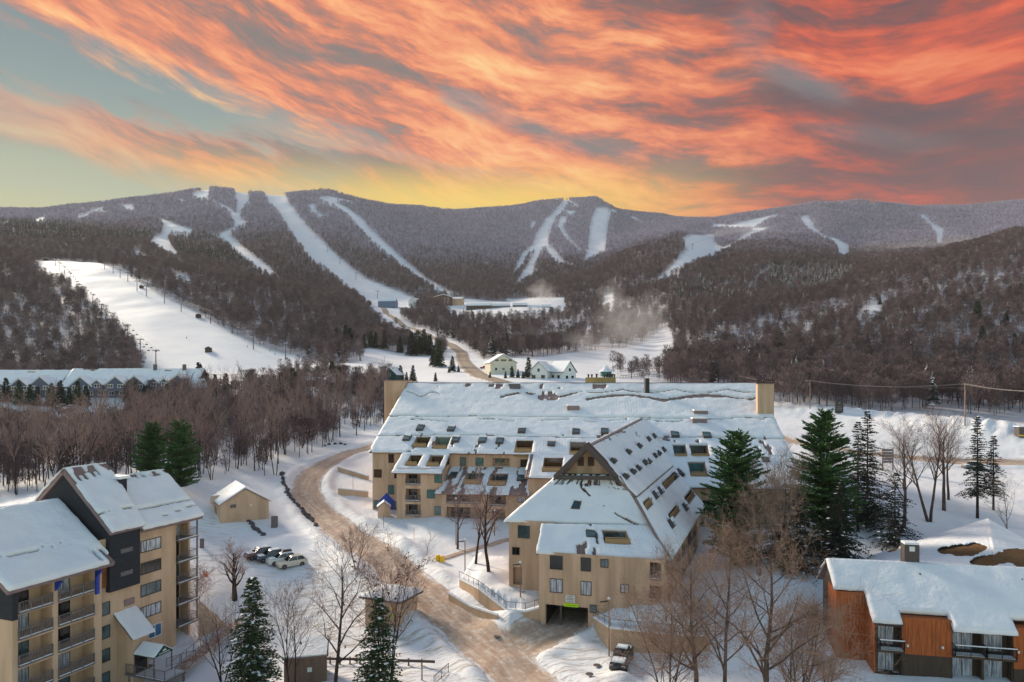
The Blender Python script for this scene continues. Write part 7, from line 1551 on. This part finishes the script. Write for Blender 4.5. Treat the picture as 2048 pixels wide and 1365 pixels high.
# mid distance evergreens (one mesh each, shared between copies)
protoM = []
for s in (31, 32, 33):
    TV, V, F, MI = conifer_geo(s, 12, 5.2, dens=1.0, leafl=.55, snowf=.10, gap=.1); n0 = len(V)
    protoM.append(np_mesh('spruce_tree', V, F, [M_spruce if s < 33 else M_fir, M_snow], MI))
MID = [(878,742,680,430,'tallest dark spruce beside the winding valley road'),(868,735,690,440,'spruce behind the tallest dark spruce by the valley road'),(905,752,712,395,'round spruce at the edge of the valley field'),(917,752,730,392,'low spruce right of the round one by the valley field'),(898,755,735,390,'short spruce in front of the valley road bend'),
 (823,700,664,540,'first spruce in the dark clump above the snow field'),(835,702,660,545,'second spruce in the dark clump above the snow field'),(848,704,658,545,'third spruce in the dark clump above the snow field'),(860,706,668,540,'fourth spruce in the dark clump above the snow field'),(800,694,672,560,'small snowy spruce left of the dark clump'),
 (691,690,650,560,'spruce in the left dark clump beside the forest edge'),(700,692,655,560,'second spruce in the left dark clump beside the forest edge'),(672,688,656,560,'outer spruce in the left dark clump'),(742,690,662,565,'spruce in the row below the left wooded hill'),(752,688,664,565,'second spruce in the row below the left wooded hill'),(768,682,660,570,'last spruce in the row below the left wooded hill'),(728,690,668,560,'low spruce in the row below the left wooded hill'),
 (801,768,730,322,'spruce just right of the green gabled house'),(826,768,730,320,'pointed spruce between green gable and long roof ridge'),(813,768,744,322,'small spruce between the two by the green gable'),(871,770,745,318,'small spruce on the snow above the left roof ridge'),
 (664,752,722,350,'dark spruce beside the blue shed'),(678,800,733,300,'dark spruce in front of the low white roofs'),(727,790,752,300,'brown green spruce left of the left stair tower'),
 (1024,765,732,338,'spruce left in the group before the white alpine house'),(1036,765,738,336,'low snowy spruce in the group before the white alpine house'),(1011,766,742,335,'small spruce at the left of the alpine house group'),(1057,765,714,334,'tallest spruce in front of the white alpine house'),(1046,766,745,333,'squat spruce beside the tallest alpine house spruce'),
 (980,768,750,335,'small dark bush like spruce at the road bend'),(1095,768,752,333,'dark shrub spruce at the alpine house entrance'),(1135,768,750,333,'dark shrub spruce right of the alpine house'),
 (12,800,755,283,'spruce at the left edge before the grey lodge'),(60,810,768,278,'spruce group member before the second lodge gable'),(38,812,762,278,'leftmost dark spruce before the lodge gables'),(75,812,772,276,'low spruce before the second lodge gable'),(98,812,776,276,'snowy spruce between second and third lodge gables'),(103,815,766,275,'tall snowy spruce before the lodge roof joint'),(120,812,760,277,'dark spruce at the lodge roof joint'),(138,812,774,277,'dark spruce right of the lodge roof joint'),(155,812,762,276,'tall dark spruce before the fourth lodge gable'),(172,812,770,276,'spruce beside the fourth lodge gable'),(256,800,763,283,'spruce before the sixth lodge gable'),(270,800,758,283,'taller spruce before the sixth lodge gable'),(289,800,772,283,'small spruce between lodge dormers'),(333,798,767,284,'small spruce before the twin lodge dormers'),(354,798,768,284,'small spruce before the last lodge gable'),
 (398,776,724,310,'spruce right of the lodge end tower'),(390,780,738,308,'short spruce by the lodge end tower'),(414,780,745,300,'low spruce in front of the scaffold'),(430,782,748,300,'second low spruce in front of the scaffold'),(452,784,746,300,'third low spruce in front of the scaffold'),(585,790,735,290,'dark spruce rising above the woods, left of two'),(563,790,745,290,'dark spruce rising above the woods, right by the piste foot')]
for i, (px, pb, pt_, d, lb) in enumerate(MID):
    x, y = PXY(px, d); g0 = float(gz(x, y)); zt = (YH - pt_) / FPX * d; h = max(3.5, zt - g0 if zt - g0 < 24 else 16); o = bpy.data.objects.new('spruce_tree', protoM[i % 3]); COL.objects.link(o); o.location = (x, y, g0 - .1); s = h / 12; o.scale = (s * 1.15, s * 1.15, s); o.rotation_euler = (0, 0, i * 1.7); tag(o, lb, 'conifer')
# scattered snow laden evergreens on the right hill
RH = [(1890,718,26),(1908,715,22),(1595,725,26),(1600,735,22),(1500,730,30),(1515,728,34),(1480,735,28),(1412,745,36),(1560,720,30),(1700,655,20),(1810,652,22),(1830,648,18),(1955,655,46),(1945,600,16),(2012,655,26),(1900,690,24),(1965,690,34),(1985,700,30),(2030,700,28),(1610,745,20),(1955,720,32),(2020,600,24),(2040,590,20),(1740,730,32),(1735,690,20),(1440,720,24),(1560,640,14),(1760,610,14),(1860,560,12),(1925,540,12),(1660,560,12),(1680,548,12),(1700,560,12)]
for i, (px, py, hp_) in enumerate(RH):
    p = G(px, py, 330, 1500)
    if abs(proj(p)[1] - py) > 8: continue
    h = hp_ / FPX * p.y * 1.15; o = bpy.data.objects.new('snowy_spruce', protoM[i % 3]); COL.objects.link(o); o.location = p; s = min(h, 22) / 12; o.scale = (s * 1.2, s * 1.2, s); tag(o, 'snow laden spruce standing out of the bare woods on the right hill', 'conifer', 'snowy spruces on the right hill')
# ---- bare foreground trees
FT = [
 (1, 664, 1372, 1072, 71, dict(r0=.26, nb=(11, 6, 5, 4), first=.32, spread=.62, levels=4), M_bark2, M_twig, 'tall bare tree in the bottom centre-left with a dark straight trunk'),
 (2, 583, 1372, 1140, 77, dict(r0=.14, multi=3, nb=(8, 5, 4, 3), first=.25, spread=.45), M_bark2, M_twig, 'three stemmed bare tree beside the brown service shed'),
 (3, 470, 1184, 1072, 101, dict(r0=.42, nb=(13, 6, 5, 3), first=.28, spread=.75), M_bark2, M_twig, 'stout bare tree between the left condominium and the parked cars'),
 (4, 712, 1105, 1035, 106, dict(r0=.14, multi=2, nb=(8, 6, 4, 3), first=.3, spread=.45), M_bark2, M_twig2, 'small brown tree standing against the sanded road'),
 (5, 776, 1352, 1075, 72, dict(r0=.17, multi=4, nb=(8, 6, 4, 3), first=.28, spread=.45, leafs=450), M_bark2, M_twig, 'many stemmed tree with a few dead leaves by the hipped hut'),
 (6, 915, 1088, 950, 114, dict(r0=.22, nb=(10, 6, 4, 3), first=.35, spread=.6), M_bark, M_twig, 'bare tree before the balconies of the long block, farther one'),
 (7, 978, 1150, 925, 98, dict(r0=.30, nb=(12, 6, 5, 3), first=.3, spread=.62), M_bark2, M_twig, 'dark bare tree on the terrace above the curved wall'),
 (8, 951, 1128, 960, 103, dict(r0=.22, nb=(9, 6, 4, 3), first=.35, spread=.55), M_bark2, M_twig, 'second bare tree just behind the terrace tree'),
 (9, 1395, 1400, 1085, 66, dict(r0=.28, nb=(16, 8, 6, 5), first=.26, spread=.78, twig_r=.0075), M_bark, M_twig2, 'bare tree in the lower right thicket, nearest the dark pickup'),
 (10, 1455, 1420, 1060, 63, dict(r0=.23, nb=(15, 8, 6, 5), first=.28, spread=.72, twig_r=.0075), M_bark, M_twig2, 'second large bare tree of the lower right thicket'),
 (11, 1532, 1420, 1045, 62, dict(r0=.31, nb=(17, 8, 6, 5), first=.24, spread=.80, twig_r=.0075), M_bark, M_twig2, 'largest bare tree of the lower right thicket'),
 (12, 1335, 1425, 1150, 66, dict(r0=.16, multi=4, nb=(10, 7, 6, 4), first=.2, spread=.75), M_bark, M_twig2, 'low spreading bare tree at the left of the thicket'),
 (13, 1590, 1420, 1190, 64, dict(r0=.18, multi=4, nb=(10, 7, 6, 4), first=.2, spread=.7), M_bark, M_twig2, 'bushy bare tree at the right of the thicket'),
 (14, 1655, 1400, 1285, 70, dict(r0=.12, multi=3, nb=(8, 6, 5, 3), first=.15, spread=.6), M_bark, M_twig2, 'reddish bare shrub left of the rust orange townhouses'),
 (15, 1562, 1110, 885, 97, dict(r0=.2, multi=3, nb=(10, 7, 5, 4), first=.3, spread=.45), M_bark, M_twig2, 'reddish bare tree before the right end of the long roof'),
 (16, 1520, 1125, 960, 95, dict(r0=.16, multi=3, nb=(9, 6, 5, 4), first=.2, spread=.5), M_bark, M_twig2, 'lower bare tree between broad pine and tallest pine'),
 (17, 1808, 1062, 828, 114, dict(r0=.32, nb=(13, 6, 5, 3), first=.35, spread=.55), M_bark, M_twig, 'bare tree with a high crown, leftmost of the row by the car park'),
 (18, 1860, 1042, 822, 118, dict(r0=.36, multi=2, nb=(12, 6, 5, 3), first=.4, spread=.42), M_bark, M_twig, 'thick twin trunked bare tree in the row by the car park'),
 (19, 1888, 1030, 815, 124, dict(r0=.34, nb=(12, 6, 5, 3), first=.42, spread=.5), M_bark, M_twig, 'straight bare trunk right of the twin trunked tree'),
 (20, 1897, 990, 835, 132, dict(r0=.26, nb=(11, 6, 4, 3), first=.45, spread=.5), M_bark, M_twig, 'farthest bare tree in the row by the car park'),
 (21, 2013, 1060, 930, 112, dict(r0=.10, nb=(12, 5, 4), levels=3, first=.2, spread=.6), M_rail, M_twig2, 'thin pale birch near the right edge'),
 (22, 1335, 1150, 1075, 86.5, dict(r0=.10, multi=3, nb=(7, 6, 5, 3), first=.2, spread=.5), M_bark, M_twig2, 'small reddish tree against the right corner of the wing'),
 (23, 1950, 1080, 1040, 112, dict(r0=.06, multi=4, nb=(8, 6, 4, 3), first=.1, spread=.7), M_bark, M_twig2, 'low brown thicket behind the second townhouse roof'),
 (24, 395, 1180, 1115, 99, dict(r0=.06, multi=3, nb=(7, 6, 4, 3), first=.1, spread=.6), M_bark, M_twig2, 'little bare shrub beside the far balconies of the left condominium'),
 (25, 445, 1345, 1175, 80, dict(r0=.14, multi=3, nb=(8, 6, 4, 3), first=.2, spread=.55), M_bark2, M_twig, 'spreading bare tree between the outdoor stair and the spruce'),
]
for s, px, pb, pt_, d, kw, bk, tw, lb in FT:
    x, y = PXY(px, d); g0 = float(gz(x, y)); h = ((YH - pt_) / FPX * d - g0) * (1.08 if s in (9, 10, 11) else 1.04 if s in (1, 12, 13) else .96); kw = dict(kw); kw.setdefault('levels', 4)
    make_tree('bare_tree', bare_tree_mesh(s + 100, h * (.80 if kw.get('multi', 1) == 1 else .82), kw.pop('r0'), **kw), (x, y, g0), lb, 'tree', bk, tw)
# ---- the dense woods left of the road: individual trees sharing a few meshes
WP = []
for s in range(7):
    tv, cv, _ = bare_tree_mesh(300 + s, 12.5, .15, levels=3, nb=(9, 5, 4), first=.45, spread=.40, lens=(.32, .55, .6), twig_r=.018, multi=1 if s % 3 else 2, split=1)
    v = np.concatenate([tv[0], cv[0]]); f_ = np.concatenate([tv[1], cv[1] + len(tv[0])]); WP.append(np_mesh('bare_tree', v, f_, [M_bark2, M_twig], [0] * len(tv[1]) + [1] * len(cv[1])))
rw_ = np.random.default_rng(77); bx_ = [(-120, 1010), (0, 1004), (120, 985), (300, 965), (420, 966), (545, 956), (575, 935), (620, 915), (680, 880), (770, 864)]
cnt = 0; tries = 0; placed = []
while cnt < 300 and tries < 20000:
    tries += 1; px = rw_.uniform(-60, 772); d = math.sqrt(rw_.uniform(118 ** 2, (285 if px > 330 else 232) ** 2)); x, y = PXY(px, d); g0 = float(gz(x, y)); py = YH - FPX * g0 / d
    if py > np.interp(px, [q[0] for q in bx_], [q[1] for q in bx_]) or (px < 250 and d > 222) : continue
    if px > 560 and d < 175: continue
    if float(poly_dist(np.array([x]), np.array([y]), RC)[0]) < 7: continue
    if rw_.random() > (.45 + .55 * (px > 300)) : continue
    if any((x - a) ** 2 + (y - b) ** 2 < 6.0 for a, b in placed): continue
    if abs(x + 52) < 8 and abs(y - 134) < 8: continue
    placed.append((x, y)); o = bpy.data.objects.new('bare_tree', WP[cnt % 7]); COL.objects.link(o); s = rw_.uniform(.75, 1.2); o.location = (x, y, g0 - .1); o.scale = (s, s, s * rw_.uniform(.9, 1.12)); o.rotation_euler = (rw_.normal(0, .03), rw_.normal(0, .03), rw_.random() * 6.28)
    tag(o, 'slender bare hardwood in the dense brown woods left of the road bend', 'tree', 'bare trees of the woods left of the road bend'); cnt += 1
print('WOODS', cnt)
# brush and saplings under the woods: countless
def brush(name, region, n, seed, h0, label):
    rg = np.random.default_rng(seed); pts = []; hs = []
    while len(pts) < n:
        px = rg.uniform(region[0], region[1]); d = math.sqrt(rg.uniform(region[2] ** 2, region[3] ** 2)); x, y = PXY(px, d); g0 = float(gz(x, y)); py = YH - FPX * g0 / d
        if not region[4](px, py, d, x, y): continue
        pts.append((x, y, g0 - .1)); hs.append(h0 * rg.uniform(.5, 1.2))
    return gn_scatter(name, np.array(pts), np.array(hs), protoB[0], label, 'undergrowth')
brush('undergrowth', (-80, 775, 125, 290, lambda px, py, d, x, y: py < np.interp(px, [q[0] for q in bx_], [q[1] for q in bx_]) - 4 and not (px < 250 and d > 230) and not (px > 560 and d < 178) and poly_dist(np.array([x]), np.array([y]), RC)[0] > 7), 800, 5, 9.0, 'thin saplings and brush filling the woods left of the road bend')
brush('undergrowth', (480, 780, 285, 335, lambda px, py, d, x, y: True), 130, 6, 9, 'bare saplings behind the woods at the foot of the piste')
brush('undergrowth', (1340, 2150, 285, 330, lambda px, py, d, x, y: True), 150, 8, 12, 'bare trees edging the far side of the car park')
brush('undergrowth', (1225, 1345, 330, 420, lambda px, py, d, x, y: vnoise(px * .05, d * .05) > .4), 45, 9, 9, 'scattered bare trees around the valley rail fences')
brush('undergrowth', (560, 690, 330, 470, lambda px, py, d, x, y: py > 690), 110, 10, 10, 'bare trees right of the big open piste foot')
# ================================================================== AIR
def vol_mat(name, dens, colr, noise_scale=None, centre=None, radii=None):
    m = bpy.data.materials.new(name); m.use_nodes = True; t = m.node_tree; t.nodes.clear(); h = NG(t); o = h.node('ShaderNodeOutputMaterial'); v = h.node('ShaderNodeVolumePrincipled')
    v.inputs['Color'].default_value = (*colr, 1); v.inputs['Density'].default_value = dens; v.inputs['Anisotropy'].default_value = 0.2
    if noise_scale:
        tc_ = h.node('ShaderNodeTexCoord'); p = tc_.outputs['Object']
        ln = h.node('ShaderNodeVectorMath', operation='LENGTH'); h.l.new(p, ln.inputs[0])
        fall = h.ss(h.m('ADD', ln.outputs['Value'], h.m('MULTIPLY', h.m('SUBTRACT', h.noise(p, noise_scale, 5.0, 0.65), 0.5), 2.2)), 0.90, -0.1)
        h.l.new(h.m('MULTIPLY', fall, dens), v.inputs['Density'])
    t.links.new(v.outputs[0], o.inputs['Volume']); return m
def plume(px, py, d, rx, ry, rz, dens, label):
    p = P(px, py, d); m = MB(); m.lathe((0, 0, 0), [(.02, -1), (.5, -.87), (.87, -.5), (1, 0), (.87, .5), (.5, .87), (.02, 1)], 14)
    o = solo('snow_mist', m, vol_mat('snow_mist', dens, (.95, .95, 1.0), 1.6), label, 'mist', kind='stuff'); o.location = p; o.scale = (rx, ry, rz); return o
plume(1252, 655, 560, 34, 40, 26, .014, 'drifting snow gun mist over the valley woods')
plume(1180, 690, 500, 26, 30, 14, .014, 'low snow gun mist along the valley field')
plume(1300, 640, 640, 26, 40, 30, .009, 'thin mist rising before the right hill')
plume(1085, 588, 1180, 34, 60, 26, .012, 'snow gun mist above the base village')
plume(1225, 600, 900, 26, 60, 30, .006, 'thin mist in the forest clearing')
plume(1880, 505, 1900, 300, 260, 26, .0035, 'ground mist lying behind the right hill ridge')
plume(1480, 480, 2300, 210, 260, 40, .0025, 'haze on the distant snowy valley')
hb_ = MB(); hb_.box(-9000, 9000, -260, 5200, -110, 1050)
solo('haze', hb_, vol_mat('haze_air', 0.00004, (.90, .90, .98)), 'thin pale air between the camera and the mountains', 'haze', kind='stuff')
